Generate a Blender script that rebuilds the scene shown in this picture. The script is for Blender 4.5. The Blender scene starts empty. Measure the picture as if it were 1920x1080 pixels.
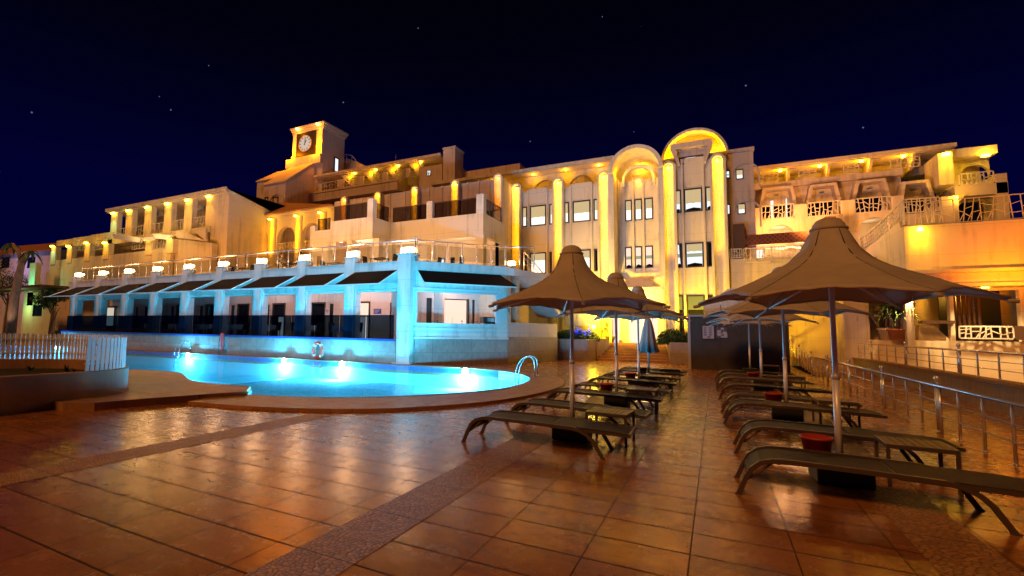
import bpy, bmesh, math, random
from mathutils import Vector, Matrix
random.seed(7)
R = math.radians
PI = math.pi
scn = bpy.context.scene
COL = scn.collection

# ------------------------------------------------------------------ survey
# a small survey of the photograph: the three vanishing directions give the
# lens, and W / WX / WG / WP measure where a sight line meets a known plane
PX, PY, H = 835.0, 545.0, 1.6
_v1 = (1342.0, 627.0); _v2 = (-890.0, 594.5)
F = math.sqrt(-((_v1[0]-PX)*(_v2[0]-PX)+(_v1[1]-PY)*(_v2[1]-PY)))
_d1 = Vector((_v1[0]-PX, _v1[1]-PY, F)).normalized()
_d2 = -Vector((_v2[0]-PX, _v2[1]-PY, F)).normalized()
_up = _d1.cross(_d2)
if _up.y > 0: _up = -_up
def _ray(x, y):
    c = Vector((x-PX, y-PY, F))
    return Vector((_d2.dot(c), _d1.dot(c), _up.dot(c)))
EYE = Vector((0, 0, H))
def W(x, y, Y):
    r = _ray(x, y); return EYE + r*(Y/r.y)
def WX(x, y, X):
    r = _ray(x, y); return EYE + r*(X/r.x)
def WG(x, y, z=0.0):
    r = _ray(x, y); return EYE + r*((z-H)/r.z)
def WP(x, y, a, b):
    n = Vector((b[1]-a[1], -(b[0]-a[0]), 0)); r = _ray(x, y)
    return EYE + r*((Vector((a[0], a[1], 0))-Vector((0, 0, 0))).dot(n)/r.dot(n))

# ------------------------------------------------------------------ tagging
def tag(o, label=None, cat=None, group=None, kind=None):
    if label: o['label'] = label
    if cat: o['category'] = cat
    if group: o['group'] = group
    if kind: o['kind'] = kind
    return o
def empty(name, loc=(0, 0, 0), rz=0.0, label=None, cat=None, group=None):
    o = bpy.data.objects.new(name, None); COL.objects.link(o)
    o.location = loc; o.rotation_euler = (0, 0, rz); o.empty_display_size = .2
    return tag(o, label, cat, group)
def copy_tree(o, parent=None):
    c = o.copy(); COL.objects.link(c); c.parent = parent
    for ch in list(o.children): copy_tree(ch, c)
    return c

# ------------------------------------------------------------------ mesh builder
class MB:
    def __init__(s): s.b = bmesh.new()
    def v(s, p): return s.b.verts.new(p)
    def face(s, pts):
        vs = [s.b.verts.new(p) for p in pts]
        try: return s.b.faces.new(vs)
        except ValueError: return None
    def box(s, x0, x1, y0, y1, z0, z1, m=None):
        P = [Vector(p) for p in ((x0,y0,z0),(x1,y0,z0),(x1,y1,z0),(x0,y1,z0),(x0,y0,z1),(x1,y0,z1),(x1,y1,z1),(x0,y1,z1))]
        if m is not None: P = [m @ p for p in P]
        vs = [s.b.verts.new(p) for p in P]
        for f in ((0,3,2,1),(4,5,6,7),(0,1,5,4),(1,2,6,5),(2,3,7,6),(3,0,4,7)):
            s.b.faces.new([vs[i] for i in f])
        return s
    def prism(s, pts, vec):
        pts = [Vector(p) for p in pts]; vec = Vector(vec); n = len(pts)
        a = [s.b.verts.new(p) for p in pts]; b = [s.b.verts.new(p+vec) for p in pts]
        s.b.faces.new(a[::-1]); s.b.faces.new(b)
        for i in range(n):
            j = (i+1) % n; s.b.faces.new((a[i], a[j], b[j], b[i]))
        return s
    def tube(s, pts, r, n=8, cap=True, closed=False):
        pts = [Vector(p) for p in pts]; rings = []; m = len(pts); u = None
        for i, p in enumerate(pts):
            if closed: t = pts[(i+1) % m]-pts[i-1]
            else: t = pts[min(i+1, m-1)]-pts[max(i-1, 0)]
            if t.length < 1e-9: t = Vector((0, 0, 1))
            t.normalize()
            if u is None:
                u = t.cross(Vector((0, 0, 1)))
                if u.length < 1e-3: u = t.cross(Vector((1, 0, 0)))
            else:
                u = u - t*u.dot(t)
                if u.length < 1e-6: u = t.cross(Vector((1, 0, 0)))
            u.normalize(); w = t.cross(u)
            rr = r[i] if isinstance(r, (list, tuple)) else r
            rings.append([s.b.verts.new(p+(u*math.cos(2*PI*k/n)+w*math.sin(2*PI*k/n))*rr) for k in range(n)])
        for i in range(m if closed else m-1):
            A, B = rings[i], rings[(i+1) % m]
            for k in range(n):
                f = s.b.faces.new((A[k], A[(k+1) % n], B[(k+1) % n], B[k])); f.smooth = True
        if cap and not closed:
            s.b.faces.new(rings[0][::-1]); s.b.faces.new(rings[-1])
        return s
    def bar(s, a, b, w, h):
        """square bar from a to b, w wide (level), h high"""
        a = Vector(a); b = Vector(b); t = (b-a).normalized()
        u = t.cross(Vector((0, 0, 1)))
        if u.length < 1e-3: u = Vector((1, 0, 0))
        u.normalize(); k = u.cross(t).normalized(); u = u*(w/2); k = k*(h/2)
        return s.prism([a-u-k, a+u-k, a+u+k, a-u+k], b-a)
    def lathe(s, prof, c=(0, 0, 0), n=20, cap=True):
        c = Vector(c); rings = []
        for r, z in prof:
            rings.append([s.b.verts.new(c+Vector((r*math.cos(2*PI*k/n), r*math.sin(2*PI*k/n), z))) for k in range(n)])
        for A, B in zip(rings, rings[1:]):
            for k in range(n):
                f = s.b.faces.new((A[k], A[(k+1) % n], B[(k+1) % n], B[k])); f.smooth = True
        if cap:
            s.b.faces.new(rings[0][::-1]); s.b.faces.new(rings[-1])
        return s
    def build(s, name, mat, parent=None, smooth=False, bevel=0.0, label=None, cat=None, group=None, kind=None, merge=False, fixn=True):
        if merge: bmesh.ops.remove_doubles(s.b, verts=s.b.verts, dist=1e-4)
        if fixn: bmesh.ops.recalc_face_normals(s.b, faces=s.b.faces)
        me = bpy.data.meshes.new(name); s.b.to_mesh(me); s.b.free()
        if smooth:
            for p in me.polygons: p.use_smooth = True
        for m in (mat if isinstance(mat, (list, tuple)) else [mat]): me.materials.append(m)
        o = bpy.data.objects.new(name, me); COL.objects.link(o)
        if parent is not None: o.parent = parent
        if bevel:
            bv = o.modifiers.new('bevel', 'BEVEL'); bv.width = bevel; bv.segments = 2; bv.limit_method = 'ANGLE'; bv.angle_limit = R(40)
        return tag(o, label, cat, group, kind)

def grid_wall(mb, x0, x1, z0, z1, y, th, holes, T=None):
    """wall in the XZ plane with rectangular openings (faces, reveals, back)"""
    T = T or (lambda p: p)
    xs = sorted({x0, x1, *[max(x0, min(x1, h[i])) for h in holes for i in (0, 1)]})
    zs = sorted({z0, z1, *[max(z0, min(z1, h[i])) for h in holes for i in (2, 3)]})
    def solid(i, j):
        if i < 0 or j < 0 or i >= len(xs)-1 or j >= len(zs)-1: return False
        cx = (xs[i]+xs[i+1])/2; cz = (zs[j]+zs[j+1])/2
        return not any(h[0] < cx < h[1] and h[2] < cz < h[3] for h in holes)
    for i in range(len(xs)-1):
        for j in range(len(zs)-1):
            if not solid(i, j): continue
            a, b, c, d = xs[i], xs[i+1], zs[j], zs[j+1]
            P = lambda x, yy, z: T(Vector((x, yy, z)))
            mb.face([P(a,y,c), P(b,y,c), P(b,y,d), P(a,y,d)])
            mb.face([P(b,y+th,c), P(a,y+th,c), P(a,y+th,d), P(b,y+th,d)])
            if not solid(i-1, j): mb.face([P(a,y,c), P(a,y,d), P(a,y+th,d), P(a,y+th,c)])
            if not solid(i+1, j): mb.face([P(b,y,c), P(b,y+th,c), P(b,y+th,d), P(b,y,d)])
            if not solid(i, j-1): mb.face([P(a,y,c), P(a,y+th,c), P(b,y+th,c), P(b,y,c)])
            if not solid(i, j+1): mb.face([P(a,y,d), P(b,y,d), P(b,y+th,d), P(a,y+th,d)])
def arch_wall(mb, x0, x1, z0, z1, y, th, arches, n=14):
    """arches: (xc, r, zspring, zbottom)"""
    holes = [(a[0]-a[1], a[0]+a[1], a[3], z1) for a in arches]
    grid_wall(mb, x0, x1, z0, z1, y, th, holes)
    for xc, r, zs, zb in arches:
        for k in range(n):
            t0 = PI-PI*k/n; t1 = PI-PI*(k+1)/n
            xa, xb = xc+r*math.cos(t0), xc+r*math.cos(t1); za, zb2 = zs+r*math.sin(t0), zs+r*math.sin(t1)
            mb.face([(xa,y,za), (xb,y,zb2), (xb,y,z1), (xa,y,z1)])
            mb.face([(xa,y+th,za), (xb,y+th,zb2), (xb,y+th,z1), (xa,y+th,z1)])
            mb.face([(xa,y,za), (xb,y,zb2), (xb,y+th,zb2), (xa,y+th,za)])
            mb.face([(xa,y,z1), (xb,y,z1), (xb,y+th,z1), (xa,y+th,z1)])
def arch_band(mb, xc, zs, r0, r1, y0, y1, zleg=None, n=18, a0=0.0, a1=PI):
    """half ring (r0 inner, r1 outer) from y0 to y1, with straight legs down to zleg"""
    pts = []
    for k in range(n+1):
        t = a0+(a1-a0)*k/n; pts.append((math.cos(t), math.sin(t)))
    o = [(xc+r1*c, zs+r1*s_) for c, s_ in pts]; i = [(xc+r0*c, zs+r0*s_) for c, s_ in pts]
    if zleg is not None:
        o = [(xc+r1, zleg)]+o+[(xc-r1, zleg)]; i = [(xc+r0, zleg)]+i+[(xc-r0, zleg)]
    for k in range(len(o)-1):
        (ax, az), (bx, bz), (cx, cz), (dx, dz) = o[k], o[k+1], i[k+1], i[k]
        mb.face([(ax,y0,az), (bx,y0,bz), (cx,y0,cz), (dx,y0,dz)])
        mb.face([(ax,y1,az), (bx,y1,bz), (cx,y1,cz), (dx,y1,dz)])
        mb.face([(ax,y0,az), (bx,y0,bz), (bx,y1,bz), (ax,y1,az)])
        mb.face([(dx,y0,dz), (cx,y0,cz), (cx,y1,cz), (dx,y1,dz)])
    for k in (0, -1):
        mb.face([(o[k][0],y0,o[k][1]), (i[k][0],y0,i[k][1]), (i[k][0],y1,i[k][1]), (o[k][0],y1,o[k][1])])

# ------------------------------------------------------------------ materials
def new_mat(name):
    m = bpy.data.materials.new(name); m.use_nodes = True
    nt = m.node_tree; return m, nt, nt.nodes, nt.links, nt.nodes['Principled BSDF']
def simple(name, col, rough=.6, metal=0.0, spec=.5, bump=0.0, scale=40.0, vary=0.0, vscale=3.0, stretch=(1, 1, 1)):
    m, nt, N, L, P = new_mat(name)
    P.inputs['Base Color'].default_value = (*col, 1); P.inputs['Roughness'].default_value = rough
    P.inputs['Metallic'].default_value = metal; P.inputs['Specular IOR Level'].default_value = spec
    if bump or vary:
        g = N.new('ShaderNodeNewGeometry'); mp = N.new('ShaderNodeMapping'); mp.inputs['Scale'].default_value = stretch
        L.new(g.outputs['Position'], mp.inputs['Vector'])
    if vary:
        n = N.new('ShaderNodeTexNoise'); n.inputs['Scale'].default_value = vscale; n.inputs['Detail'].default_value = 6; n.inputs['Roughness'].default_value = .65
        L.new(mp.outputs[0], n.inputs['Vector'])
        r = N.new('ShaderNodeValToRGB'); r.color_ramp.elements[0].position = .3; r.color_ramp.elements[1].position = .72
        a = [max(0, c*(1-vary)) for c in col]; b = [min(1, c*(1+vary*.5)) for c in col]
        r.color_ramp.elements[0].color = (*a, 1); r.color_ramp.elements[1].color = (*b, 1)
        L.new(n.outputs['Fac'], r.inputs['Fac']); L.new(r.outputs['Color'], P.inputs['Base Color'])
    if bump:
        n2 = N.new('ShaderNodeTexNoise'); n2.inputs['Scale'].default_value = scale; n2.inputs['Detail'].default_value = 4
        L.new(mp.outputs[0], n2.inputs['Vector'])
        b_ = N.new('ShaderNodeBump'); b_.inputs['Strength'].default_value = bump; b_.inputs['Distance'].default_value = .02
        L.new(n2.outputs['Fac'], b_.inputs['Height']); L.new(b_.outputs[0], P.inputs['Normal'])
    return m
def emis(name, col, strength):
    m, nt, N, L, P = new_mat(name)
    P.inputs['Base Color'].default_value = (.02, .02, .02, 1)
    P.inputs['Emission Color'].default_value = (*col, 1); P.inputs['Emission Strength'].default_value = strength
    return m
def glass(name, tint, alpha=.85, rough=.02):
    """thin pane: tinted see-through plus a fresnel reflection"""
    m, nt, N, L, P = new_mat(name); N.remove(P)
    out = [n for n in N if n.type == 'OUTPUT_MATERIAL'][0]
    t = N.new('ShaderNodeBsdfTransparent'); t.inputs[0].default_value = (*tint, 1)
    g = N.new('ShaderNodeBsdfGlossy'); g.inputs['Roughness'].default_value = rough
    f = N.new('ShaderNodeFresnel'); f.inputs['IOR'].default_value = 1.5
    ge = N.new('ShaderNodeNewGeometry'); iv = N.new('ShaderNodeMath'); iv.operation = 'SUBTRACT'; iv.inputs[0].default_value = 1; L.new(ge.outputs['Backfacing'], iv.inputs[1])
    mu = N.new('ShaderNodeMath'); mu.operation = 'MULTIPLY'; L.new(f.outputs[0], mu.inputs[0]); L.new(iv.outputs[0], mu.inputs[1])
    mx = N.new('ShaderNodeMixShader'); L.new(mu.outputs[0], mx.inputs[0]); L.new(t.outputs[0], mx.inputs[1]); L.new(g.outputs[0], mx.inputs[2]); L.new(mx.outputs[0], out.inputs[0])
    return m

def mat_stucco(name, col, streak=.26):
    """painted render: faint mottling, rain streaks, board joints, fine grain"""
    m, nt, N, L, P = new_mat(name); P.inputs['Roughness'].default_value = .75; P.inputs['Specular IOR Level'].default_value = .25
    g = N.new('ShaderNodeNewGeometry')
    n = N.new('ShaderNodeTexNoise'); n.inputs['Scale'].default_value = .7; n.inputs['Detail'].default_value = 8; n.inputs['Roughness'].default_value = .6
    L.new(g.outputs['Position'], n.inputs['Vector'])
    mp = N.new('ShaderNodeMapping'); mp.inputs['Scale'].default_value = (3.5, 3.5, .22); L.new(g.outputs['Position'], mp.inputs['Vector'])
    n2 = N.new('ShaderNodeTexNoise'); n2.inputs['Scale'].default_value = 1.3; n2.inputs['Detail'].default_value = 5; L.new(mp.outputs[0], n2.inputs['Vector'])
    ad = N.new('ShaderNodeMath'); ad.operation = 'ADD'; L.new(n.outputs['Fac'], ad.inputs[0]); L.new(n2.outputs['Fac'], ad.inputs[1])
    r = N.new('ShaderNodeValToRGB'); r.color_ramp.elements[0].position = .72; r.color_ramp.elements[1].position = 1.15
    r.color_ramp.elements[0].color = (*[c*(1-streak) for c in col], 1); r.color_ramp.elements[1].color = (*[min(1, c*1.04) for c in col], 1)
    L.new(ad.outputs[0], r.inputs['Fac'])
    sz = N.new('ShaderNodeSeparateXYZ'); L.new(g.outputs['Position'], sz.inputs[0]); jm, _ = line_mask(nt, sz.outputs[2], 1.18, .35, .018)
    jx = N.new('ShaderNodeMix'); jx.data_type = 'RGBA'; jf = N.new('ShaderNodeMath'); jf.operation = 'MULTIPLY'; L.new(jm, jf.inputs[0]); jf.inputs[1].default_value = .35
    L.new(jf.outputs[0], jx.inputs['Factor']); L.new(r.outputs['Color'], jx.inputs['A']); jx.inputs['B'].default_value = (*[c*.35 for c in col], 1); L.new(jx.outputs['Result'], P.inputs['Base Color'])
    n3 = N.new('ShaderNodeTexNoise'); n3.inputs['Scale'].default_value = 30; n3.inputs['Detail'].default_value = 3; L.new(g.outputs['Position'], n3.inputs['Vector'])
    b = N.new('ShaderNodeBump'); b.inputs['Strength'].default_value = .15; b.inputs['Distance'].default_value = .02
    L.new(n3.outputs['Fac'], b.inputs['Height']); L.new(b.outputs[0], P.inputs['Normal'])
    return m

def line_mask(nt, sock, period, offset, width):
    N, L = nt.nodes, nt.links
    a = N.new('ShaderNodeMath'); a.operation = 'SUBTRACT'; L.new(sock, a.inputs[0]); a.inputs[1].default_value = offset
    p = N.new('ShaderNodeMath'); p.operation = 'PINGPONG'; L.new(a.outputs[0], p.inputs[0]); p.inputs[1].default_value = period/2
    c = N.new('ShaderNodeMath'); c.operation = 'LESS_THAN'; L.new(p.outputs[0], c.inputs[0]); c.inputs[1].default_value = width/2
    d = N.new('ShaderNodeMath'); d.operation = 'DIVIDE'; L.new(a.outputs[0], d.inputs[0]); d.inputs[1].default_value = period
    fl = N.new('ShaderNodeMath'); fl.operation = 'FLOOR'; L.new(d.outputs[0], fl.inputs[0])
    return c.outputs[0], fl.outputs[0]
def mat_tiles(name, col, axes, periods, offs, gw=.008, grout=.35, rough=(.2, .42), vary=.25, streaks=True, spec=.5, ms=1.0, gw2=None, stains_sheen=False):
    """rectangular tiles: grout lines, tone per tile, cloudy wear, uneven gloss"""
    m, nt, N, L, P = new_mat(name); P.inputs['Specular IOR Level'].default_value = spec
    if stains_sheen: P.inputs['Specular Tint'].default_value = (1, .70, .40, 1)      # golden tone of the reflections put into the deck material
    g = N.new('ShaderNodeNewGeometry'); s = N.new('ShaderNodeSeparateXYZ'); L.new(g.outputs['Position'], s.inputs[0])
    m0, c0 = line_mask(nt, s.outputs[axes[0]], periods[0], offs[0], gw); m1, c1 = line_mask(nt, s.outputs[axes[1]], periods[1], offs[1], gw2 or gw)
    mx = N.new('ShaderNodeMath'); mx.operation = 'MAXIMUM'; L.new(m0, mx.inputs[0]); L.new(m1, mx.inputs[1])
    cb = N.new('ShaderNodeCombineXYZ'); L.new(c0, cb.inputs[0]); L.new(c1, cb.inputs[1])
    wn = N.new('ShaderNodeTexWhiteNoise'); wn.noise_dimensions = '3D'; L.new(cb.outputs[0], wn.inputs['Vector'])
    off = N.new('ShaderNodeVectorMath'); off.operation = 'MULTIPLY_ADD'; L.new(wn.outputs['Color'], off.inputs[0]); off.inputs[1].default_value = (9, 9, 9); L.new(g.outputs['Position'], off.inputs[2])
    mp = N.new('ShaderNodeMapping'); mp.inputs['Scale'].default_value = (1.6*ms, 4.5*ms, 1.6*ms); L.new(off.outputs[0], mp.inputs['Vector'])
    n = N.new('ShaderNodeTexNoise'); n.inputs['Scale'].default_value = 1.6; n.inputs['Detail'].default_value = 9; n.inputs['Roughness'].default_value = .68; n.inputs['Distortion'].default_value = .6
    L.new(mp.outputs[0], n.inputs['Vector'])
    r = N.new('ShaderNodeValToRGB'); r.color_ramp.elements[0].position = .3; r.color_ramp.elements[1].position = .7
    r.color_ramp.elements[0].color = (*[c*(1-vary) for c in col], 1); r.color_ramp.elements[1].color = (*[min(1, c*(1+vary)) for c in col], 1)
    L.new(n.outputs['Fac'], r.inputs['Fac'])
    tv = N.new('ShaderNodeMapRange'); tv.inputs['To Min'].default_value = .82; tv.inputs['To Max'].default_value = 1.1; L.new(wn.outputs['Value'], tv.inputs['Value'])
    ml = N.new('ShaderNodeMix'); ml.data_type = 'RGBA'; ml.blend_type = 'MULTIPLY'; ml.inputs['Factor'].default_value = 1.0
    L.new(r.outputs['Color'], ml.inputs['A']); L.new(tv.outputs[0], ml.inputs['B'])
    gm = N.new('ShaderNodeMix'); gm.data_type = 'RGBA'; L.new(mx.outputs[0], gm.inputs['Factor']); L.new(ml.outputs['Result'], gm.inputs['A']); gm.inputs['B'].default_value = (*[c*grout for c in col], 1)
    L.new(gm.outputs['Result'], P.inputs['Base Color'])
    n2 = N.new('ShaderNodeTexNoise'); n2.inputs['Scale'].default_value = 5.0; n2.inputs['Detail'].default_value = 8; n2.inputs['Roughness'].default_value = .7; L.new(off.outputs[0], n2.inputs['Vector'])
    rr = N.new('ShaderNodeMapRange'); rr.inputs['From Min'].default_value = .3; rr.inputs['From Max'].default_value = .7; rr.inputs['To Min'].default_value = rough[0]; rr.inputs['To Max'].default_value = rough[1]
    L.new(n2.outputs['Fac'], rr.inputs['Value'])
    ra = N.new('ShaderNodeMath'); ra.operation = 'MAXIMUM'; L.new(rr.outputs[0], ra.inputs[0])
    gr = N.new('ShaderNodeMath'); gr.operation = 'MULTIPLY'; L.new(mx.outputs[0], gr.inputs[0]); gr.inputs[1].default_value = .8; L.new(gr.outputs[0], ra.inputs[1])
    L.new(ra.outputs[0], P.inputs['Roughness'])
    if stains_sheen:                                            # old spills and scuffs, each with its own outline
        ms_ = N.new('ShaderNodeMapping'); ms_.inputs['Scale'].default_value = (.55, 1.1, 1); ms_.inputs['Location'].default_value = (3.1, 1.7, 0); L.new(g.outputs['Position'], ms_.inputs['Vector'])
        s1 = N.new('ShaderNodeTexNoise'); s1.inputs['Scale'].default_value = 1.0; s1.inputs['Detail'].default_value = 10; s1.inputs['Roughness'].default_value = .72; L.new(ms_.outputs[0], s1.inputs['Vector'])
        s2 = N.new('ShaderNodeMapRange'); s2.inputs['From Min'].default_value = .53; s2.inputs['From Max'].default_value = .68; s2.inputs['To Min'].default_value = 1; s2.inputs['To Max'].default_value = .42; L.new(s1.outputs['Fac'], s2.inputs['Value'])
        s3 = N.new('ShaderNodeTexNoise'); s3.inputs['Scale'].default_value = 14; s3.inputs['Detail'].default_value = 6; s3.inputs['Roughness'].default_value = .75; L.new(off.outputs[0], s3.inputs['Vector'])
        s4 = N.new('ShaderNodeMapRange'); s4.inputs['From Min'].default_value = .56; s4.inputs['From Max'].default_value = .66; s4.inputs['To Min'].default_value = 1; s4.inputs['To Max'].default_value = .6; L.new(s3.outputs['Fac'], s4.inputs['Value'])
        s5 = N.new('ShaderNodeMath'); s5.operation = 'MULTIPLY'; L.new(s2.outputs[0], s5.inputs[0]); L.new(s4.outputs[0], s5.inputs[1])
        sm = N.new('ShaderNodeMix'); sm.data_type = 'RGBA'; sm.blend_type = 'MULTIPLY'; sm.inputs['Factor'].default_value = 1; L.new(gm.outputs['Result'], sm.inputs['A']); L.new(s5.outputs[0], sm.inputs['B']); L.new(sm.outputs['Result'], P.inputs['Base Color'])
    h = N.new('ShaderNodeMath'); h.operation = 'MULTIPLY_ADD'; L.new(mx.outputs[0], h.inputs[0]); h.inputs[1].default_value = -1.2
    n3 = N.new('ShaderNodeMath'); n3.operation = 'MULTIPLY'; L.new(n2.outputs['Fac'], n3.inputs[0]); n3.inputs[1].default_value = .16; L.new(n3.outputs[0], h.inputs[2])
    b = N.new('ShaderNodeBump'); b.inputs['Strength'].default_value = .11; b.inputs['Distance'].default_value = .006
    L.new(h.outputs[0], b.inputs['Height']); L.new(b.outputs[0], P.inputs['Normal'])
    return m
def mat_pebbles(name, col):
    m, nt, N, L, P = new_mat(name)
    g = N.new('ShaderNodeNewGeometry'); mp = N.new('ShaderNodeMapping'); mp.inputs['Scale'].default_value = (19, 30, 19); mp.inputs['Rotation'].default_value = (0, 0, .35)
    n0 = N.new('ShaderNodeTexNoise'); n0.inputs['Scale'].default_value = 2.2; L.new(g.outputs['Position'], n0.inputs['Vector'])
    ad = N.new('ShaderNodeVectorMath'); ad.operation = 'MULTIPLY_ADD'; L.new(n0.outputs['Color'], ad.inputs[0]); ad.inputs[1].default_value = (.16, .16, 0); L.new(g.outputs['Position'], ad.inputs[2])
    L.new(ad.outputs[0], mp.inputs['Vector'])
    v = N.new('ShaderNodeTexVoronoi'); v.voronoi_dimensions = '2D'; v.inputs['Scale'].default_value = 1.0; v.inputs['Randomness'].default_value = .85; L.new(mp.outputs[0], v.inputs['Vector'])
    e = N.new('ShaderNodeTexVoronoi'); e.voronoi_dimensions = '2D'; e.feature = 'DISTANCE_TO_EDGE'; e.inputs['Scale'].default_value = 1.0; e.inputs['Randomness'].default_value = .85; L.new(mp.outputs[0], e.inputs['Vector'])
    r = N.new('ShaderNodeValToRGB'); r.color_ramp.elements[0].position = .03; r.color_ramp.elements[1].position = .2
    r.color_ramp.elements[0].color = (*[c*.42 for c in col], 1); r.color_ramp.elements[1].color = (*col, 1); L.new(e.outputs['Distance'], r.inputs['Fac'])
    bw = N.new('ShaderNodeRGBToBW'); L.new(v.outputs['Color'], bw.inputs[0])
    mr = N.new('ShaderNodeMapRange'); mr.inputs['To Min'].default_value = .6; mr.inputs['To Max'].default_value = 1.25; L.new(bw.outputs[0], mr.inputs['Value'])
    ml = N.new('ShaderNodeMix'); ml.data_type = 'RGBA'; ml.blend_type = 'MULTIPLY'; ml.inputs['Factor'].default_value = 1; L.new(r.outputs['Color'], ml.inputs['A']); L.new(mr.outputs[0], ml.inputs['B'])
    s = N.new('ShaderNodeSeparateXYZ'); L.new(g.outputs['Position'], s.inputs[0])
    jm, _ = line_mask(nt, s.outputs[1], .9, .12, .014)
    gm = N.new('ShaderNodeMix'); gm.data_type = 'RGBA'; L.new(jm, gm.inputs['Factor']); L.new(ml.outputs['Result'], gm.inputs['A']); gm.inputs['B'].default_value = (*[c*.15 for c in col], 1)
    L.new(gm.outputs['Result'], P.inputs['Base Color']); P.inputs['Roughness'].default_value = .36; P.inputs['Specular IOR Level'].default_value = .35
    sq = N.new('ShaderNodeMath'); sq.operation = 'MINIMUM'; L.new(e.outputs['Distance'], sq.inputs[0]); sq.inputs[1].default_value = .3
    pw = N.new('ShaderNodeMath'); pw.operation = 'POWER'; L.new(sq.outputs[0], pw.inputs[0]); pw.inputs[1].default_value = .55
    b = N.new('ShaderNodeBump'); b.inputs['Strength'].default_value = 1.0; b.inputs['Distance'].default_value = .02; L.new(pw.outputs[0], b.inputs['Height']); L.new(b.outputs[0], P.inputs['Normal'])
    return m
def mat_water():
    m, nt, N, L, P = new_mat('pool_water'); N.remove(P)
    out = [n for n in N if n.type == 'OUTPUT_MATERIAL'][0]
    t = N.new('ShaderNodeBsdfTransparent'); t.inputs[0].default_value = (.62, .95, 1, 1)
    g = N.new('ShaderNodeBsdfGlossy'); g.inputs['Roughness'].default_value = .05
    n = N.new('ShaderNodeTexNoise'); n.inputs['Scale'].default_value = 1.1; n.inputs['Detail'].default_value = 3
    ge = N.new('ShaderNodeNewGeometry'); L.new(ge.outputs['Position'], n.inputs['Vector'])
    b = N.new('ShaderNodeBump'); b.inputs['Strength'].default_value = .2; b.inputs['Distance'].default_value = .08; L.new(n.outputs['Fac'], b.inputs['Height']); L.new(b.outputs[0], g.inputs['Normal'])
    f = N.new('ShaderNodeFresnel'); f.inputs['IOR'].default_value = 1.33; L.new(b.outputs[0], f.inputs['Normal'])
    mu = N.new('ShaderNodeMath'); mu.operation = 'MULTIPLY'; L.new(f.outputs[0], mu.inputs[0]); mr = N.new('ShaderNodeMapRange'); L.new(ge.outputs['Backfacing'], mr.inputs['Value']); mr.inputs['To Min'].default_value = .55; mr.inputs['To Max'].default_value = .9; L.new(mr.outputs[0], mu.inputs[1])
    mx = N.new('ShaderNodeMixShader'); L.new(mu.outputs[0], mx.inputs[0]); L.new(t.outputs[0], mx.inputs[1]); L.new(g.outputs[0], mx.inputs[2]); L.new(mx.outputs[0], out.inputs[0])
    return m
def mat_lattice_wood(name, col):
    """diagonal trellis relief"""
    m, nt, N, L, P = new_mat(name); P.inputs['Roughness'].default_value = .55
    g = N.new('ShaderNodeNewGeometry'); s = N.new('ShaderNodeSeparateXYZ'); L.new(g.outputs['Position'], s.inputs[0])
    a = N.new('ShaderNodeMath'); a.operation = 'ADD'; L.new(s.outputs[0], a.inputs[0]); L.new(s.outputs[2], a.inputs[1])
    d = N.new('ShaderNodeMath'); d.operation = 'SUBTRACT'; L.new(s.outputs[0], d.inputs[0]); L.new(s.outputs[2], d.inputs[1])
    m0, _ = line_mask(nt, a.outputs[0], .24, 0, .07); m1, _ = line_mask(nt, d.outputs[0], .24, 0, .07)
    mx = N.new('ShaderNodeMath'); mx.operation = 'MAXIMUM'; L.new(m0, mx.inputs[0]); L.new(m1, mx.inputs[1])
    c = N.new('ShaderNodeMix'); c.data_type = 'RGBA'; L.new(mx.outputs[0], c.inputs['Factor']); c.inputs['A'].default_value = (*[k*.45 for k in col], 1); c.inputs['B'].default_value = (*col, 1)
    L.new(c.outputs['Result'], P.inputs['Base Color'])
    b = N.new('ShaderNodeBump'); b.inputs['Distance'].default_value = .03; L.new(mx.outputs[0], b.inputs['Height']); L.new(b.outputs[0], P.inputs['Normal'])
    return m
def mat_leaf(name, a, b):
    m, nt, N, L, P = new_mat(name); P.inputs['Roughness'].default_value = .5
    o = N.new('ShaderNodeNewGeometry'); r = N.new('ShaderNodeValToRGB'); r.color_ramp.elements[0].color = (*a, 1); r.color_ramp.elements[1].color = (*b, 1)
    L.new(o.outputs['Random Per Island'], r.inputs['Fac']); L.new(r.outputs['Color'], P.inputs['Base Color'])
    return m

M = {}
M['stucco'] = mat_stucco('painted_render', (.72, .66, .57))
M['stucco_warm'] = mat_stucco('cream_render', (.72, .60, .44))
M['stucco_pink'] = mat_stucco('sand_render', (.66, .54, .46), .3)
M['ceiling'] = simple('white_ceiling', (.8, .78, .75), .8)
M['deck'] = mat_tiles('deck_tiles', (.40, .150, .030), (0, 1), (.68, .45), (-.205, .12), gw=.010, gw2=.020, rough=(.18, .32), grout=.12, spec=.8, stains_sheen=True)
M['coping'] = mat_tiles('coping_stone', (.42, .215, .085), (0, 1), (.9, .9), (.1, .3), gw=.008, rough=(.35, .6), vary=.15)
M['pebble'] = mat_pebbles('pebble_inlay', (.62, .30, .10))
M['stone'] = mat_tiles('stone_cladding', (.36, .30, .24), (0, 2), (1.3, .62), (.2, -.05), gw=.012, rough=(.35, .6), vary=.22, grout=.5)
M['stone_side'] = mat_tiles('stone_cladding_side', (.36, .30, .24), (1, 2), (1.3, .62), (.2, -.05), gw=.012, rough=(.35, .6), vary=.22, grout=.5)
M['planter'] = simple('planter_render', (.38, .20, .09), .55, vary=.35, vscale=1.8, bump=.25, stretch=(1, 1, .5))
M['basin'] = mat_tiles('pool_mosaic', (.52, .84, .88), (0, 1), (.12, .12), (0, 0), gw=.006, grout=.85, rough=(.8, .9), vary=.04, ms=.5, spec=.05)
M['step_shade'] = simple('step_shade_blue', (.02, .09, .30), .4)  # shade at the pool floor step, put into a dark blue colour
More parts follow.
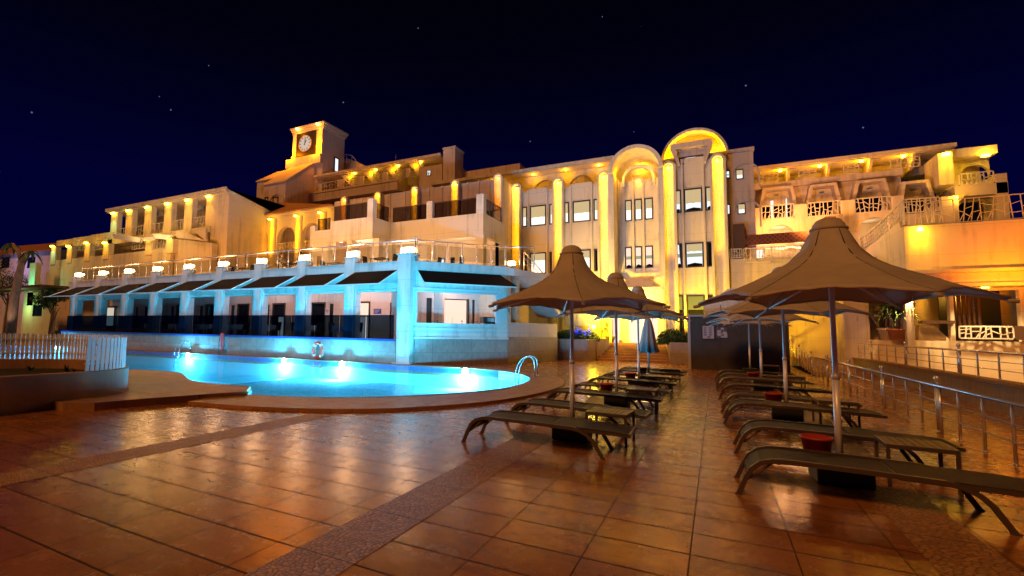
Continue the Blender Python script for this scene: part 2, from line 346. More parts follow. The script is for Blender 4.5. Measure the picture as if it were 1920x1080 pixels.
M['water'] = mat_water()
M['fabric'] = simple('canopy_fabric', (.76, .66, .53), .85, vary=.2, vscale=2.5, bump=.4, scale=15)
def translucent(m, col, f=.22):
    N, L = m.node_tree.nodes, m.node_tree.links; out = [n for n in N if n.type == 'OUTPUT_MATERIAL'][0]; P = N['Principled BSDF']
    t = N.new('ShaderNodeBsdfTranslucent'); t.inputs[0].default_value = (*col, 1); x = N.new('ShaderNodeMixShader'); x.inputs[0].default_value = f
    L.new(P.outputs[0], x.inputs[1]); L.new(t.outputs[0], x.inputs[2]); L.new(x.outputs[0], out.inputs[0])
translucent(M['fabric'], (.72, .56, .36), .26)
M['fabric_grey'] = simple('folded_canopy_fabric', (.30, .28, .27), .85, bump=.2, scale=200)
M['piping'] = simple('canopy_piping', (.5, .4, .3), .7)
M['alu'] = simple('aluminium_pole', (.95, .93, .90), .38, metal=.25)
M['steel'] = simple('stainless_steel', (.86, .83, .78), .26, metal=.7)
M['chrome_dark'] = simple('worn_chrome', (.34, .31, .28), .25, metal=1.0)
M['sling'] = simple('lounger_sling', (.03, .019, .012), .6, bump=.5, scale=260, vary=.2, vscale=8)
M['lframe'] = simple('lounger_frame', (.075, .048, .03), .42, spec=.5)
M['wood'] = simple('table_slats', (.20, .12, .06), .5, vary=.3, vscale=10, stretch=(1, 6, 1))
M['black'] = simple('black_plastic', (.012, .011, .01), .5)
M['redpot'] = simple('red_plastic', (.42, .03, .015), .45)
M['terra'] = simple('terracotta', (.42, .15, .06), .7, vary=.25, vscale=8)
M['whitepot'] = simple('cream_pot', (.65, .52, .34), .6)
M['framedark'] = simple('window_frame_dark', (.035, .03, .028), .4)
M['white'] = simple('white_paint', (.78, .76, .72), .5)
M['offwhite'] = simple('white_metal_lattice', (.74, .66, .56), .5)
M['awning'] = simple('awning_cloth', (.013, .008, .007), .95, spec=.1, bump=.3, scale=120, vary=.2, vscale=6)
M['rooftile'] = simple('roof_tiles', (.48, .21, .08), .75, vary=.35, vscale=5, bump=.5, scale=12)
M['darkvoid'] = simple('dark_room', (.02, .016, .014), .8)
M['brownwood'] = simple('dark_brown_board', (.10, .045, .025), .6)
M['trellis'] = mat_lattice_wood('trellis', (.26, .07, .03))
M['waterline'] = mat_tiles('waterline_tiles', (.02, .12, .34), (0, 2), (.15, .15), (0, 0), gw=.012, rough=(.3, .5), vary=.2, grout=1.8)
M['brick'] = mat_tiles('ramp_brick', (.26, .10, .05), (0, 1), (.22, .42), (0, 0), gw=.02, rough=(.4, .7), vary=.25)
M['kiosk'] = mat_tiles('dark_slate_panel', (.05, .04, .032), (0, 2), (1.28, 1.28), (-1.1, 0), gw=.006, grout=.4, rough=(.4, .6), vary=.25)
M['kiosk_edge'] = simple('slate_edge', (.42, .40, .40), .6)
M['redrubber'] = simple('red_float', (.9, .08, .08), .5)
M['orangebuoy'] = simple('orange_buoy', (.85, .06, .02), .5)
M['glass_dark'] = glass('smoked_glass', (.22, .33, .42))
M['glass_clear'] = glass('clear_glass', (.78, .80, .80))
M['glass_bal'] = glass('balcony_glass', (.42, .40, .46))
M['pane_dark'] = simple('dark_window_glass', (.01, .012, .016), .06, spec=.6)
M['win_white'] = emis('lit_window_white', (1.0, .93, .80), 1.3)
M['win_blind'] = emis('lit_window_blind', (1.0, .74, .36), .62)
M['win_cool'] = emis('lit_window_cool', (.84, .92, 1.0), 1.15)
M['win_band'] = emis('window_ceiling_band', (.62, .66, .40), .5)
M['win_pink'] = emis('lit_window_pink', (1.0, .66, .52), 1.25)
M['lamp_white'] = emis('floodlight_lens', (1.0, .50, .18), 80)
M['lamp_yellow'] = emis('niche_bulb', (1.0, .60, .03), 30)
M['lamp_orange'] = emis('orange_bulb', (1.0, .42, .05), 22)
M['lamp_pool'] = emis('pool_lens', (.72, .95, 1.0), 60)
M['lamp_string'] = emis('string_light', (1.0, .52, .15), 9)
M['flower_blue'] = emis('blue_light_flower', (.02, .03, 1.0), 1.6)
M['lampbody'] = simple('lamp_body', (.25, .24, .23), .5)
M['leaf_dark'] = mat_leaf('hedge_leaves', (.022, .05, .010), (.09, .17, .04))
M['leaf_yucca'] = mat_leaf('yucca_leaves', (.06, .12, .03), (.22, .30, .09))
M['bark'] = simple('palm_bark', (.42, .27, .18), .85, vary=.4, vscale=6, bump=.8, scale=18, stretch=(1, 1, .3))
M['soil'] = simple('dark_soil', (.03, .022, .015), .95, bump=.8, scale=20)
M['ground'] = simple('dry_ground', (.06, .045, .03), .95, vary=.4, vscale=1.0)
M['hill'] = simple('scrub_hill', (.035, .03, .02), .95, vary=.5, vscale=.1)
M['cloth'] = simple('table_cloth', (.62, .66, .70), .8)
M['skin'] = simple('skin', (.42, .25, .17), .55)
M['shirt'] = simple('grey_shirt', (.22, .20, .19), .8)
M['hair'] = simple('dark_hair', (.02, .014, .01), .6)
M['dial'] = emis('backlit_clock_dial', (1, .86, .7), .55)
M['signwhite'] = simple('sign_white', (.7, .68, .68), .5)
M['signblue'] = simple('sign_blue', (.03, .06, .30), .4)
M['poster'] = simple('poster_paper', (.46, .42, .46), .5)
M['posterdark'] = simple('poster_ink', (.10, .085, .10), .6)

def lamp(name, kind, loc, energy, col, parent=None, radius=.05, target=None, angle=120, blend=.6):
    d = bpy.data.lights.new(name, kind); d.energy = energy; d.color = col
    if kind in ('POINT', 'SPOT'): d.shadow_soft_size = radius
    if kind == 'SPOT': d.spot_size = R(angle); d.spot_blend = blend
    o = bpy.data.objects.new(name, d); COL.objects.link(o); o.location = loc
    if target is not None:
        o.rotation_euler = (Vector(target)-Vector(loc)).to_track_quat('-Z', 'Y').to_euler()
    if parent is not None: o.parent = parent
    return o
YEL = (1.0, .41, .0); ORA = (1.0, .24, .0); WARM = (1.0, .50, .22); PINK = (1.0, .62, .50); CYAN = (.085, .56, 1.0)
# ================================================================== camera, sky, night light
cam = bpy.data.cameras.new('camera'); cam_o = bpy.data.objects.new('camera', cam); COL.objects.link(cam_o)
cam.sensor_width = 36; cam.lens = F/1920*36; cam.clip_end = 3000; cam.clip_start = .05
cam.shift_x = (960-PX)/1920; cam.shift_y = (PY-540)/1920
_rm = Matrix((_d2, _d1, _up))                       # world = _rm @ (right, down, forward)
_c = [Vector((_rm[i][0], -_rm[i][1], -_rm[i][2])) for i in range(3)]
cam_o.matrix_world = Matrix.Translation(EYE) @ Matrix(_c).to_4x4()
scn.camera = cam_o
wd = bpy.data.worlds.new('World'); scn.world = wd; wd.use_nodes = True
nt = wd.node_tree; N = nt.nodes; L = nt.links; bg = N['Background']
tc = N.new('ShaderNodeTexCoord'); sp = N.new('ShaderNodeSeparateXYZ'); L.new(tc.outputs['Generated'], sp.inputs[0])
rp = N.new('ShaderNodeValToRGB'); cr = rp.color_ramp
cr.elements[0].position = .0; cr.elements[0].color = (.0006, .0005, .030, 1)
cr.elements[1].position = .62; cr.elements[1].color = (.0004, .0004, .0016, 1)
for p_, c_ in ((.24, (.0005, .0005, .027)), (.36, (.0004, .0004, .013)), (.47, (.0004, .0004, .0052))):
    e = cr.elements.new(p_); e.color = (*c_, 1)
L.new(sp.outputs[2], rp.inputs['Fac'])
vo = N.new('ShaderNodeTexVoronoi'); vo.inputs['Scale'].default_value = 34; L.new(tc.outputs['Generated'], vo.inputs['Vector'])
st = N.new('ShaderNodeMath'); st.operation = 'LESS_THAN'; L.new(vo.outputs['Distance'], st.inputs[0]); st.inputs[1].default_value = .045
sb = N.new('ShaderNodeSeparateColor'); L.new(vo.outputs['Color'], sb.inputs[0])
sg = N.new('ShaderNodeMath'); sg.operation = 'GREATER_THAN'; L.new(sb.outputs[0], sg.inputs[0]); sg.inputs[1].default_value = .68
s2 = N.new('ShaderNodeMath'); s2.operation = 'MULTIPLY'; L.new(st.outputs[0], s2.inputs[0]); L.new(sg.outputs[0], s2.inputs[1])
s3 = N.new('ShaderNodeVectorMath'); s3.operation = 'SCALE'; s3.inputs[0].default_value = (.06, .13, .21); L.new(s2.outputs[0], s3.inputs['Scale'])
av = N.new('ShaderNodeVectorMath'); av.operation = 'ADD'; L.new(rp.outputs['Color'], av.inputs[0]); L.new(s3.outputs[0], av.inputs[1])
L.new(av.outputs[0], bg.inputs['Color']); bg.inputs['Strength'].default_value = 1.0
sd = bpy.data.lights.new('front_fill', 'SUN'); sd.energy = 1.15; sd.angle = R(12); sd.color = (1.0, .40, .10)  # added warm fill from behind the camera, stands in for unseen lamps
so = bpy.data.objects.new('front_fill', sd); COL.objects.link(so); so.location = (-10, -20, 30)
so.rotation_euler = Vector((.20, .755, -.625)).to_track_quat('-Z', 'Y').to_euler()
scn.view_settings.view_transform = 'Standard'; scn.view_settings.look = 'None'; scn.view_settings.exposure = 0; scn.view_settings.gamma = 1
scn.render.engine = 'CYCLES'; cy = scn.cycles
cy.use_denoising = True; cy.denoising_prefilter = 'ACCURATE'; cy.denoising_input_passes = 'RGB_ALBEDO_NORMAL'
try: cy.denoiser = 'OPENIMAGEDENOISE'
except Exception: pass
cy.max_bounces = 8; cy.diffuse_bounces = 3; cy.glossy_bounces = 3; cy.transmission_bounces = 4; cy.transparent_max_bounces = 12
cy.sample_clamp_indirect = 6; cy.caustics_reflective = False; cy.caustics_refractive = False; cy.use_light_tree = True

# ================================================================== ground, deck, pool
from mathutils.geometry import tessellate_polygon
def spline(pts, k=6, closed=True):
    out = []; n = len(pts); P = [Vector((p[0], p[1], 0)) for p in pts]
    for i in range(n if closed else n-1):
        g = (lambda j: P[j % n]) if closed else (lambda j: P[max(0, min(n-1, j))])
        p0, p1, p2, p3 = g(i-1), g(i), g(i+1), g(i+2)
        for q in range(k):
            t = q/k
            out.append(.5*((2*p1)+(p2-p0)*t+(2*p0-5*p1+4*p2-p3)*t*t+(3*p1-p0-3*p2+p3)*t*t*t))
    if not closed: out.append(P[-1])
    return out
def sheet(mb, loops, z):
    loops = [[Vector((p[0], p[1], 0)) for p in l] for l in loops]
    flat = [p for l in loops for p in l]
    vs = [mb.b.verts.new((p.x, p.y, z)) for p in flat]
    for t in tessellate_polygon(loops):
        try: mb.b.faces.new([vs[i] for i in t])
        except ValueError: pass
def skirt(mb, loop, z0, z1):
    n = len(loop)
    for i in range(n):
        a, b = loop[i], loop[(i+1) % n]
        mb.face([(a[0], a[1], z0), (b[0], b[1], z0), (b[0], b[1], z1), (a[0], a[1], z1)])
z_cop, z_plat, z_w = .065, .15, .035
ptA = [(-9.55, 8.08), (-8.3, 8.44), (-6.92, 9.4), (-5.68, 11.2), (-5.08, 13.2), (-5.28, 15.5), (-6.15, 17.2), (-7.5, 18.3)]
near = spline(ptA, 6, closed=False)
ptB = [(-17.0, 9.9), (-15.2, 10.1), (-13.9, 9.5), (-12.7, 8.85), (-11.6, 8.62), (-10.2, 8.75)]
pen = spline(ptB, 5, closed=False)
pool_loop = near+[Vector((-9.0, 18.6, 0)), Vector((-44, 18.6, 0)), Vector((-44, 9.7, 0))]+pen
ptC = [(-9.62, 6.65), (-8.03, 6.9), (-6.37, 7.61), (-5.18, 8.82), (-4.23, 10.8), (-3.9, 13.5), (-4.2, 15.6), (-5.0, 17.4), (-6.6, 18.7)]
cop_out = spline(ptC, 6, closed=False)
coping_loop = cop_out+[Vector((-8.0, 19.12, 0)), Vector((-12.0, 19.12, 0)), Vector((-44.4, 19.12, 0)), Vector((-44.4, 9.6, 0))]+[Vector((-17, 9.5, 0))]+[Vector((-9.9, 7.6, 0))]
mb = MB(); sheet(mb, [coping_loop, pool_loop], z_cop); skirt(mb, coping_loop, -.02, z_cop); skirt(mb, pool_loop, -.3, z_cop)
mb.build('pool_coping', M['coping'], kind='structure', fixn=True)
mb = MB(); skirt(mb, pool_loop, -1.5, -.29); sheet(mb, [pool_loop], -1.45)
mb.build('pool_basin', M['basin'], kind='structure')
cp = Vector((-14, 13.8, 0)); mb = MB(); skirt(mb, [p+(cp-p).normalized()*.012 for p in pool_loop], -.19, .034); mb.build('pool_waterline_tiles', M['waterline'], kind='structure')
la, lb = WG(440, 719, -.75), WG(737, 689, -.75)
lv = (lb-la).normalized(); A_ = la-lv*14; B_ = lb+lv*3
mb = MB(); mb.prism([(A_.x, A_.y, -1.44), (B_.x, B_.y, -1.44), (-4.2, 19, -1.44), (-4.2, 7.5, -1.44), (-12, 7.2, -1.44)], (0, 0, .66))
mb.build('pool_shallow_floor', M['basin'], kind='structure')
mb = MB(); nrm = Vector((-lv.y, lv.x, 0)); q = lambda p, s, z: Vector((p.x, p.y, z))+nrm*s
mb.face([q(A_, .0, -.776), q(B_, .0, -.776), q(B_, -.16, -.776), q(A_, -.16, -.776)])  # dark strip paints the shadow line between deep and shallow floor
mb.build('pool_step_shade', M['step_shade'], kind='structure')
mb = MB(); sheet(mb, [[Vector((p.x, p.y, 0)) for p in pool_loop]], z_w)
mb.build('water', M['water'], kind='structure')
plat = [Vector(p) for p in ((-10.75, 4.9, 0), (-10.3, 5.22, 0), (-10.15, 5.92, 0), (-9.75, 7.2, 0), (-9.42, 7.98, 0), (-9.56, 8.06, 0))]+list(reversed([p+Vector((0, -.03, 0)) for p in pen]))+[Vector((-19, 9.0, 0)), Vector((-19, 5.0, 0))]
mb = MB(); sheet(mb, [plat], z_plat); skirt(mb, plat, 0, z_plat)
mb.build('pool_platform', M['coping'], kind='structure')
deck_hole = [Vector((p.x, p.y, 0)) for p in pool_loop]
deck_out = [(-46, -14, 0), (5.48, -14, 0), (5.48, 24.0, 0), (3.42, 24.0, 0), (3.42, 33.0, 0), (-12.0, 33.0, 0), (-12.0, 19.15, 0), (-46, 19.15, 0)]
mb = MB(); sheet(mb, [deck_out, deck_hole], 0.0)
mb.build('deck', M['deck'], kind='structure')
mb = MB()
for x0, x1, y0, y1 in ((-2.72, -2.21, -2, 14.5), (-6.75, -6.24, -2, 7.2), (1.3, 1.81, -2, 24)):
    mb.face([(x0, y0, .004), (x1, y0, .004), (x1, y1, .004), (x0, y1, .004)])
mb.build('pebble_strips', M['pebble'], kind='structure')
mb = MB(); mb.face([(-900, -900, -2.6), (900, -900, -2.6), (900, 900, -2.6), (-900, 900, -2.6)])
mb.build('ground', M['ground'], kind='structure')
mb = MB(); Nx, Ny = 26, 8
def hz(x, y): return -2.6+max(0, (y-44)/60)*(7+2.2*math.sin(x*.05)+1.5*math.sin(x*.13+1))*(1.0 if x > -60 else 1.25)
vs = [[mb.b.verts.new((-170+i*10, 44+j*12, hz(-170+i*10, 44+j*12))) for j in range(Ny)] for i in range(Nx)]
for i in range(Nx-1):
    for j in range(Ny-1): mb.b.faces.new((vs[i][j], vs[i+1][j], vs[i+1][j+1], vs[i][j+1]))
mb.build('hill', M['hill'], kind='structure', smooth=True)
# overflow drain in the near coping
g = empty('drain_grate', (-6.6, 8.4, .07), label='dark slotted overflow grate set in the near edge of the pool', cat='drain')
mb = MB(); pts = near[8:24]
for a, b in zip(pts, pts[1:]):
    d = (b-a).normalized(); n_ = Vector((d.y, -d.x, 0))
    for k in range(5):
        p = a.lerp(b, (k+.5)/5)
        mb.prism([p+n_*.06-d*.012+Vector((6.6, -8.4, .001)), p+n_*.24-d*.012+Vector((6.6, -8.4, .001)), p+n_*.24+d*.012+Vector((6.6, -8.4, .001)), p+n_*.06+d*.012+Vector((6.6, -8.4, .001))], (0, 0, .004))
mb.build('slots', M['black'], g)
# pool lights
pl = [((872, 692), 'bright pool light beside the curved end near the ladder'), ((641, 685), 'pool light below the ring buoy on the terrace wall'),
      ((532, 681), 'pool light between the ring buoy and the red rescue tube'), ((352, 668), 'pool light by the far ladder'), ((106, 657), 'pool light seen through the picket fence')]
for (x, y), lab in pl:
    p = WG(x, y, -.05)
    if p.y > 18.4 or x < 700: p.y = 18.5; p.x = W(x, y, 18.5).x
    else: p += Vector((.12, .1, 0))
    o = empty('pool_light', (p.x, p.y, -.06), label=lab, cat='pool light', group='pool lights along the far wall')
    mb = MB(); mb.lathe([(.0001, -.02), (.13, -.02), (.14, 0), (.10, .045), (.0001, .07)], n=16); mb.build('lens', M['lamp_pool'], o).rotation_euler = (R(90), 0, 0)
    mb = MB(); mb.lathe([(.14, -.03), (.18, -.03), (.18, .01), (.14, .01)], n=18, cap=False); mb.build('rim', M['steel'], o).rotation_euler = (R(90), 0, 0)
    lamp('pool_bulb', 'POINT', (0, -.28, -.22), 1150 if x > 500 else (800 if x > 300 else 350), CYAN, o, .12)
for x, y, e, rz_, ln in ((-7.7, 9.2, 1700, 30, 4.2), (-5.6, 11.9, 1200, 62, 3.2), (-11.5, 9.1, 260, -4, 2.6), (-22, 9.95, 200, 0, 6), (-33, 9.95, 110, 0, 6)):
    o = lamp('pool_near_bulb', 'AREA', (x, y, -.42), e, CYAN, None); o.data.shape = 'RECTANGLE'; o.data.size = ln; o.data.size_y = .3; o.rotation_euler = (R(90), 0, R(rz_))
# ================================================================== restaurant pavilion under the terrace
def col_x(px): return W(px, 590, 19.2).x
rb = empty('restaurant_pavilion', (-22, 19.2, 0), label='long low restaurant pavilion with dark awnings lit blue by the pool', cat='building')
RB = Vector((-22, 19.2, 0))
class LMB(MB):
    """mesh builder whose points are given in world space and stored relative to an origin"""
    def __init__(s, o): MB.__init__(s); s.o = Vector(o)
    def build(s, *a, **k):
        for v in s.b.verts: v.co -= s.o
        return MB.build(s, *a, **k)
def local(o, parent_loc): o.location = Vector(o.location)-Vector(parent_loc); return o
zF = 1.02; zT = 4.76
XL = -42.6; XR = -12.84
mb = LMB(RB); mb.box(XL, -12.86, 18.98, 19.6, -.3, 1.08); mb.build('base_wall', M['stone'], rb)
mb = LMB(RB); mb.box(XL, -12.86, 18.9, 19.62, 1.08, 1.17); mb.build('ledge', M['signblue'], rb)
mb = LMB(RB); mb.box(XL, -12.0, 19.62, 29, .9, zF); mb.prism([(-12.0, 19.62, .9), (-9.1, 23.2, .9), (-8.1, 27.9, .9), (-12.0, 29, .9)], (0, 0, .12)); mb.build('floor', M['planter'], rb)
mb = LMB(RB); mb.box(XL, -12.3, 19.3, 31.5, 4.38, zT-.03); mb.prism([(-12.3, 19.3, 4.38), (-8.75, 23.3, 4.38), (-7.75, 27.9, 4.38), (-8.4, 31.5, 4.38), (-12.3, 31.5, 4.38)], (0, 0, zT-.03-4.38)); mb.build('terrace_slab', M['ceiling'], rb)
cols = [649, 570, 480, 405, 343, 286, 233, 184, 140]
cx = [-12.49-3.22*k for k in range(1, 10)]
for i, x in enumerate(cx):
    mb = LMB(RB); mb.box(x-.3, x+.3, 19.06, 19.62, 1.17, zT+.32); mb.box(x-.36, x-.302, 19.16, 19.56, 1.17, 3.72); mb.box(x+.302, x+.36, 19.16, 19.56, 1.17, 3.72)
    mb.box(x-.33, x+.33, 19.03, 19.65, zT+.32, zT+.37); mb.build('column', M['stucco'], rb, bevel=.012)
mb = LMB(RB)
xs = [XR+.05]+cx
for a, b in zip(xs, xs[1:]+[XL]):
    r_ = a-.37 if a != xs[0] else a; l_ = b+.37
    mb.box(l_, r_, 19.2, 19.55, 3.52, 3.74); mb.box(l_, r_, 19.26, 19.5, 3.40, 3.50)
mb.build('lintel', M['stucco'], rb)
mb = LMB(RB)
for a, b in zip(xs, xs[1:]+[XL]):
    r_ = a-.31 if a != xs[0] else a; l_ = b+.31
    mb.box(l_, r_, 19.12, 19.5, 4.36, zT-.02); mb.box(l_, r_, 19.07, 19.5, zT-.02, zT+.03)
    mb.box(l_, r_, 19.25, 19.5, 3.76, 4.34)
mb.build('fascia', M['stucco'], rb)
# awnings: cloth on a tubular frame
for i, (a, b) in enumerate(zip(xs, xs[1:]+[XL-.2])):
    r_ = a-.34 if i else a-.12; l_ = b+.34
    y0, z0, y1, z1 = 19.06, 4.34, 17.65, 3.62
    aw = LMB(RB); aw.prism([(l_, y0, z0), (r_, y0, z0), (r_-.02, y1, z1), (l_-.02, y1, z1)], (0, .012, .018)); o = aw.build('awning', M['awning'], rb)
    fm = LMB(RB); fm.bar((l_-.04, y1, z1-.02), (r_+.02, y1, z1-.02), .04, .05)
    for xx in (l_-.02, r_): fm.bar((xx, y0, z0-.02), (xx, y1, z1-.02), .045, .05); fm.bar((xx, y0, 3.72), (xx, y1+.1, z1-.01), .035, .035)
    for v in fm.b.verts: pass
    f = fm.build('awning_frame', M['white'], o)
# back wall of the gallery with openings
holes = []
for i, (a, b) in enumerate(zip(xs, xs[1:]+[XL])):
    m_ = (a+b)/2
    holes.append((m_-.55, m_+.55, zF, 3.15)); holes.append((m_-1.2, m_-.85, zF, 3.05))
    if i % 2 == 0: holes.append((m_+.85, m_+1.15, zF, 3.05))
mb = LMB(RB); grid_wall(mb, XL, -12.2, zF, 4.38, 22.2, .2, holes); mb.build('gallery_wall', M['stucco_pink'], rb)
for i, (a, b) in enumerate(zip(xs, xs[1:]+[XL])):
    m_ = (a+b)/2; lit = i in (0, 1, 3) ; half = i in (2,)
    mb = LMB(RB); mb.box(m_-.55, m_-.47, 22.16, 22.3, zF, 3.15); mb.box(m_+.47, m_+.55, 22.16, 22.3, zF, 3.15); mb.box(m_-.47, m_+.47, 22.16, 22.3, 3.05, 3.15); mb.box(m_-.47, m_+.47, 22.16, 22.3, 2.3, 2.36)
    d = mb.build('door', M['framedark'], rb)
    mb = LMB(RB); mb.box(m_-.47, m_+.47, 22.24, 22.26, zF, 3.05); mb.build('pane', M['win_pink'] if i in (1,) else M['pane_dark'], d)
    if i not in (1,) and lit:
        mb = LMB(RB); mb.box(m_-.02, m_+.44, 22.21, 22.23, zF+.05, 2.28); mb.build('lit_pane', M['win_pink'], d)
        if i == 0:
            for zz in (1.35, 1.65, 1.95): mb = LMB(RB); mb.box(m_-.0, m_+.42, 22.18, 22.2, zz, zz+.035); mb.build('shelf', M['brownwood'], d)
    mb = LMB(RB); mb.box(m_-1.2, m_-.85, 22.24, 22.27, zF, 3.05); mb.build('side_window', M['pane_dark'], rb)
    if i % 2 == 0:
        mb = LMB(RB); mb.box(m_+.85, m_+1.15, 22.24, 22.27, zF, 3.05); mb.build('side_window', M['win_pink'] if i == 0 else M['pane_dark'], rb)
    if i < 5: local(lamp('gallery_light', 'AREA', (m_, 20.9, 4.33), (72, 66, 38, 36, 14)[i], PINK, rb), RB).rotation_euler = (0, 0, 0)
# lit white screen far down the gallery
p = W(210, 577, 22.0); mb = LMB(RB); mb.box(p.x-.45, p.x+.4, 21.9, 21.95, 1.6, 3.0); mb.build('lit_panel', emis('lit_panel', (1, .9, .72), .6), rb)
# corner column
mb = LMB(RB); mb.box(-12.84, -12.14, 19.0, 19.7, -.02, 5.05); mb.box(-12.9, -12.08, 18.94, 19.76, 5.05, 5.12); mb.box(-13.0, -12.0, 18.9, 19.8, -.01, .12); mb.box(-12.62, -12.36, 18.96, 19.0, .4, 4.9)
mb.build('corner_column', M['stucco'], rb, bevel=.015)
# diagonal bay
A0 = Vector((-12.2, 19.3)); A1 = Vector((-9.0, 22.96)); dl = (A1-A0).length; dd = (A1-A0).normalized(); nn = Vector((dd.y, -dd.x))
def TB(p): return Vector((A0.x+dd.x*p.x-nn.x*p.y, A0.y+dd.y*p.x-nn.y*p.y, p.z))
def su(px, py):
    q_ = WP(px, py, (A0.x, A0.y), (A1.x, A1.y)); return (Vector((q_.x, q_.y))-A0).dot(dd), q_.z
u0, zs0 = su(777, 606); u1, zs1 = su(932, 607); _, zt = su(850, 547)
zs = (zs0+zs1)/2
mb = LMB(RB); grid_wall(mb, .15, dl, 1.25, 4.4, 0, .3, [(u0, u1, zs, zt)], TB); mb.build('bay_wall', M['stucco'], rb)
mb = LMB(RB); grid_wall(mb, .15, dl+.02, -.02, 1.2, -.05, .4, [], TB); mb.build('bay_base', M['stone'], rb)
mb = LMB(RB)
for z0, z1, o_ in ((1.2, 1.3, .10), (1.62, 1.72, .07), (zs-.06, zs, .09), (4.4, zT+.02, .10)):
    mb = LMB(RB); P = [TB(Vector((.1, -o_, z0))), TB(Vector((dl+.06, -o_, z0))), TB(Vector((dl+.06, .28, z0))), TB(Vector((.1, .28, z0)))]; mb.prism(P, (0, 0, z1-z0)); mb.build('bay_moulding', M['stucco'], rb)
mb = LMB(RB)
for a, b, c, d in ((u0-.16, u0-.02, zs+.0, zt+.14), (u1+.02, u1+.16, zs+.0, zt+.14), (u0-.02, u1+.02, zt+.02, zt+.14), (u0, u0+.07, zs, zt), (u1-.07, u1, zs, zt), (u0+.07, u1-.07, zt-.07, zt)):
    P = [TB(Vector((a, -.045, c))), TB(Vector((b, -.045, c))), TB(Vector((b, .1, c))), TB(Vector((a, .1, c)))]; mb.prism(P, (0, 0, d-c))
mb.build('bay_window_frame', M['white'], rb)
aw = LMB(RB); t0 = TB(Vector((.25, -.02, 4.34))); t1 = TB(Vector((dl-.35, -.02, 4.34))); b0 = TB(Vector((.25, -1.0, 3.72))); b1 = TB(Vector((dl+.02, -1.0, 3.72)))
aw.prism([t0, t1, b1, b0], (0, 0, .02)); o = aw.build('awning', M['awning'], rb, label='wide awning over the bay window')
fm = LMB(RB); fm.bar(b0-Vector((0, 0, .03)), b1-Vector((0, 0, .03)), .04, .05); fm.bar(t1, b1-Vector((0, 0, .03)), .04, .05)
for k in range(3):
    uu = .5+k*(dl-1)/2; fm.bar(TB(Vector((uu, 0, 3.75))), TB(Vector((uu, -.98, 3.70))), .04, .04)
fm.build('awning_frame', M['white'], o)
# room behind the bay window
mb = LMB(RB); hb = []
for a, b in ((.9, 1.2), (1.75, 3.2), (3.45, 3.62)): hb.append((a, b, zF, 3.25))
def TB2(p): return TB(Vector((p.x+.55, p.y+2.3, p.z)))
grid_wall(mb, -.9, dl+.4, zF, 4.38, 0, .15, hb, TB2); mb.build('bay_back_wall', M['stucco_pink'], rb)
def quadT(mb, T, a, b, y, c, d): mb.face([T(Vector((a, y, c))), T(Vector((b, y, c))), T(Vector((b, y, d))), T(Vector((a, y, d)))])
mb = LMB(RB); quadT(mb, TB2, .9, 1.2, .1, zF, 3.25); mb.build('dark_doorway', M['framedark'], rb)
mb = LMB(RB); quadT(mb, TB2, 3.45, 3.62, .1, zF, 3.25); mb.build('dark_doorway', M['framedark'], rb)
mb = LMB(RB); quadT(mb, TB2, 1.8, 3.15, .1, zF, 3.2); mb.build('bay_lit_doorway', M['win_pink'], rb)
mb = LMB(RB)
for a, b in ((1.68, 1.76), (3.16, 3.24)):
    P = [TB2(Vector((a, -.05, zF))), TB2(Vector((b, -.05, zF))), TB2(Vector((b, .1, zF))), TB2(Vector((a, .1, zF)))]; mb = LMB(RB); mb.prism(P, (0, 0, 2.25)); mb.build('doorway_frame', M['framedark'], rb)
mb = LMB(RB); P = [TB(Vector((dl-.45, .3, zF))), TB(Vector((dl-.3, .3, zF))), TB(Vector((dl-.3, 2.4, zF))), TB(Vector((dl-.45, 2.4, zF)))]; mb.prism(P, (0, 0, 3.3)); mb.build('bay_side_wall', M['stucco_warm'], rb)
p = TB(Vector((2.4, 1.3, 4.3))); local(lamp('bay_light', 'AREA', p, 52, PINK, rb), RB)
# small table-top things on the sill
things = [(.8, 'glass', .16), (1.15, 'glass', .13), (1.9, 'candle', .3), (2.4, 'glass', .15), (2.9, 'bottle', .22), (3.2, 'glass', .14)]
for k, (u, kd, h_) in enumerate(things):
    p = TB(Vector((u0+u, .12, zs)))
    mb = MB(); r_ = .035
    if kd == 'candle': mb.lathe([(.05, 0), (.05, .02), (.018, .04), (.018, h_*.7), (.03, h_*.75), (.0001, h_)], n=10)
    elif kd == 'bottle': mb.lathe([(.04, 0), (.04, h_*.6), (.014, h_*.78), (.014, h_), (.0001, h_)], n=10)
    else: mb.lathe([(.03, 0), (.03, .01), (.006, .02), (.006, h_*.45), (.032, h_*.65), (.028, h_), (.0001, h_)], n=10)
    o = mb.build({'candle': 'candlestick', 'bottle': 'bottle', 'glass': 'wine_glass'}[kd], emis('candle_glow', (1, .5, .12), 1.2) if kd == 'candle' else (M['framedark'] if k % 2 else M['glass_clear']))
    o.location = p
    tag(o, {'candle': 'glowing orange candlestick on the bay window sill', 'bottle': 'dark bottle on the bay window sill'}.get(kd, ['first', 'second', '', 'third', '', 'last'][k]+' wine glass from the left on the bay window sill'), {'candle': 'candle', 'bottle': 'bottle', 'glass': 'glass'}[kd], 'table ware on the bay window sill')
# coffee machine in the right corner of the bay window
p = TB(Vector((u1-.32, .45, zs)))
o = empty('coffee_machine', p, math.atan2(dd.y, dd.x), label='dark coffee machine in the right corner of the bay window', cat='coffee machine')
mb = MB(); mb.box(-.3, .3, -.2, .2, -.3, .05); mb.build('counter_body', M['alu'], o, bevel=.01)
mb = MB(); mb.box(-.32, .32, -.24, .22, .05, .36); mb.build('hood', M['framedark'], o, bevel=.02)
mb = MB(); mb.box(-.1, .25, -.262, -.242, .12, .3); mb.build('panel', M['steel'], o)
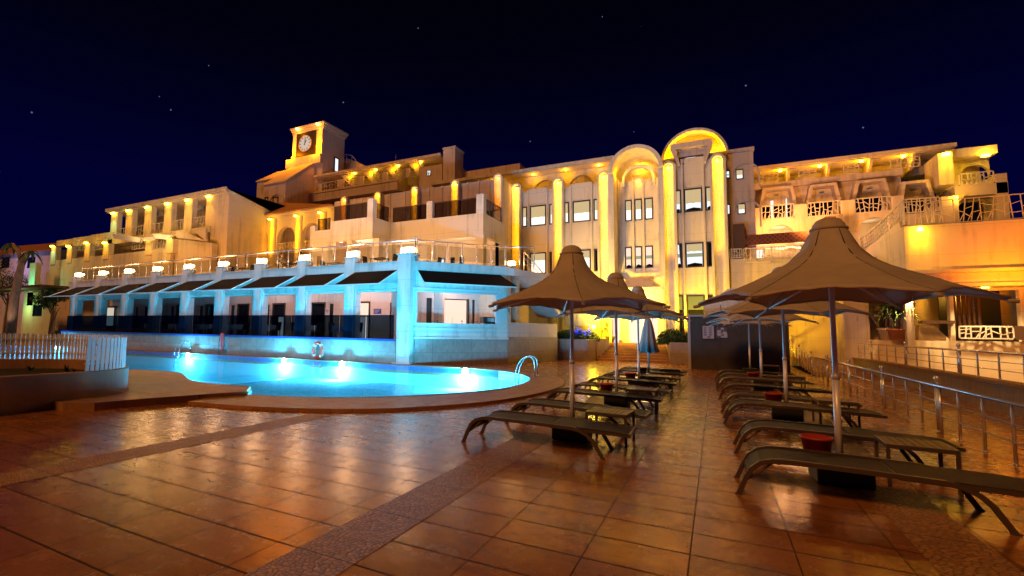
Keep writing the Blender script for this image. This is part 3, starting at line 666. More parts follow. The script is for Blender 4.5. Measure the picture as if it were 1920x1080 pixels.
# return wall behind the bay, running to the entrance planter
B0 = Vector((-9.0, 22.96)); B1 = Vector((-7.9, 27.9)); dl2 = (B1-B0).length; d2 = (B1-B0).normalized(); n2 = Vector((d2.y, -d2.x))
def TC(p): return Vector((B0.x+d2.x*p.x-n2.x*p.y, B0.y+d2.y*p.x-n2.y*p.y, p.z))
mb = LMB(RB); grid_wall(mb, .05, dl2, 0, 1.32, -.02, .3, [], TC); mb.build('low_wall', M['stone_side'], rb)
mb = LMB(RB); grid_wall(mb, .05, dl2, 1.32, 2.05, 0, .28, [], TC); mb.build('low_wall_cap', M['stucco'], rb)
mb = LMB(RB); grid_wall(mb, .05, .35, 2.05, 4.4, 0, .28, [], TC); grid_wall(mb, 1.25, 1.6, 2.05, 4.4, .3, .28, [], TC); mb.build('side_pier', M['stucco_warm'], rb)
mb = LMB(RB); quadT(mb, TC, .35, 6.2, 2.6, 1.9, 4.4); mb.build('back_room_wall', M['stucco_pink'], rb)
mb = LMB(RB); mb.prism([TC(Vector((.6, .05, 4.4))), TC(Vector((3.6, .05, 4.4))), TC(Vector((5.6, .05, 2.7))), TC(Vector((5.6, .05, 2.45))), TC(Vector((3.3, .05, 3.9)))], TC(Vector((0, 1.5, 0)))-TC(Vector((0, 0, 0))))
mb.build('stair_soffit', M['stucco'], rb)
# terrace stair flight descending to the right, with its own rail
mb = LMB(RB)
for k in range(9):
    q0 = TC(Vector((1.9+k*.32, .1, 0))); q1 = TC(Vector((1.9+(k+1)*.32, .1, 0))); w_ = (TC(Vector((0, 1.4, 0)))-TC(Vector((0, 0, 0))))
    z1 = zT-.02-k*.17; mb.prism([Vector((q0.x, q0.y, z1-.3)), Vector((q1.x, q1.y, z1-.3)), Vector((q1.x, q1.y, z1)), Vector((q0.x, q0.y, z1))], w_)
mb.build('stair_steps', M['planter'], rb)
mb = LMB(RB); pts = []
for k in range(4):
    q0 = TC(Vector((1.7+k*.95, .1, 0))); zz = zT+.05-max(0, k-.2)*.5
    mb.tube([Vector((q0.x, q0.y, zz)), Vector((q0.x, q0.y, zz+.95))], .025, 6); pts.append(Vector((q0.x, q0.y, zz+.95)))
mb.tube(pts, .03, 6)
for dz in (.3, .6): mb.tube([p_-Vector((0, 0, dz)) for p_ in pts], .014, 6)
mb.build('stair_rail', M['steel'], rb)
# floodlights on the column heads
lamps_px = [(762, 470), (663, 477), (564, 487), (484, 493), (405, 500), (345, 505), (288, 509), (235, 513), (187, 517), (145, 520)]
for i, x in enumerate([-12.49]+cx):
    zz = zT+.37 if i else 5.12
    mb = LMB(RB); mb.box(x-.2, x+.2, 19.22, 19.5, zz+.0, zz+.06); mb.box(x-.03, x+.03, 19.33, 19.39, zz+.06, zz+.10); o = mb.build('floodlight', M['lampbody'], rb)
    mb = LMB(RB); mb.box(x-.3, x+.3, 19.2, 19.46, zz+.10, zz+.30); mb.build('lens', M['lamp_white'], o, bevel=.03)
    local(lamp('flood_bulb', 'SPOT', (x, 19.6, zz+.35), (330, 330, 330, 300, 330, 230, 190, 160, 140, 130)[i], WARM if i < 3 else ((1, .44, .13) if i < 5 else (1, .36, .04)), rb, .12, target=(x+.6, 27, 6.2), angle=165, blend=.5), RB)
    local(lamp('flood_spill', 'POINT', (x, 19.0, zz+.25), 26, WARM, rb, .1), RB)
p = WP(970, 487, (A0.x, A0.y), (A1.x, A1.y)); p = Vector((-8.85, 23.2, zT+.16))
mb = LMB(RB); mb.box(p.x-.14, p.x+.14, p.y-.1, p.y+.14, p.z-.13, p.z-.02); o = mb.build('floodlight', M['lampbody'], rb)
mb = LMB(RB); mb.box(p.x-.16, p.x+.16, p.y-.14, p.y+.1, p.z-.02, p.z+.16); mb.build('lens', M['lamp_white'], o, bevel=.03)
local(lamp('facade_flood', 'SPOT', p+Vector((.1, .3, .25)), 720, (1.0, .44, .12), rb, .15, target=(-3.5, 32, 9.0), angle=120, blend=.9), RB)
# ------------------------------------------------------------------ no smoking sign and blue notice
q_ = W(614, 584, 22.15); o = empty('no_smoking_sign', q_, label='white no smoking sign on the gallery wall left of a blue-lit column', cat='sign')
mb = MB(); mb.box(-.14, .14, -.03, 0, -.2, .2); mb.build('plate', M['signwhite'], o)
mb = MB(); ring = [(.09*math.cos(t), -.036, .05+.09*math.sin(t)) for t in [2*PI*k/20 for k in range(20)]]; mb.tube(ring, .012, 5, closed=True); mb.bar((-.06, -.036, .11), (.06, -.036, -.01), .012, .016); mb.bar((-.05, -.034, .04), (.06, -.034, .04), .01, .022); mb.bar((-.1, -.034, -.1), (.1, -.034, -.1), .008, .014); mb.build('symbol', M['posterdark'], o)
q_ = W(708, 585, 21.9); o = empty('notice_board', q_, label='small blue notice with white lines beside the lit shelves', cat='sign')
mb = MB(); mb.box(-.24, .24, -.03, 0, -.1, .17); mb.build('plate', M['signblue'], o)
mb = MB()
for k in range(3): mb.box(-.18, .18-.07*k, -.036, -.031, .09-.06*k, .11-.06*k)
mb.build('lettering', M['signwhite'], o)
# ------------------------------------------------------------------ smoked glass screen on the base wall
gs = empty('glass_screen', (-22, 19.35, 1.17), label='smoked glass windbreak on the pool wall in front of the dining tables', cat='glass screen'); GO = Vector((-22, 19.35, 1.17))
x = -12.95
while x > -41:
    mb = LMB(GO); mb.box(x-1.6, x-.02, 18.985, 19.0, 1.175, 2.28); mb.build('glass_panel', M['glass_dark'], gs); x -= 1.61
# ------------------------------------------------------------------ terrace balustrade
tb = empty('terrace_balustrade', (-22, 19.3, zT), label='clear glass balustrade with steel posts along the restaurant roof terrace', cat='balustrade'); TO = Vector((-22, 19.3, zT))
def balus(path, n, r0=0):
    P = [Vector(p) for p in path]
    for a, b in zip(P, P[1:]):
        Ls = (b-a).length; k = max(1, round(Ls/.8))
        for i in range(k+1):
            if i == k and b is not P[-1]: continue
            p = a.lerp(b, i/k); mb = LMB(TO); tall = i == 0
            mb.tube([p, p+Vector((0, 0, .2)), p+Vector((0, 0, .32)), p+Vector((0, 0, .96))], [.02, .02, .036, .02], 6)
            if tall: mb.lathe([(.0001, 1.0), (.03, 1.03), (.035, 1.07), (.02, 1.12), (.0001, 1.15)], p, 8)
            mb.build('post', M['steel'], tb)
            if i < k:
                q = a.lerp(b, (i+1)/k); mb = LMB(TO); t = (q-p).normalized()*.06; w_ = Vector((t.y, -t.x, 0)).normalized()*.006
                mb.prism([p+t-w_+Vector((0, 0, .12)), q-t-w_+Vector((0, 0, .12)), q-t-w_+Vector((0, 0, .82)), p+t-w_+Vector((0, 0, .82))], w_*2); mb.build('glass_panel', M['glass_clear'], tb)
    mb = LMB(TO); mb.tube([p+Vector((0, 0, .98)) for p in P], .032, 8); mb.build('handrail', M['steel'], tb)
zz = zT+.03
balus([(x+.4, 19.32, zz) for x in reversed([-12.49]+cx)], 0)
a = TB(Vector((.2, .05, zz))); b = TB(Vector((dl-.1, .05, zz))); c = Vector((-7.75, 23.4, zz)); d = Vector((-7.1, 25.6, zz))
balus([(-12.09, 19.32, zz), a, b], 0)
balus([b+Vector((.02, .02, 0)), c], 0)
# ------------------------------------------------------------------ dining tables seen through the smoked glass
TBL = None
def dining_table(loc):
    o = empty('dining_table', loc)
    mb = MB(); mb.box(-.42, .42, -.42, .42, .70, .74); mb.build('tabletop', M['wood'], o)
    mb = MB(); mb.box(-.45, .45, -.45, .45, .742, .752); n_ = 14
    for sx, sy in ((1, 0), (-1, 0), (0, 1), (0, -1)):
        for k in range(n_):
            t0 = -.45+.9*k/n_; t1 = -.45+.9*(k+1)/n_; e0 = .452+.02*math.sin(k*2.3); e1 = .452+.02*math.sin((k+1)*2.3)
            if sx: mb.face([(sx*.45, t0, .75), (sx*.45, t1, .75), (sx*e1, t1, .40), (sx*e0, t0, .40)])
            else: mb.face([(t0, sy*.45, .75), (t1, sy*.45, .75), (t1, sy*e1, .40), (t0, sy*e0, .40)])
    mb.build('tablecloth', M['cloth'], o)
    for sx in (-1, 1):
        for sy in (-1, 1):
            mb = MB(); mb.box(sx*.36-.025, sx*.36+.025, sy*.36-.025, sy*.36+.025, 0, .70); mb.build('leg', M['alu'], o)
    return o
def chair(loc, rz, mat):
    o = empty('dining_chair', loc, rz)
    mb = MB(); mb.box(-.22, .22, -.22, .22, .43, .47); mb.build('seat', mat, o, bevel=.01)
    mb = MB(); mb.prism([(-.22, .2, .47), (.22, .2, .47), (.2, .28, .92), (-.2, .28, .92)], (0, .03, 0)); mb.build('backrest', mat, o)
    for sx in (-1, 1):
        for sy in (-1, 1): mb = MB(); mb.box(sx*.19-.018, sx*.19+.018, sy*.19-.018, sy*.19+.018, 0, .43); mb.build('leg', mat, o)
    return o
tp = [(645, 'nearest the corner column'), (572, 'behind the ring buoy'), (497, 'fourth from the corner column'), (440, 'above the rescue tube'), (384, 'left of the rescue tube'), (334, 'second left of the rescue tube'), (288, 'third left of the rescue tube'), (238, 'farthest left')]
T0 = dining_table((0, 0, 0)); C0 = chair((0, 0, 0), 0, M['black'])
for k, (px, where) in enumerate(tp):
    x = W(px, 610, 20.3).x; o = T0 if k == 0 else copy_tree(T0); o.location = (x, 20.35, zF)
    tag(o, 'white clothed dining table behind the smoked glass, '+where, 'table', 'dining tables behind the smoked glass')
    for s in (0, 1):
        c_ = C0 if (k == 0 and s == 0) else copy_tree(C0); c_.location = (x+(-.75 if s else .75), 20.35+.1*s, zF); c_.rotation_euler = (0, 0, R(90 if s else -90)+.15*(k % 3-1))
        tag(c_, 'black dining chair on the '+('left' if s else 'right')+' side of the table '+where, 'chair', 'dining chairs behind the smoked glass')
# ================================================================== main hotel block (central facade)
MO = Vector((-6, 32, 0))
hb_ = empty('hotel_main_block', MO, label='central hotel block with glowing yellow niches, dark framed lit windows and barrel arches', cat='building')
YB = 32.0
def wx(px, py=400, Y=YB): return W(px, py, Y).x
def window(parent, origin, x0, x1, z0, z1, y, pane='win_white', blind=.45, fw=.075, curtain=False, name='window'):
    mb = LMB(origin); d0, d1 = y-.035, y+.12
    mb.box(x0, x0+fw, d0, d1, z0, z1); mb.box(x1-fw, x1, d0, d1, z0, z1); mb.box(x0+fw, x1-fw, d0, d1, z0, z0+fw); mb.box(x0+fw, x1-fw, d0, d1, z1-fw, z1)
    o = mb.build(name, M['framedark'], parent)
    mb = LMB(origin); mb.box(x0+fw, x1-fw, y+.06, y+.08, z0+fw, z1-fw); mb.build('pane', M[pane], o)
    if pane in ('win_cool', 'win_pink') and x1-x0 > .25:
        mb = LMB(origin); hh = z1-z0-2*fw; mb.box(x0+fw+.01, x1-fw-.01, y+.052, y+.058, z0+fw+hh*.42, z0+fw+hh*.58); mb.build('ceiling_band', M['win_band'], o)
        mb = LMB(origin); mb.prism([(x0+fw+.01, y+.052, z0+fw+.01), (x1-fw-.01, y+.052, z0+fw+.01), (x1-fw-.01, y+.052, z0+fw+hh*.1), ((x0+x1)/2, y+.052, z0+fw+hh*.16), (x0+fw+.01, y+.052, z0+fw+hh*.09)], (0, .006, 0)); mb.build('furniture', M['pane_dark'], o)
    if blind:
        mb = LMB(origin); zb = z1-fw-(z1-z0-2*fw)*blind; n = 8; w = x1-x0-2*fw
        for k in range(n):
            a, b = x0+fw+.01+(w-.02)*k/n, x0+fw+.01+(w-.02)*(k+1)/n
            sag = lambda t: zb-.05*abs(math.sin(PI*3*(t-x0)/(x1-x0)))
            mb.face([(a, y+.05, sag(a)), (b, y+.05, sag(b)), (b, y+.05, z1-fw), (a, y+.05, z1-fw)])
        mb.build('blind', M['win_blind'], o)
    if curtain:
        mb = LMB(origin); w = (x1-x0-2*fw)*.5; n = 6
        for k in range(n):
            t0, t1 = k/n, (k+1)/n; e = lambda t: x1-fw-w*(1-.75*t**1.5); zt_ = lambda t: z1-fw-(z1-z0-2*fw)*t
            mb.face([(x1-fw, y+.045, zt_(t0)), (x1-fw, y+.045, zt_(t1)), (e(t1), y+.045, zt_(t1)), (e(t0), y+.045, zt_(t0))])
        mb.build('curtain', M['darkvoid'], o)
    return o
def niche(parent, origin, xc, y, z0, ztop, w=.52, fr=.13, proj=.34, light=46, col=YEL, mat='lamp_yellow', wall='stucco', fill_len=5.0):
    """tall pilaster: rounded frame round a lit channel, lamp under the crown"""
    r = w/2; zs = ztop-fr-r
    mb = LMB(origin); arch_band(mb, xc, zs, r, r+fr, y-proj, y+.02, z0); o = mb.build('niche_pilaster', M[wall], parent)
    mb = LMB(origin); n = 8                               # concave back of the channel
    pts = [(xc-r, y-.03)]+[(xc-r*math.cos(PI*k/n)*.98, y-.20+.17*math.sin(PI*k/n)) for k in range(n+1)]+[(xc+r, y-.03)]
    for a, b in zip(pts[1:-1], pts[2:-1]): mb.face([(a[0], a[1], z0), (b[0], b[1], z0), (b[0], b[1], zs+r*.6), (a[0], a[1], zs+r*.6)])
    mb.build('channel', M[wall], o)
    mb = LMB(origin); mb.lathe([(.0001, -.06), (.05, -.04), (.065, 0), (.05, .05), (.0001, .06)], (xc, y-.24, zs+.02), 10); mb.build('bulb', M[mat], o)
    local(lamp('niche_light', 'SPOT', (xc, y-.30, zs-.08), light*2.6, col, o, .05, target=(xc, y-.19, zs-4.0), angle=70, blend=1.0), origin)
    ar = local(lamp('niche_fill', 'AREA', (xc, y-.33, zs-fill_len/2-.2), light*fill_len*.10, (1, .38, 0) if col == YEL else col, o), origin); ar.data.shape = 'RECTANGLE'; ar.data.size = .05; ar.data.size_y = fill_len; ar.rotation_euler = (R(90), 0, 0)  # unseen area light added to brighten the channel below the bulb
    local(lamp('niche_glow', 'POINT', (xc, y-.30, zs-.15), light*.14, col, o, .05), origin)
    return o
# ---- facade wall B
row2 = (8.72, 10.12); row1 = (5.45, 6.9)
win_px = [(979, 988.5), (994, 1024), (1030, 1039), (1058, 1067), (1074, 1107), (1113, 1123.5)]
winC = [(1265, 1277.5), (1283, 1317), (1323, 1337)]
wins = [(wx(a, 385), wx(b, 385)) for a, b in win_px]; winsC = [(wx(a, 385), wx(b, 385)) for a, b in winC]
XB0, XA, XA1, XC1 = -12.15, -5.62, -2.52, .78
holes = [(a, b, *row2) for a, b in wins+winsC]+[(a, b, *row1) for a, b in wins+winsC]
gC = [(winsC[0][0], winsC[0][1], 1.55, 3.85), (winsC[1][0], winsC[1][1], 2.25, 3.85), (winsC[2][0], winsC[2][1], 1.55, 3.85)]
mb = LMB(MO); grid_wall(mb, XB0, XA, .95, 11.12, YB, .35, [h for h in holes if h[1] < XA]); mb.build('left_facade_wall', M['stucco'], hb_)
mb = LMB(MO); grid_wall(mb, XA1, XC1, .95, 11.75, YB, .35, [h for h in holes if h[0] > XA1]+gC); mb.build('right_facade_wall', M['stucco'], hb_)
mb = LMB(MO)
for x in (991, 1026.5, 1071, 1110): mb = LMB(MO); xx = wx(x, 385); mb.box(xx-.045, xx+.045, YB-.13, YB, .95, 11.25); mb.build('rib', M['stucco'], hb_)
for x in (1280, 1320): mb = LMB(MO); xx = wx(x, 385); mb.box(xx-.05, xx+.05, YB-.15, YB, .95, 11.9); mb.build('rib', M['stucco'], hb_)
for a, b in ((wx(991), wx(1026.5)), (wx(1071), wx(1110))): mb = LMB(MO); mb.box(a+.05, b-.05, YB-.06, YB-.002, row2[1]+.12, 11.28); mb.build('parapet_panel', M['stucco'], hb_)
for i, (a, b) in enumerate(wins):
    mid = i % 3 == 1
    window(hb_, MO, a, b, *row2, YB, 'win_white', .55 if mid else .5)
    window(hb_, MO, a, b, *row1, YB, 'win_white' if i in (1, 4) else 'pane_dark', .32 if i in (1, 4) else 0, curtain=i in (5,))
for i, (a, b) in enumerate(winsC):
    window(hb_, MO, a, b, *row2, YB, 'win_cool', .6)
    window(hb_, MO, a, b, *row1, YB, 'win_cool' if i < 2 else 'pane_dark', .0 if i != 1 else .3, curtain=i == 0)
    h = gC[i]; o = window(hb_, MO, a, b, h[2], h[3], YB, 'pane_dark', 0)
    if i < 2: mb = LMB(MO); mb.box(a+.08, b-.08, YB+.045, YB+.055, 3.0, 3.77); mb.build('blind', emis('yellow_blind_%d' % i, (.75, .70, .08), .42) , o)
for px, zt_ in ((970, 11.78), (1048, 11.78), (1133, 11.80)): niche(hb_, MO, wx(px, 340), YB, .95, zt_)
for px in (1253, 1345): niche(hb_, MO, wx(px, 310), YB, .95, 11.85 if px < 1300 else 11.9, w=.56)
# side return between the set-back and the forward left part
mb = LMB(MO); mb.prism([(-12.02, 29.3, 4.7), (-12.18, 32.35, 4.7), (-12.45, 32.35, 4.7), (-12.3, 29.3, 4.7)], (0, 0, 7.0)); mb.build('return_wall', M['stucco'], hb_)
# ---- arch bay
xc = -4.06; yA = 33.0
holesA = []
for a, b in ((1172, 1185), (1190, 1204), (1209, 1224.5)): holesA.append((wx(a, 395, yA), wx(b, 395, yA), W(1198, 413, yA).z, W(1198, 373, yA).z)); holesA.append((wx(a, 480, yA), wx(b, 480, yA), W(1198, 503, yA).z, W(1198, 462, yA).z))
mb = LMB(MO); grid_wall(mb, XA-.05, XA1+.05, 4.6, 11.3, yA, .3, holesA); mb.build('arch_bay_wall', M['stucco'], hb_)
for i, (a, b, c, d) in enumerate(holesA): window(hb_, MO, a, b, c, d, yA, 'win_white' if i % 2 == 0 else 'win_pink', .45 if i % 2 == 0 else .0, fw=.065)
mb = LMB(MO)
for a, b in zip(holesA[::2], holesA[2::2]):
    m_ = (a[1]+b[0])/2; mb = LMB(MO); mb.box(m_-.05, m_+.05, yA-.12, yA-.001, 5.4, 11.4); mb.build('rib', M['stucco'], hb_)
for x in (XA+.35, XA1-.35): mb = LMB(MO); mb.box(x-.05, x+.05, yA-.12, yA-.001, 5.4, 11.4); mb.build('rib', M['stucco'], hb_)
mb = LMB(MO)
for x0, x1 in ((XA-.02, XA+.28), (XA1-.28, XA1+.02)): mb = LMB(MO); mb.box(x0, x1, 31.45, yA-.01, 4.9, 11.45); mb.build('arch_jamb', M['stucco'], hb_)
mb = LMB(MO); arch_band(mb, xc, 11.45, 1.34, 1.56, 31.2, 35.0, None, 28); mb.build('barrel_arch', M['stucco'], hb_)
mb = LMB(MO); arch_band(mb, xc, 11.25, .82, .98, yA-.3, yA+.02, 10.9, 24); mb.build('inner_arch', M['stucco'], hb_)
mb = LMB(MO); arch_band(mb, xc, 11.1, .16, .30, yA-.35, yA+.02, None, 16); mb.build('small_arch', M['stucco'], hb_)
mb = LMB(MO); mb.box(XA, XA1, 34.9, 35.1, 11.2, 13.0); mb.build('arch_rear_wall', M['stucco_warm'], hb_)
for (x, y, z, e) in ((xc, 34.4, 12.5, 42), (xc, yA-.12, 11.22, 7), (xc-1.1, 32.2, 11.55, 34), (xc+1.1, 32.2, 11.55, 34)):
    local(lamp('arch_light', 'POINT', (x, y, z), e, YEL, hb_, .06), MO)
for x, y, z in ((xc, 34.3, 12.6), (xc, yA-.2, 11.14)):
    mb = LMB(MO); mb.lathe([(.0001, -.05), (.06, -.02), (.06, .02), (.0001, .05)], (x, y, z), 10); mb.build('bulb', M['lamp_yellow'], hb_)
# lower part of the arch bay and entrance
mb = LMB(MO); mb.prism([(XA-.05, 32.6, 5.05), (XA+.62, 32.6, 5.05), (XA+.8, 32.6, 4.78), (XA1-.8, 32.6, 4.78), (XA1-.62, 32.6, 5.05), (XA1+.05, 32.6, 5.05), (XA1+.05, 32.6, 3.6), (XA-.05, 32.6, 3.6)], (0, .38, 0)); mb.build('entrance_parapet', M['stucco'], hb_)
a = W(1170, 592, 31.6)
mb = LMB(MO); zc0, zc1 = W(1198, 539, 31.7).z, W(1198, 517, 31.7).z
mb.prism([(xc-1.35, 31.6, zc0), (xc+1.35, 31.6, zc0), (xc+.5, 32.55, zc1), (xc-.5, 32.55, zc1)], (0, .06, -.06)); mb.build('entrance_canopy', M['stucco_pink'], hb_)
for s in (-1, 1): mb = LMB(MO); mb.prism([(xc+s*1.35, 31.62, zc0), (xc+s*1.25, 31.62, zc0), (xc+s*1.9, 31.9, 2.0), (xc+s*2.0, 31.9, 2.0)], (0, .7, 0)); mb.build('canopy_bracket', M['stucco'], hb_)
# entrance wall with doorways
yE = 32.9; zE = 1.0
ent = [(-6.3, -5.6, zE, 3.2), (-5.4, -4.25, zE, 3.3), (-3.75, -2.75, zE, 3.3)]
mb = LMB(MO); grid_wall(mb, -12, -2.45, zE, 4.8, yE, .25, [(-7.9, -6.55, zE, 3.3), (-6.35, -5.3, zE, 3.3), (-4.75, -3.1, zE, 3.3)]); mb.build('entrance_wall', M['stucco_warm'], hb_)
mb = LMB(MO); mb.box(XB0, -6.0, 29.5, 33, zE-1.3, zE); mb.box(-6.0, -2.3, 31.5, 33, zE-1.3, zE); mb.build('entrance_floor', M['planter'], hb_)
for (a, b), pn in (((-7.9, -6.55), 'win_pink'), ((-6.35, -5.3), 'win_pink'), ((-4.75, -3.1), 'win_pink')):
    mb = LMB(MO); m_ = (a+b)/2
    mb.box(a, a+.07, yE+.02, yE+.14, zE, 3.3); mb.box(b-.07, b, yE+.02, yE+.14, zE, 3.3); mb.box(m_-.04, m_+.04, yE+.02, yE+.14, zE, 3.23); mb.box(a+.07, b-.07, yE+.02, yE+.14, 3.23, 3.3)
    o = mb.build('entrance_door', M['alu'], hb_)
    mb = LMB(MO); mb.box(a+.07, b-.07, yE+.08, yE+.1, zE, 3.23); mb.build('pane', M[pn], o)
# ---- barrel vault and dormer above bay C
xv = -.88
mb = LMB(MO); arch_band(mb, xv, 12.15, 1.66, 1.80, 32.55, 33.5, None, 30); mb.build('vault_ring', M['stucco'], hb_)
mb = LMB(MO); n = 24; ring = [(xv+1.66*math.cos(PI*k/n), 33.3, 12.15+1.66*math.sin(PI*k/n)) for k in range(n+1)]; mb.prism(ring, (0, .15, 0)); mb.build('vault_lunette', M['stucco_warm'], hb_)
mb = LMB(MO); mb.box(XA1, XC1, 32.36, 33.6, 11.6, 12.14); mb.box(XA1-.05, XC1+.05, 32.2, 33.6, 12.02, 12.16); mb.build('vault_base', M['stucco'], hb_)
for x, e in ((xv-1.25, 45), (xv-.4, 75), (xv+.4, 75), (xv+1.25, 45)): local(lamp('vault_light', 'POINT', (x, 32.8, 12.34), e, YEL, hb_, .08), MO)
x0, x1 = wx(1258, 275), wx(1336, 275)
mb = LMB(MO); mb.prism([(x0, 31.7, 12.55), (x1, 31.7, 12.55), (x1, 31.7, 12.85), (x0, 31.7, 12.85)], (0, .9, 0))
mb.prism([(x0, 31.75, 12.55), (x0+.25, 31.75, 12.55), (x0+.5, 31.75, 11.5), (x0+.36, 31.75, 11.5)], (0, .6, 0)); mb.prism([(x1, 31.75, 12.55), (x1-.25, 31.75, 12.55), (x1-.5, 31.75, 11.5), (x1-.36, 31.75, 11.5)], (0, .6, 0))
mb.box(x0+.3, x1-.3, 32.05, 32.3, 11.4, 12.5)
mb.build('dormer', M['stucco_pink'], hb_)
window(hb_, MO, wx(1273, 305, 32.0), wx(1319, 305, 32.0), 11.62, 12.06, 32.0, 'pane_dark', 0)
mb = LMB(MO); mb.box(wx(1286, 305, 32.0), wx(1304, 305, 32.0), 31.99, 32.03, 11.70, 12.0); mb.build('lit_pane', M['win_cool'], hb_)
mb = LMB(MO); a, b = wx(1281, 320), wx(1321, 320); mb.box(a+.05, b-.05, YB-.06, YB-.002, row2[1]+.12, 11.95); mb.build('parapet_panel', M['stucco'], hb_)
# ---- blind-arched stair tower on the right
xt0, xt1 = .8, W(1412.5, 300, 32.6).x; yt = 32.6
tw = []
for (a, b, c, d) in ((1359, 1369, 336, 320), (1379.5, 1394, 337, 318), (1362, 1369.5, 403, 383), (1383, 1398, 402, 382)):
    tw.append((W(a, (c+d)/2, yt).x, W(b, (c+d)/2, yt).x, W(a, c, yt).z, W(a, d, yt).z))
mb = LMB(MO); grid_wall(mb, xt0, xt1, .95, 12.12, yt, .3, tw); mb.box(xt0, xt1+.06, yt-.08, yt+.4, 12.12, 12.3); mb.box(xt1-.3, xt1, yt+.3, yt+4, .95, 12.12); mb.build('stair_tower_wall', M['stucco_pink'], hb_)
for a, b, c, d in tw: window(hb_, MO, a, b, c, d, yt, 'win_cool' if b-a < .3 else 'win_white', .5 if b-a > .3 else 0, fw=.05)
for z in (10.75, 8.55): mb = LMB(MO); arch_band(mb, (xt0+xt1)/2+.25, z, .62, .70, yt-.06, yt, z-.9, 16); mb.build('blind_arch', M['stucco_pink'], hb_)
# ---- set-back upper floor and overhanging eave
zE0 = W(1000, 320, 33.4).z
xl, xr = W(905, 330, 33.4).x, W(1146, 301, 33.4).x
mb = LMB(MO); mb.box(-19.5, XA+.05, 33.4, 40, zE0-.05, zE0+.16); mb.box(-19.5, XA+.0, 33.32, 33.46, zE0+.0, zE0+.22); mb.build('eave', M['stucco_warm'], hb_)
mb = LMB(MO); mb.box(-19.5, XA, 34.6, 34.9, 11.0, zE0-.05); mb.box(XB0, XA, YB+.35, 34.6, 10.8, 11.0); mb.build('upper_wall', M['stucco_warm'], hb_)
for px, py in ((1000, 325), (1060.5, 317.5), (1123, 309.5), (930, 333)):
    x = W(px, py, 34.0).x; mb = LMB(MO); mb.lathe([(.07, 0), (.085, -.02), (.06, -.07), (.0001, -.085)], (x, 34.0, zE0-.051), 10); mb.build('soffit_lamp', M['lamp_yellow'], hb_)
    local(lamp('soffit_light', 'POINT', (x, 34.05, zE0-.26), 22, YEL, hb_, .05), MO)
for px in (1023, 1090): mb = LMB(MO); arch_band(mb, W(px, 340, 34.55).x, 11.75, .85, 1.0, 34.5, 34.6, None, 18); mb.build('gable_arch', M['stucco_warm'], hb_)
# ---- left forward part A, with pilasters
YA = 29.3
nA = [W(px, py, YA).x for px, py in ((937, 335), (857, 347), (782, 357), (713, 366), (650, 376))]
zA = 11.68
mb = LMB(MO)
hA = []
for a, b in ((905, 922), (880, 891), (868, 874), (828, 838), (800, 812), (765, 776), (745, 757)): hA.append((W(a, 400, YA).x, W(b, 400, YA).x, 8.1, 9.35))
hT = []
for a, b in ((822, 834), (845, 853), (862, 869), (895, 905)): hT.append((W(a, 480, YA).x, W(b, 480, YA).x, 4.8 if b-a < 10 else 5.0, 6.5))
grid_wall(mb, nA[4]-1.2, -12.05, 4.7, 11.45, YA, .35, hA+hT); mb.build('left_wing_wall', M['stucco_pink'], hb_)
for a, b, c, d in hA: window(hb_, MO, a, b, c, d, YA, 'pane_dark', 0, fw=.05)
for i, (a, b, c, d) in enumerate(hT): window(hb_, MO, a, b, c, d, YA, 'win_cool' if i in (0, 3) else 'pane_dark', 0, fw=.05)
mb = LMB(MO)
for px in (668, 680, 697, 732, 760, 805, 829, 877, 898, 918): x = W(px, 365, YA).x; mb = LMB(MO); mb.box(x-.03, x+.03, YA-.05, YA-.001, 7.9, 11.5); mb.build('rib', M['stucco_pink'], hb_)
for i, x in enumerate(nA): niche(hb_, MO, x, YA, 7.95, zA, w=.44, fr=.10, proj=.36, light=30, fill_len=2.6, col=(1, .28, .0) if i in (0, 4) else (1, .42, .0), mat='lamp_yellow' if i not in (0, 4) else 'lamp_orange', wall='stucco_pink')
# ---- balcony block in front of A
zb0, zb1 = 7.1, 8.42; s1, s2 = 25.9, 24.0
xP0, xP1 = W(622, 412, s2).x, W(699, 406, s2).x; xR = W(906, 398, s1).x
mb = LMB(MO)
mb.box(xP0-.1, xP1, s2, s2+.25, zb0, zb1); mb.box(xP1-.25, xP1, s2+.25, s1, zb0, zb1); mb.box(xP1, xR-.25, s1, s1+.25, zb0, zb1); mb.box(xR-.25, xR, s1, YA, zb0, zb1)
mb.build('balcony_parapet', M['stucco'], hb_)
mb = LMB(MO); mb.box(xP0-.1, xP1-.25, s2+.25, YA, 7.5, 7.9); mb.box(xP1-.25, xR-.25, s1+.25, YA, 7.5, 7.9); mb.build('balcony_slab', M['ceiling'], hb_)
piers = [(xP1-.42, s2-.02, 0.42, 9.55), (W(805, 405, s1).x-.2, s1-.02, .42, 9.5), (xR-.44, s1-.02, .46, 9.55)]
for x, y, w, zt_ in piers: mb = LMB(MO); mb.box(x, x+w, y, y+.42, 8.42, zt_); mb.build('balcony_pier', M['stucco'], hb_, bevel=.01)
for px, y in ((610, s2), (655, s2), (704, s2), (729, s1), (806, s1), (899, s1)):
    x = W(px, 455, y).x; mb = LMB(MO); mb.box(x-.24, x+.24, y+.02, y+.48, 4.74, 7.1); mb.build('colonnade_pier', M['stucco'], hb_, bevel=.01)
xs0 = W(583, 430, 24.3).x
mb = LMB(MO); mb.box(xs0, xP0-.1, s2+.3, s2+.55, 6.35, 8.0); mb.box(xs0-.05, xs0+.35, s2+.28, s2+.6, 4.74, 8.35); mb.box(xP0-.35, xP0-.11, s2+.28, s2+.6, 6.3, 8.25); mb.build('stair_parapet', M['stucco'], hb_)
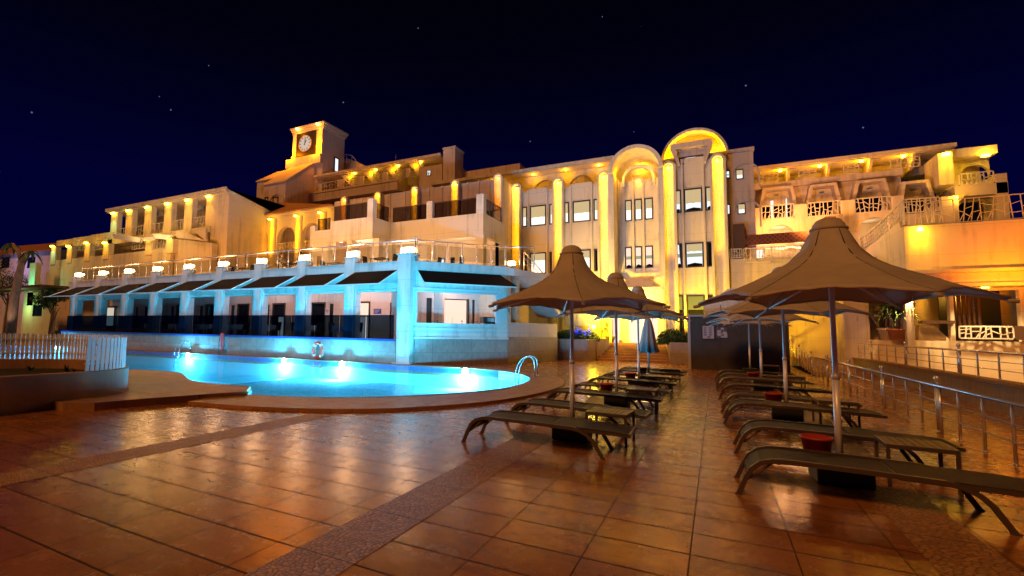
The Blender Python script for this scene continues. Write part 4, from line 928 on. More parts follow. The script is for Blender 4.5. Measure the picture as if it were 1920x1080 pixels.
def gpanel(a, b, z0, z1):
    a = Vector(a); b = Vector(b); t = (b-a).normalized(); w = Vector((t.y, -t.x, 0))*.006
    mb = LMB(MO); mb.prism([a-w+Vector((0,0,z0)), b-w+Vector((0,0,z0)), b-w+Vector((0,0,z1)), a-w+Vector((0,0,z1))], w*2); o = mb.build('balcony_glass', M['glass_bal'], hb_)
    mb = LMB(MO); mb.tube([a+Vector((0,0,z1+.03)), b+Vector((0,0,z1+.03))], .03, 6)
    k = max(1, round((b-a).length/1.1))
    for i in range(k+1): p = a.lerp(b, i/k); mb.tube([p+Vector((0,0,z0-.05)), p+Vector((0,0,z1+.03))], .022, 6)
    mb.build('rail', M['brownwood'], o)
gpanel((xP0+.1, s2+.12, 0), (xP1-.5, s2+.12, 0), 8.45, 9.35)
gpanel((xP1-.12, s2+.5, 0), (xP1-.12, s1-.1, 0), 8.45, 9.35)
gpanel((xP1+.1, s1+.12, 0), (piers[1][0]-.05, s1+.12, 0), 8.45, 9.35)
gpanel((piers[1][0]+.5, s1+.12, 0), (xR-.5, s1+.12, 0), 8.45, 9.35)
gpanel((xR-.12, s1+.5, 0), (xR-.12, YA-.4, 0), 8.45, 9.35)
gpanel((xs0+.5, s2+.42, 0), (xP0-.5, s2+.42, 0), 8.02, 8.75)
# ceiling lights under the balcony
for px, y in ((640, 26), (680, 26), (760, 27.5), (855, 27.5)):
    x = W(px, 440, y).x; mb = LMB(MO); mb.lathe([(.0001, -.05), (.12, -.04), (.14, 0)], (x, y, 7.49), 14); mb.build('ceiling_lamp', M['win_white'], hb_)
    local(lamp('colonnade_light', 'POINT', (x, y, 6.9), 75, (1, .62, .30), hb_, .15), MO)
# chimney block and roof behind
mb = LMB(MO); c0, c1 = W(831, 300, 37).x, W(853, 300, 37).x; mb.box(c0, c1, 37, 38.6, 12.0, W(840, 279, 37).z); mb.box(c0-.06, c1+.06, 36.94, 38.66, W(840, 279, 37).z, W(840, 276, 37).z); mb.build('chimney', M['stucco_pink'], hb_)
mb = LMB(MO); mb.box(c0+.3, -14, 38.5, 46, 12, 15.6); mb.build('rear_roof_block', M['stucco_pink'], hb_)
# general night floods belonging to the block (entrance garden spot, see flood_lamp below)
# ================================================================== upper left row, clock tower, left wings
def lattice(mb, x0, x1, z0, z1, y, seed=1, w=.035, d=.03, cells=None):
    """irregular cut-out screen: frame plus crossing bars in the XZ plane"""
    w *= .72; rnd = random.Random(seed); W_ = x1-x0; H_ = z1-z0
    def bar(ax, az, bx, bz, ww=w):
        v = Vector((bx-ax, bz-az)); l = v.length
        if l < 1e-4: return
        n = Vector((-v.y, v.x))/l*(ww/2)
        mb.prism([(ax+n.x, y, az+n.y), (bx+n.x, y, bz+n.y), (bx-n.x, y, bz-n.y), (ax-n.x, y, az-n.y)], (0, d, 0))
    mb.box(x0, x1, y-.004, y+d+.004, z0, z0+w*1.3); mb.box(x0, x1, y-.004, y+d+.004, z1-w*1.3, z1)
    mb.box(x0, x0+w, y-.004, y+d+.004, z0, z1); mb.box(x1-w, x1, y-.004, y+d+.004, z0, z1)
    n = (cells and round(cells*1.35)) or max(2, round(W_/H_*2.4)); cols_ = []
    for i in range(n+1):
        xb = x0+W_*i/n+(rnd.uniform(-.2, .2)*W_/n if 0 < i < n else 0); xt = x0+W_*i/n+(rnd.uniform(-.45, .45)*W_/n if 0 < i < n else 0)
        cols_.append((xb, xt))
        if 0 < i < n: bar(xb, z0, xt, z1)
    for (b0, t0), (b1, t1) in zip(cols_, cols_[1:]):
        k = rnd.choice((1, 2, 2))
        for j in range(k):
            f0 = (j+1)/(k+1)+rnd.uniform(-.16, .16); f1 = (j+1)/(k+1)+rnd.uniform(-.16, .16)
            bar(b0+(t0-b0)*f0, z0+H_*f0, b1+(t1-b1)*f1, z0+H_*f1, w*.85)
        if rnd.random() < .6:
            f0 = rnd.uniform(.1, .4); f1 = rnd.uniform(.6, .9); xm0 = (b0+b1)/2
            bar(xm0, z0, b1+(t1-b1)*f1*.6, z0+H_*f1*.6, w*.8)
def acunit(parent, origin, x, y, z, s=1.0):
    mb = LMB(origin); mb.box(x-.4*s, x+.4*s, y-.15, y+.15, z-.28*s, z+.28*s); o = mb.build('air_conditioner', M['white'], parent, bevel=.02)
    mb = LMB(origin); mb.tube([(x-.08*s+.2*s*math.cos(t), y-.16, z+.2*s*math.sin(t)) for t in [2*PI*k/16 for k in range(16)]], .02, 5, closed=True); mb.box(x-.1*s, x-.06*s, y-.17, y-.155, z-.2*s, z+.2*s); mb.box(x-.28*s, x+.12*s, y-.168, y-.153, z-.02*s, z+.02*s); mb.build('fan_grille', M['framedark'], o)
# ---- upper balcony row, Y = 40
UO = Vector((-28, 40, 12)); ur = empty('upper_balcony_wing', UO, label='upper wing right of the clock tower, small balconies under a yellow lit eave', cat='building')
Yu = 40.0
u0_, u1_ = W(600, 340, Yu).x, W(830, 320, Yu).x
ze = W(735, 311, Yu).z
mb = LMB(UO); mb.box(u0_-.5, u1_, Yu-.4, Yu+5, ze-.1, ze+.2); mb.box(u0_-.5, u1_, Yu-.5, Yu-.36, ze+.02, ze+.26); mb.build('eave', M['stucco_warm'], ur)
mb = LMB(UO); mb.box(u0_-.5, u1_, Yu+2.0, Yu+2.3, 13.5, ze-.1); mb.build('rear_wall', M['stucco_pink'], ur)
zfl = W(675, 352, Yu).z
mb = LMB(UO); mb.box(u0_-1, W(752, 340, Yu).x, Yu-.6, Yu+2, zfl-.95, zfl-.02); mb.box(u0_-1, W(752, 340, Yu).x, Yu-.68, Yu-.5, zfl-.1, zfl+.06); mb.build('balcony_slab', M['stucco_pink'], ur)
fins = [(642, 659), (682, 700), (726, 741), (768, 786)]
for a, b in fins:
    xa, xb = W(a, 340, Yu).x, W(b, 340, Yu).x
    mb = LMB(UO); mb.prism([(xb, Yu+1.9, ze-.1), (xb, Yu-.3, ze-.1), (xb, Yu-.2, zfl+.4), (xb, Yu+.1, zfl+.2), (xb, Yu+1.9, zfl)], (.16, 0, 0)); mb.prism([(xa, Yu-.25, ze-.22), (xb, Yu-.25, ze-.12), (xb, Yu-.25, zfl+.35)], (0, .12, 0)); mb.build('balcony_fin', M['stucco_warm'], ur)
for px, py in ((665, 325.5), (704.5, 319), (746.5, 311.5), (789, 304.5)):
    x = W(px, py, Yu-.1).x; mb = LMB(UO); mb.lathe([(.0001, -.14), (.12, -.1), (.13, -.01)], (x, Yu-.1, ze-.1), 10); mb.build('eave_lamp', M['lamp_yellow'], ur)
    local(lamp('eave_light', 'POINT', (x-.45, Yu-.45, ze-.55), 24, YEL, ur, .06), UO)
segs = [(604, 634), (645, 658), (659, 673), (700, 717), (727, 742), (742, 762), (768, 782)]
for i, (a, b) in enumerate(segs):
    mb = LMB(UO); lattice(mb, W(a, 345, Yu-.5).x, W(b, 345, Yu-.5).x, zfl+.06, zfl+.95, Yu-.56, i, w=.06); mb.build('lattice_panel', M['offwhite'], ur)
for a, b in ((634, 645), (673, 682), (717, 726), (762, 768)): mb = LMB(UO); mb.box(W(a, 345, Yu-.5).x, W(b, 345, Yu-.5).x, Yu-.6, Yu-.42, zfl+.05, zfl+1.0); mb.build('parapet_block', M['stucco_pink'], ur)
mb = LMB(UO)
hz_ = [(W(a, 385, Yu+.3).x, W(b, 385, Yu+.3).x, W(a, 393, Yu+.3).z-1.2, W(a, 373, Yu+.3).z) for a, b in ((588, 609), (622, 660))]
grid_wall(mb, W(500, 390, Yu+.3).x, u1_+3, 10, zfl-.95, Yu+.3, .3, hz_); mb.build('lower_wall', M['stucco_pink'], ur)
for a, b, c, d in hz_:
    mb = LMB(UO); mb.box(a, b, Yu+1.3, Yu+1.4, c, d); mb.build('recess_back', M['brownwood'], ur)
    mb = LMB(UO); lattice(mb, a, b, c, c+.9, Yu+.5, 3, w=.06); mb.build('lattice_panel', M['offwhite'], ur)
b0_, b1_ = W(786, 320, Yu-.8).x, W(829, 320, Yu-.8).x
wl = (W(800, 324, Yu-.8).x, W(808, 324, Yu-.8).x, W(804, 330, Yu-.8).z, W(804, 319, Yu-.8).z)
mb = LMB(UO); grid_wall(mb, b0_, b1_, 12, W(800, 312, Yu-.8).z, Yu-.8, .3, [wl]); mb.box(b0_, b1_, Yu-.5, Yu+2, 12, W(800, 312, Yu-.8).z-.05); mb.build('end_bay', M['stucco_pink'], ur)
o = window(ur, UO, *wl, Yu-.8, 'win_cool', 0, fw=.05); mb = LMB(UO); lattice(mb, wl[0], wl[1], wl[2], wl[3], Yu-.86, 5, w=.05); mb.build('window_grille', M['offwhite'], o)
# roof access rail and antenna
mb = LMB(UO); base = W(655, 300, 44); pts = [W(645, 291, 44), W(650, 289, 44), W(660, 292, 44), W(667, 300, 44)]
mb.tube(pts, .05, 5); mb.tube([p-Vector((0, 0, .55)) for p in pts], .04, 5)
for p in pts: mb.tube([p, p-Vector((0, 0, 1.3))], .04, 5)
mb.build('roof_rail', M['white'], ur)
mb = LMB(UO); p = W(645, 300, 44); q = W(668, 302, 44); r_ = W(690, 315, 44); mb.prism([(p.x, 44, 13), (r_.x+1, 44, 13), (r_.x, 44, r_.z), (q.x, 44, q.z), (p.x, 44, p.z)], (0, 6, 0)); mb.build('stair_roof', M['stucco_pink'], ur)
o = empty('antenna', W(742, 306, 41), label='thin antenna mast on the roof of the upper balcony wing', cat='antenna')
mb = MB(); mb.tube([(0, 0, -.2), (0, 0, .9)], .03, 5); mb.build('mast', M['lampbody'], o); mb = MB(); mb.tube([(-.15, 0, .65), (.15, 0, .65)], .015, 5); mb.build('crossbar', M['lampbody'], o)
# ---- clock tower, front Y = 40
CO = Vector((-39.5, 42, 14)); ct = empty('clock_tower', CO, label='square clock tower with sloping roofs at its foot and two orange lamps on its cornice', cat='clock tower')
t0, t1 = W(547, 250, 40).x, W(606, 250, 40).x; zt0, zt1 = W(575, 300, 40).z, W(575, 234, 40).z
yb = WX(649, 250, t1).y
zt1 -= .1
mb = LMB(CO); mb.box(t0+.25, t1-.1, 40.15, yb-.1, zt0-5, zt1-.7); mb.build('tower_shaft', M['stucco'], ct)
mb = LMB(CO)
for k, (ov, z0, z1) in enumerate(((.02, zt1-.7, zt1-.45), (.12, zt1-.45, zt1-.2), (.24, zt1-.2, zt1))): mb.box(t0+.15-ov, t1-.02+ov, 40.05-ov, yb-.02+ov, z0, z1)
mb.build('cornice', M['stucco'], ct)
mb = LMB(CO)
for x in (t0+.25, t1-.6): mb.box(x, x+.5, 39.98, 40.14, zt0+.5, zt1-.7); mb.box(x-.08, x+.58, 39.9, 40.14, zt0+.35, zt0+.7)
mb.box(t0-.35, t1+.05, 39.6, 40.13, zt0-.7, zt0+.28)
mb.build('tower_pilaster', M['stucco'], ct)
cc = W(573, 269, 39.98); sq = 1.42
mb = LMB(CO); mb.box(cc.x-sq, cc.x+sq*1.0, 40.02, 40.14, cc.z-sq*.92, cc.z+sq*.92); o = mb.build('clock', M['black'], ct)
mb = LMB(CO)
ring = [(cc.x-.05+.88*math.cos(t), 39.93, cc.z+.0+.88*math.sin(t)) for t in [2*PI*k/32 for k in range(32)]]; mb.prism(ring, (0, .1, 0)); mb.build('dial', M['dial'], o)
mb = LMB(CO)
for k in range(12):
    t = 2*PI*k/12; d = Vector((math.sin(t), 0, math.cos(t))); c0 = Vector((cc.x-.05, 39.915, cc.z)); mb.bar(c0+d*.62, c0+d*.8, .03, .09)
mb.build('hour_marks', M['framedark'], o)
for l_, t in ((.42, .55), (.66, .06)):
    mb = LMB(CO); d = Vector((math.sin(t), 0, math.cos(t))); c0 = Vector((cc.x-.05, 39.90, cc.z)); mb.bar(c0-d*.2, c0+d*l_, .03, .075); mb.build('hand', M['framedark'], o)
mb = LMB(CO); mb.tube([(cc.x-.05+0.91*math.cos(t), 39.93, cc.z+0.91*math.sin(t)) for t in [2*PI*k/32 for k in range(32)]], .05, 6, closed=True); mb.build('bezel', M['lampbody'], o)
for px, py in ((558, 242), (596, 232.5)):
    p = W(px, py, 39.72); mb = LMB(CO); mb.box(p.x-.13, p.x+.13, 39.55, 39.8, p.z-.1, p.z+.06); l_ = mb.build('cornice_lamp', M['lamp_orange'], ct)
    local(lamp('cornice_light', 'SPOT', (p.x, 39.3, p.z+.05), 150, ORA, ct, .08, target=(p.x, 40.4, zt0), angle=110, blend=.8), CO)
    local(lamp('cornice_glow', 'POINT', (p.x, 39.5, p.z-.15), 16, ORA, ct, .08), CO)
# sloping roofs at the foot
rz = W(515, 344, 36).z; rx0, rx1 = W(495, 347, 36).x, W(536, 341, 36).x
xl2, yl2 = W(482, 343, 37.2).x, 37.2; zl2 = W(484, 341, 37.2).z
zr1 = zt0-.5
mb = LMB(CO); mb.prism([(rx1, 36, 10), (rx1, 36, rz), (rx1, 40.0, zr1), (rx1, yb, zr1), (rx1, yb, 10)], (rx0-rx1, 0, 0)); mb.build('tower_foot', M['stucco_pink'], ct)
mb = LMB(CO); mb.prism([(rx0, yl2, 10), (rx0, yl2, zl2), (rx0, 40.1, zr1-.35), (rx0, yb, zr1-.35), (rx0, yb, 10)], (xl2-rx0, 0, 0)); mb.build('tower_foot_left', M['stucco_pink'], ct)
sl = Vector((0, 4.0, zr1-rz))
mb = LMB(CO); mb.prism([(rx0-.05, 35.85, rz-.06), (rx1+.08, 35.85, rz-.06), (rx1+.08, 39.95, zr1+.02), (rx0-.05, 39.95, zr1+.02)], (0, -.03, .1)); mb.prism([(xl2-.05, yl2-.12, zl2-.04), (rx0-.06, yl2-.12, zl2-.04), (rx0-.06, 40.0, zr1-.3), (xl2-.05, 40.0, zr1-.3)], (0, -.03, .1)); mb.build('tower_roof', M['stucco_warm'], ct)
for x, y, z, e in ((t0+.2, 38.9, zt0+.1, 600), (t1-.6, 38.9, zt0+.2, 600)): local(lamp('roof_light', 'POINT', (x, y, z+.9), e, ORA, ct, .1), CO)
p0 = W(517, 372, 35.95); mb = LMB(CO); arch_band(mb, p0.x+.1, p0.z-.6, 1.0, 1.12, 35.9, 36.0, p0.z-2.4, 18); mb.build('blind_arch', M['stucco_pink'], ct)
for a, b in ((497, 503), (512, 522)):
    xa, xb = W(a, 377, 36).x, W(b, 377, 36).x; o = window(ct, CO, xa, xb, W(a, 384, 36).z, W(a, 370, 36).z, 35.95, 'win_white', 0, fw=.06)
p0 = WX(631, 309, t1+.0); ya, yb_ = WX(627, 309, t1).y, WX(636, 309, t1).y
mb = LMB(CO); za, zb_ = p0.z-.85, p0.z+.85
mb.box(t1-.09, t1+.0, ya, ya+.12, za, zb_); mb.box(t1-.09, t1, yb_-.12, yb_, za, zb_); mb.box(t1-.09, t1, ya+.12, yb_-.12, za, za+.12); mb.box(t1-.09, t1, ya+.12, yb_-.12, zb_-.12, zb_); o = mb.build('window', M['framedark'], ct)
mb = LMB(CO); mb.box(t1-.09, t1-.06, ya+.12, yb_-.12, za+.12, zb_-.12); mb.build('pane', M['win_cool'], o)
# ---- arcade wing, Y = 31
AO = Vector((-30, 31, 5)); aw_ = empty('arcade_wing', AO, label='cream wing with round arches and orange lit half columns under a tiled roof', cat='building')
Ya = 31.0; a0, a1 = W(424, 430, Ya).x, W(628, 420, Ya).x
def ar(px, py, pxl, pxr): return (W(px, py, Ya).x, (W(pxr, 445, Ya).x-W(pxl, 445, Ya).x)/2)
arches = []
for c, l_, r_, yt_ in ((488, 474, 504, 431), (536, 520, 554, 425), (583, 567, 602, 418)):
    x, r = ar(c, 440, l_, r_); zt_ = W(c, yt_, Ya).z; arches.append((x, r, zt_-r, 5.0))
zev = W(520, 405, Ya).z
wd_ = (W(437, 455, Ya).x, W(449, 455, Ya).x, W(443, 466, Ya).z, W(443, 443, Ya).z)
xm = arches[0][0]-arches[0][1]-.6
mb = LMB(AO); arch_wall(mb, xm, a1, 5.0, zev, Ya, .4, arches); mb.build('arch_wall', M['stucco_warm'], aw_)
mb = LMB(AO); grid_wall(mb, a0-1.2, xm, 5.0, zev, Ya, .4, [wd_]); mb.build('end_wall', M['stucco_warm'], aw_)
window(aw_, AO, *wd_, Ya+.2, 'pane_dark', 0)
mb = LMB(AO); xa, xb = W(425, 425, Ya).x, W(456, 425, Ya).x; zt_, zb_ = W(440, 424, Ya).z, W(440, 462, Ya).z
mb.prism([(xa, Ya-1.0, zt_), (xb, Ya-1.0, zt_), (xb, Ya, zt_+.05), (xa, Ya, zt_+.05)], (0, 0, -.15)); mb.prism([(xb, Ya-1, zt_-.15), (xb, Ya-.001, zt_-.15), (xb, Ya-.001, zb_)], (-.14, 0, 0)); mb.prism([(xa, Ya-1, zt_-.15), (xa, Ya-.001, zt_-.15), (xa, Ya-.001, zb_)], (.14, 0, 0)); mb.build('window_hood', M['stucco_warm'], aw_)
mb = LMB(AO); mb.box(a0-1.2, a1+.1, Ya-.25, Ya+.2, zev, zev+.14); mb.build('eave', M['stucco_warm'], aw_)
rr0 = W(545, 393, 36)
mb = LMB(AO); mb.prism([(a0-1.2, Ya-.3, zev+.14), (a1, Ya-.3, zev+.14), (a1, 36.5, zev+.9), (W(560, 392, 36).x, 37, zev+1.5), (a0-1.2, 37, zev+3.4)], (0, 0, .12)); mb.build('tiled_roof', M['rooftile'], aw_)
mb = LMB(AO); mb.box(a0-1, a1, Ya+2.2, Ya+2.4, 5, zev); mb.box(a0-1, a1, Ya+.4, Ya+2.2, zev-.3, zev-.15); mb.build('gallery_back', M['stucco_pink'], aw_)
for i, (x, r, zs_, zb_) in enumerate(arches):
    mb = LMB(AO); lattice(mb, x-r, x+r, W(488, 474, Ya).z, W(488, 460, Ya).z+.05, Ya+.15, 11+i, w=.05); mb.build('lattice_panel', M['offwhite'], aw_)
    if i != 0: acunit(aw_, AO, x-.1*r, Ya+1.9, zs_+.15, 1.2)
    local(lamp('gallery_light', 'POINT', (x, Ya+1.2, zs_+.5), 10, WARM, aw_, .1), AO)
for px in (465, 513, 561, 606):
    x = W(px, 440, Ya).x; zt_ = W(513, 412, Ya).z
    mb = LMB(AO); pts = [(x-.34*math.cos(PI*k/8), Ya-.005-.26*math.sin(PI*k/8)) for k in range(9)]
    mb.prism([(a, b, 5.0) for a, b in pts], (0, 0, zt_-5.0)); o = mb.build('half_column', M['stucco_warm'], aw_)
    mb = LMB(AO); mb.box(x-.1, x+.1, Ya-.62, Ya-.4, zt_-.12, zt_-.02); mb.build('lamp', M['lamp_yellow'], o)
    local(lamp('column_light', 'SPOT', (x, Ya-.56, zt_-.18), 480, (1, .40, .0), o, .06, target=(x, Ya-.24, zt_-3.4), angle=64, blend=1), AO); ar = local(lamp('column_fill', 'AREA', (x, Ya-.62, zt_-1.7), 30, (1, .40, 0), o), AO); ar.data.shape = 'RECTANGLE'; ar.data.size = .05; ar.data.size_y = 3.0; ar.rotation_euler = (R(90), 0, 0)  # second, unseen area light added to brighten the column's full height
# ---- left guest wing, Y = 27, two tiers
LO = Vector((-45, 27, 7)); lw = empty('left_guest_wing', LO, label='stepped guest wing at the left with rows of yellow lit columns and lattice balconies', cat='building')
Yl = 27.0
l0, l1, l2 = W(207, 420, Yl).x, W(396, 400, Yl).x, W(428, 400, Yl).x
zr_ = W(300, 383, Yl).z; zflr = W(300, 437, Yl).z
mb = LMB(LO); mb.box(l0-.2, l2, Yl-.3, Yl+9, zr_-.05, zr_+.25); mb.box(l0-.3, l2+.05, Yl-.42, Yl-.25, zr_+.05, zr_+.34); mb.build('roof_slab', M['stucco_warm'], lw)
mb = LMB(LO); mb.box(l1+.05, l2-.003, Yl, Yl+.3, 4.5, zr_-.05); mb.box(l2-.3, l2, Yl+.3, Yl+9, 4.5, zr_-.05); mb.build('end_wall', M['stucco_warm'], lw)
mb = LMB(LO); mb.prism([(l2, Yl-.3, zr_+.25), (l2, Yl+9, zr_+.25), (l2, Yl+9, zr_-1.5)], (-.3, 0, 0)); mb.build('side_gable', M['stucco_pink'], lw)
mb = LMB(LO); mb.box(l0, l1, Yl+2.2, Yl+2.4, zflr-1, zr_-.05); mb.build('rear_wall', M['stucco_pink'], lw)
mb = LMB(LO); mb.box(l0, l1+.05, Yl-.1, Yl+2.2, zflr-.5, zflr+.0); mb.build('balcony_slab', M['stucco_warm'], lw)
cpx = [214, 242, 277, 314, 352, 391]
cxs = [W(p, 405, Yl).x for p in cpx]
for i, x in enumerate(cxs):
    w = .55 if i < 5 else .42
    mb = LMB(LO); mb.box(x-w, x+w, Yl+.02, Yl+.5, zflr-.2, zr_-.05); o = mb.build('lit_column', M['stucco_warm'], lw)
    mb = LMB(LO); mb.box(x-.22, x+.22, Yl-.2, Yl-.02, zr_-.2, zr_-.06); mb.build('lamp', M['lamp_yellow'], o)
    local(lamp('column_light', 'SPOT', (x, Yl-.75, zr_+.0), 210, (.55, 1, .35) if i == 0 else (1, .43, .0), o, .06, target=(x, Yl+.05, zflr), angle=70, blend=1), LO)
for i in range(5):
    mb = LMB(LO); lattice(mb, cxs[i]+.5, cxs[i+1]-.5, zflr+.05, zflr+1.05, Yl+.2, 20+i, w=.06); mb.build('lattice_panel', M['offwhite'], lw)
acunit(lw, LO, W(374, 387, Yl+2).x, Yl+1.9, W(374, 387, Yl+2).z, 1.5); acunit(lw, LO, W(300, 400, Yl+2).x, Yl+1.9, W(300, 400, Yl+2).z, 1.3)
# lower right blocks of the wing
mb = LMB(LO); y2 = 26.4; xa, xb = W(322, 450, y2).x, W(398, 455, y2).x; zt_ = W(335, 446, y2).z
mb.prism([(xa, y2, 4.5), (xb, y2, 4.5), (xb, y2, W(392, 456, y2).z), (xa, y2, zt_)], (0, .5, 0)); mb.build('sloped_parapet', M['stucco_warm'], lw)
mb = LMB(LO); p, q, r_ = W(330, 433, 25.9), W(386, 452, 25.9), W(331, 446, 25.9); mb.prism([p, W(348, 436, 25.9), q, r_], (0, .2, 0)); mb.prism([W(362, 432, 26), W(385, 428, 26), q], (0, .2, 0)); mb.build('hood', M['stucco_warm'], lw)
# lower tier
Yd = 26.0; zd1 = W(250, 470, Yd).z
d0, d1 = W(94, 480, Yd).x, W(320, 470, Yd).x
mb = LMB(LO); mb.box(d0, d1, Yd+.02, Yd+.3, 4.5, W(200, 478, Yd).z); mb.build('lower_parapet', M['stucco_warm'], lw)
mb = LMB(LO); mb.box(d0, d1, Yd+2.3, Yd+2.5, 4.5, W(200, 450, Yd).z); mb.build('lower_rear_wall', M['stucco_pink'], lw)
for px, g_ in ((101, True), (131, False), (164, False), (199, False), (279, False), (318, False)):
    x = W(px, 470, Yd).x; zt_ = W(px, 463 if px < 150 else (457 if px < 210 else 449), Yd).z
    mb = LMB(LO); mb.box(x-.5, x+.5, Yd-.04, Yd+.45, W(200, 486, Yd).z, zt_); o = mb.build('lit_column', M['stucco_warm'], lw)
    mb = LMB(LO); mb.box(x-.2, x+.2, Yd-.3, Yd-.06, zt_-.02, zt_+.1); mb.build('lamp', M['lamp_yellow'], o)
    local(lamp('column_light', 'SPOT', (x, Yd-.8, zt_+.2), 130, (.35, 1, .5) if g_ else (1, .42, .0), o, .06, target=(x, Yd, zt_-2), angle=80, blend=1), LO)
mb = LMB(LO)
for a, b, yt_ in ((108, 138, 452), (138, 172, 447), (172, 212, 441)):
    xa, xb = W(a, 455, Yd+1).x, W(b, 455, Yd+1).x; mb.box(xa, xb, Yd+.9, Yd+3, W(a, 462, Yd+1).z, W(a, yt_, Yd+1).z)
mb.build('stepped_roof', M['stucco_warm'], lw)
for i, (a, b) in enumerate(((140, 158), (170, 196), (245, 278), (283, 314))):
    mb = LMB(LO); z_ = W(a, 470 if b < 200 else 468, Yd).z; lattice(mb, W(a, 465, Yd).x, W(b, 465, Yd).x, z_, z_+1.0, Yd+.1, 40+i, w=.06); mb.build('lattice_panel', M['offwhite'], lw)
# pale parasols / sheets glowing on the lower balcony
mb = LMB(LO)
for P in (((210, 438), (264, 446), (262, 455), (214, 447)), ((285, 438), (325, 441), (312, 449), (290, 447)), ((267, 446), (286, 443), (287, 451), (267, 452))):
    mb.prism([W(x, y, 25.6) for x, y in P], (0, .25, .05))
mb.build('shade_sail', M['white'], lw)
for px, py in ((236, 438), (275, 440), (300, 436)): local(lamp('sail_light', 'POINT', W(px, py, 24.6), 50, (1, .7, .25), lw, .1), LO)
# lower storeys towards the terrace
mb = LMB(LO); grid_wall(mb, W(88, 500, 28).x, l2+1, 1.0, 7.6, 28.0, .3, [(W(a, 500, 28).x, W(b, 500, 28).x, 4.9, 6.6) for a, b in ((150, 165), (215, 240), (262, 275))]); mb.build('base_storey_wall', M['stucco_pink'], lw)
for a, b in ((150, 165), (215, 240), (262, 275)): window(lw, LO, W(a, 500, 28).x, W(b, 500, 28).x, 4.9, 6.6, 28.1, 'pane_dark', 0)
# ---- green lit annex, palm and roofed house at the far left
GO_ = Vector((-56, 24, 0)); ga = empty('green_lit_annex', GO_, label='low annex washed in green light behind the forked palm trunk', cat='building')
Yg = 24.0; g0, g1 = W(46, 540, Yg).x, W(88, 540, Yg).x
mb = LMB(GO_); grid_wall(mb, g0, g1+1.5, -2.4, W(60, 548, Yg).z, Yg, .3, [(W(62, 570, Yg).x, W(80, 570, Yg).x, 2.4, 3.6)]); mb.build('wall', M['stucco_warm'], ga)
mb = LMB(GO_); mb.box(W(55, 510, Yg).x, W(66, 510, Yg).x, Yg, Yg+.5, 3.5, W(60, 493, Yg).z); mb.build('corner_post', M['stucco_warm'], ga)
window(ga, GO_, W(62, 570, Yg).x, W(80, 570, Yg).x, 2.4, 3.6, Yg+.05, 'pane_dark', 0)
mb = LMB(GO_); mb.box(W(18, 540, Yg).x, W(130, 540, Yg).x, Yg-2.2, Yg+.2, W(60, 545, Yg).z, W(60, 541, Yg).z); mb.build('pergola_roof', M['brownwood'], ga)
local(lamp('green_light', 'POINT', (W(62, 530, Yg).x, Yg-1.4, 5.6), 150, (.1, 1, .55), ga, .1), GO_); local(lamp('green_light', 'POINT', (W(55, 565, Yg).x, Yg-1.2, 3.4), 110, (.5, 1, .35), ga, .1), GO_)
HO = Vector((-78, 34, 0)); ho = empty('tiled_house', HO, label='house with a dark red tiled roof and violet lit wall at the far left edge', cat='house')
Yh = 34.0; h0, h1 = W(-40, 480, Yh).x, W(100, 480, Yh).x
mb = LMB(HO); mb.box(h0, h1, Yh, Yh+10, -2.5, W(40, 474, Yh).z); mb.build('wall', M['stucco'], ho)
mb = LMB(HO); mb.prism([(h0, Yh-.6, W(40, 474, Yh).z), (h1+.6, Yh-.6, W(96, 472, Yh).z), (h1-2, Yh+5, W(60, 447, Yh).z), (h0, Yh+5, W(30, 443, Yh).z)], (0, 0, .2)); mb.build('roof', M['rooftile'], ho)
for x in (12, 60): mb = LMB(HO); mb.box(W(x-8, 490, Yh).x, W(x+6, 490, Yh).x, Yh-.04, Yh+.02, W(x, 502, Yh).z, W(x, 482, Yh).z); mb.build('window', M['pane_dark'], ho)
local(lamp('violet_light', 'POINT', (W(50, 490, Yh).x, Yh-3.5, 10.5), 420, (.42, .36, 1), ho, .2), HO)
# dark trees in front of the house
for k, (px, py, y, s_) in enumerate(((14, 540, 26, 1.9), (-25, 520, 27, 2.6), (98, 560, 23.2, 1.2))):
    c = W(px, py, y); o = empty('shade_tree', (c.x, y, -1.5), label=['dark leafy tree below the violet house, left of the forked palm', 'dark leafy tree cut by the left edge of the photo', 'low dark bushy tree between the green annex and the pavilion'][k], cat='tree', group='dark trees at the far left'); rnd = random.Random(70+k); h = c.z+1.5
    mb = MB(); mb.tube([(0, 0, -.6), (.1, 0, h*.5), (.05, .1, h*.95)], [.2, .15, .06], 7)
    for q in range(5): t = 2*PI*q/5; mb.tube([(.08, .05, h*(.5+.07*q)), (math.cos(t)*s_*.5, math.sin(t)*s_*.5, h*(.8+.06*q))], [.07, .03], 5)
    mb.build('trunk', M['bark'], o)
    mb = MB(); cl = [(rnd.gauss(0, .45)*s_, rnd.gauss(0, .4)*s_, h+rnd.gauss(0, .38)*s_, rnd.uniform(.3, .55)*s_) for _ in range(13)]
    for (x, y_, z, r) in cl:
        for i in range(170):
            d = Vector((rnd.gauss(0, 1), rnd.gauss(0, 1), rnd.gauss(0, 1))).normalized()*r*rnd.uniform(.55, 1.05); p = Vector((x, y_, z))+d; a = Vector((rnd.gauss(0, 1), rnd.gauss(0, 1), rnd.gauss(0, 1))).normalized(); b = a.cross(d).normalized(); q = rnd.uniform(.07, .13); mb.face([p-a*q, p+b*q*.5, p+a*q, p-b*q*.5])
    mb.build('crown', M['leaf_dark'], o, fixn=False)
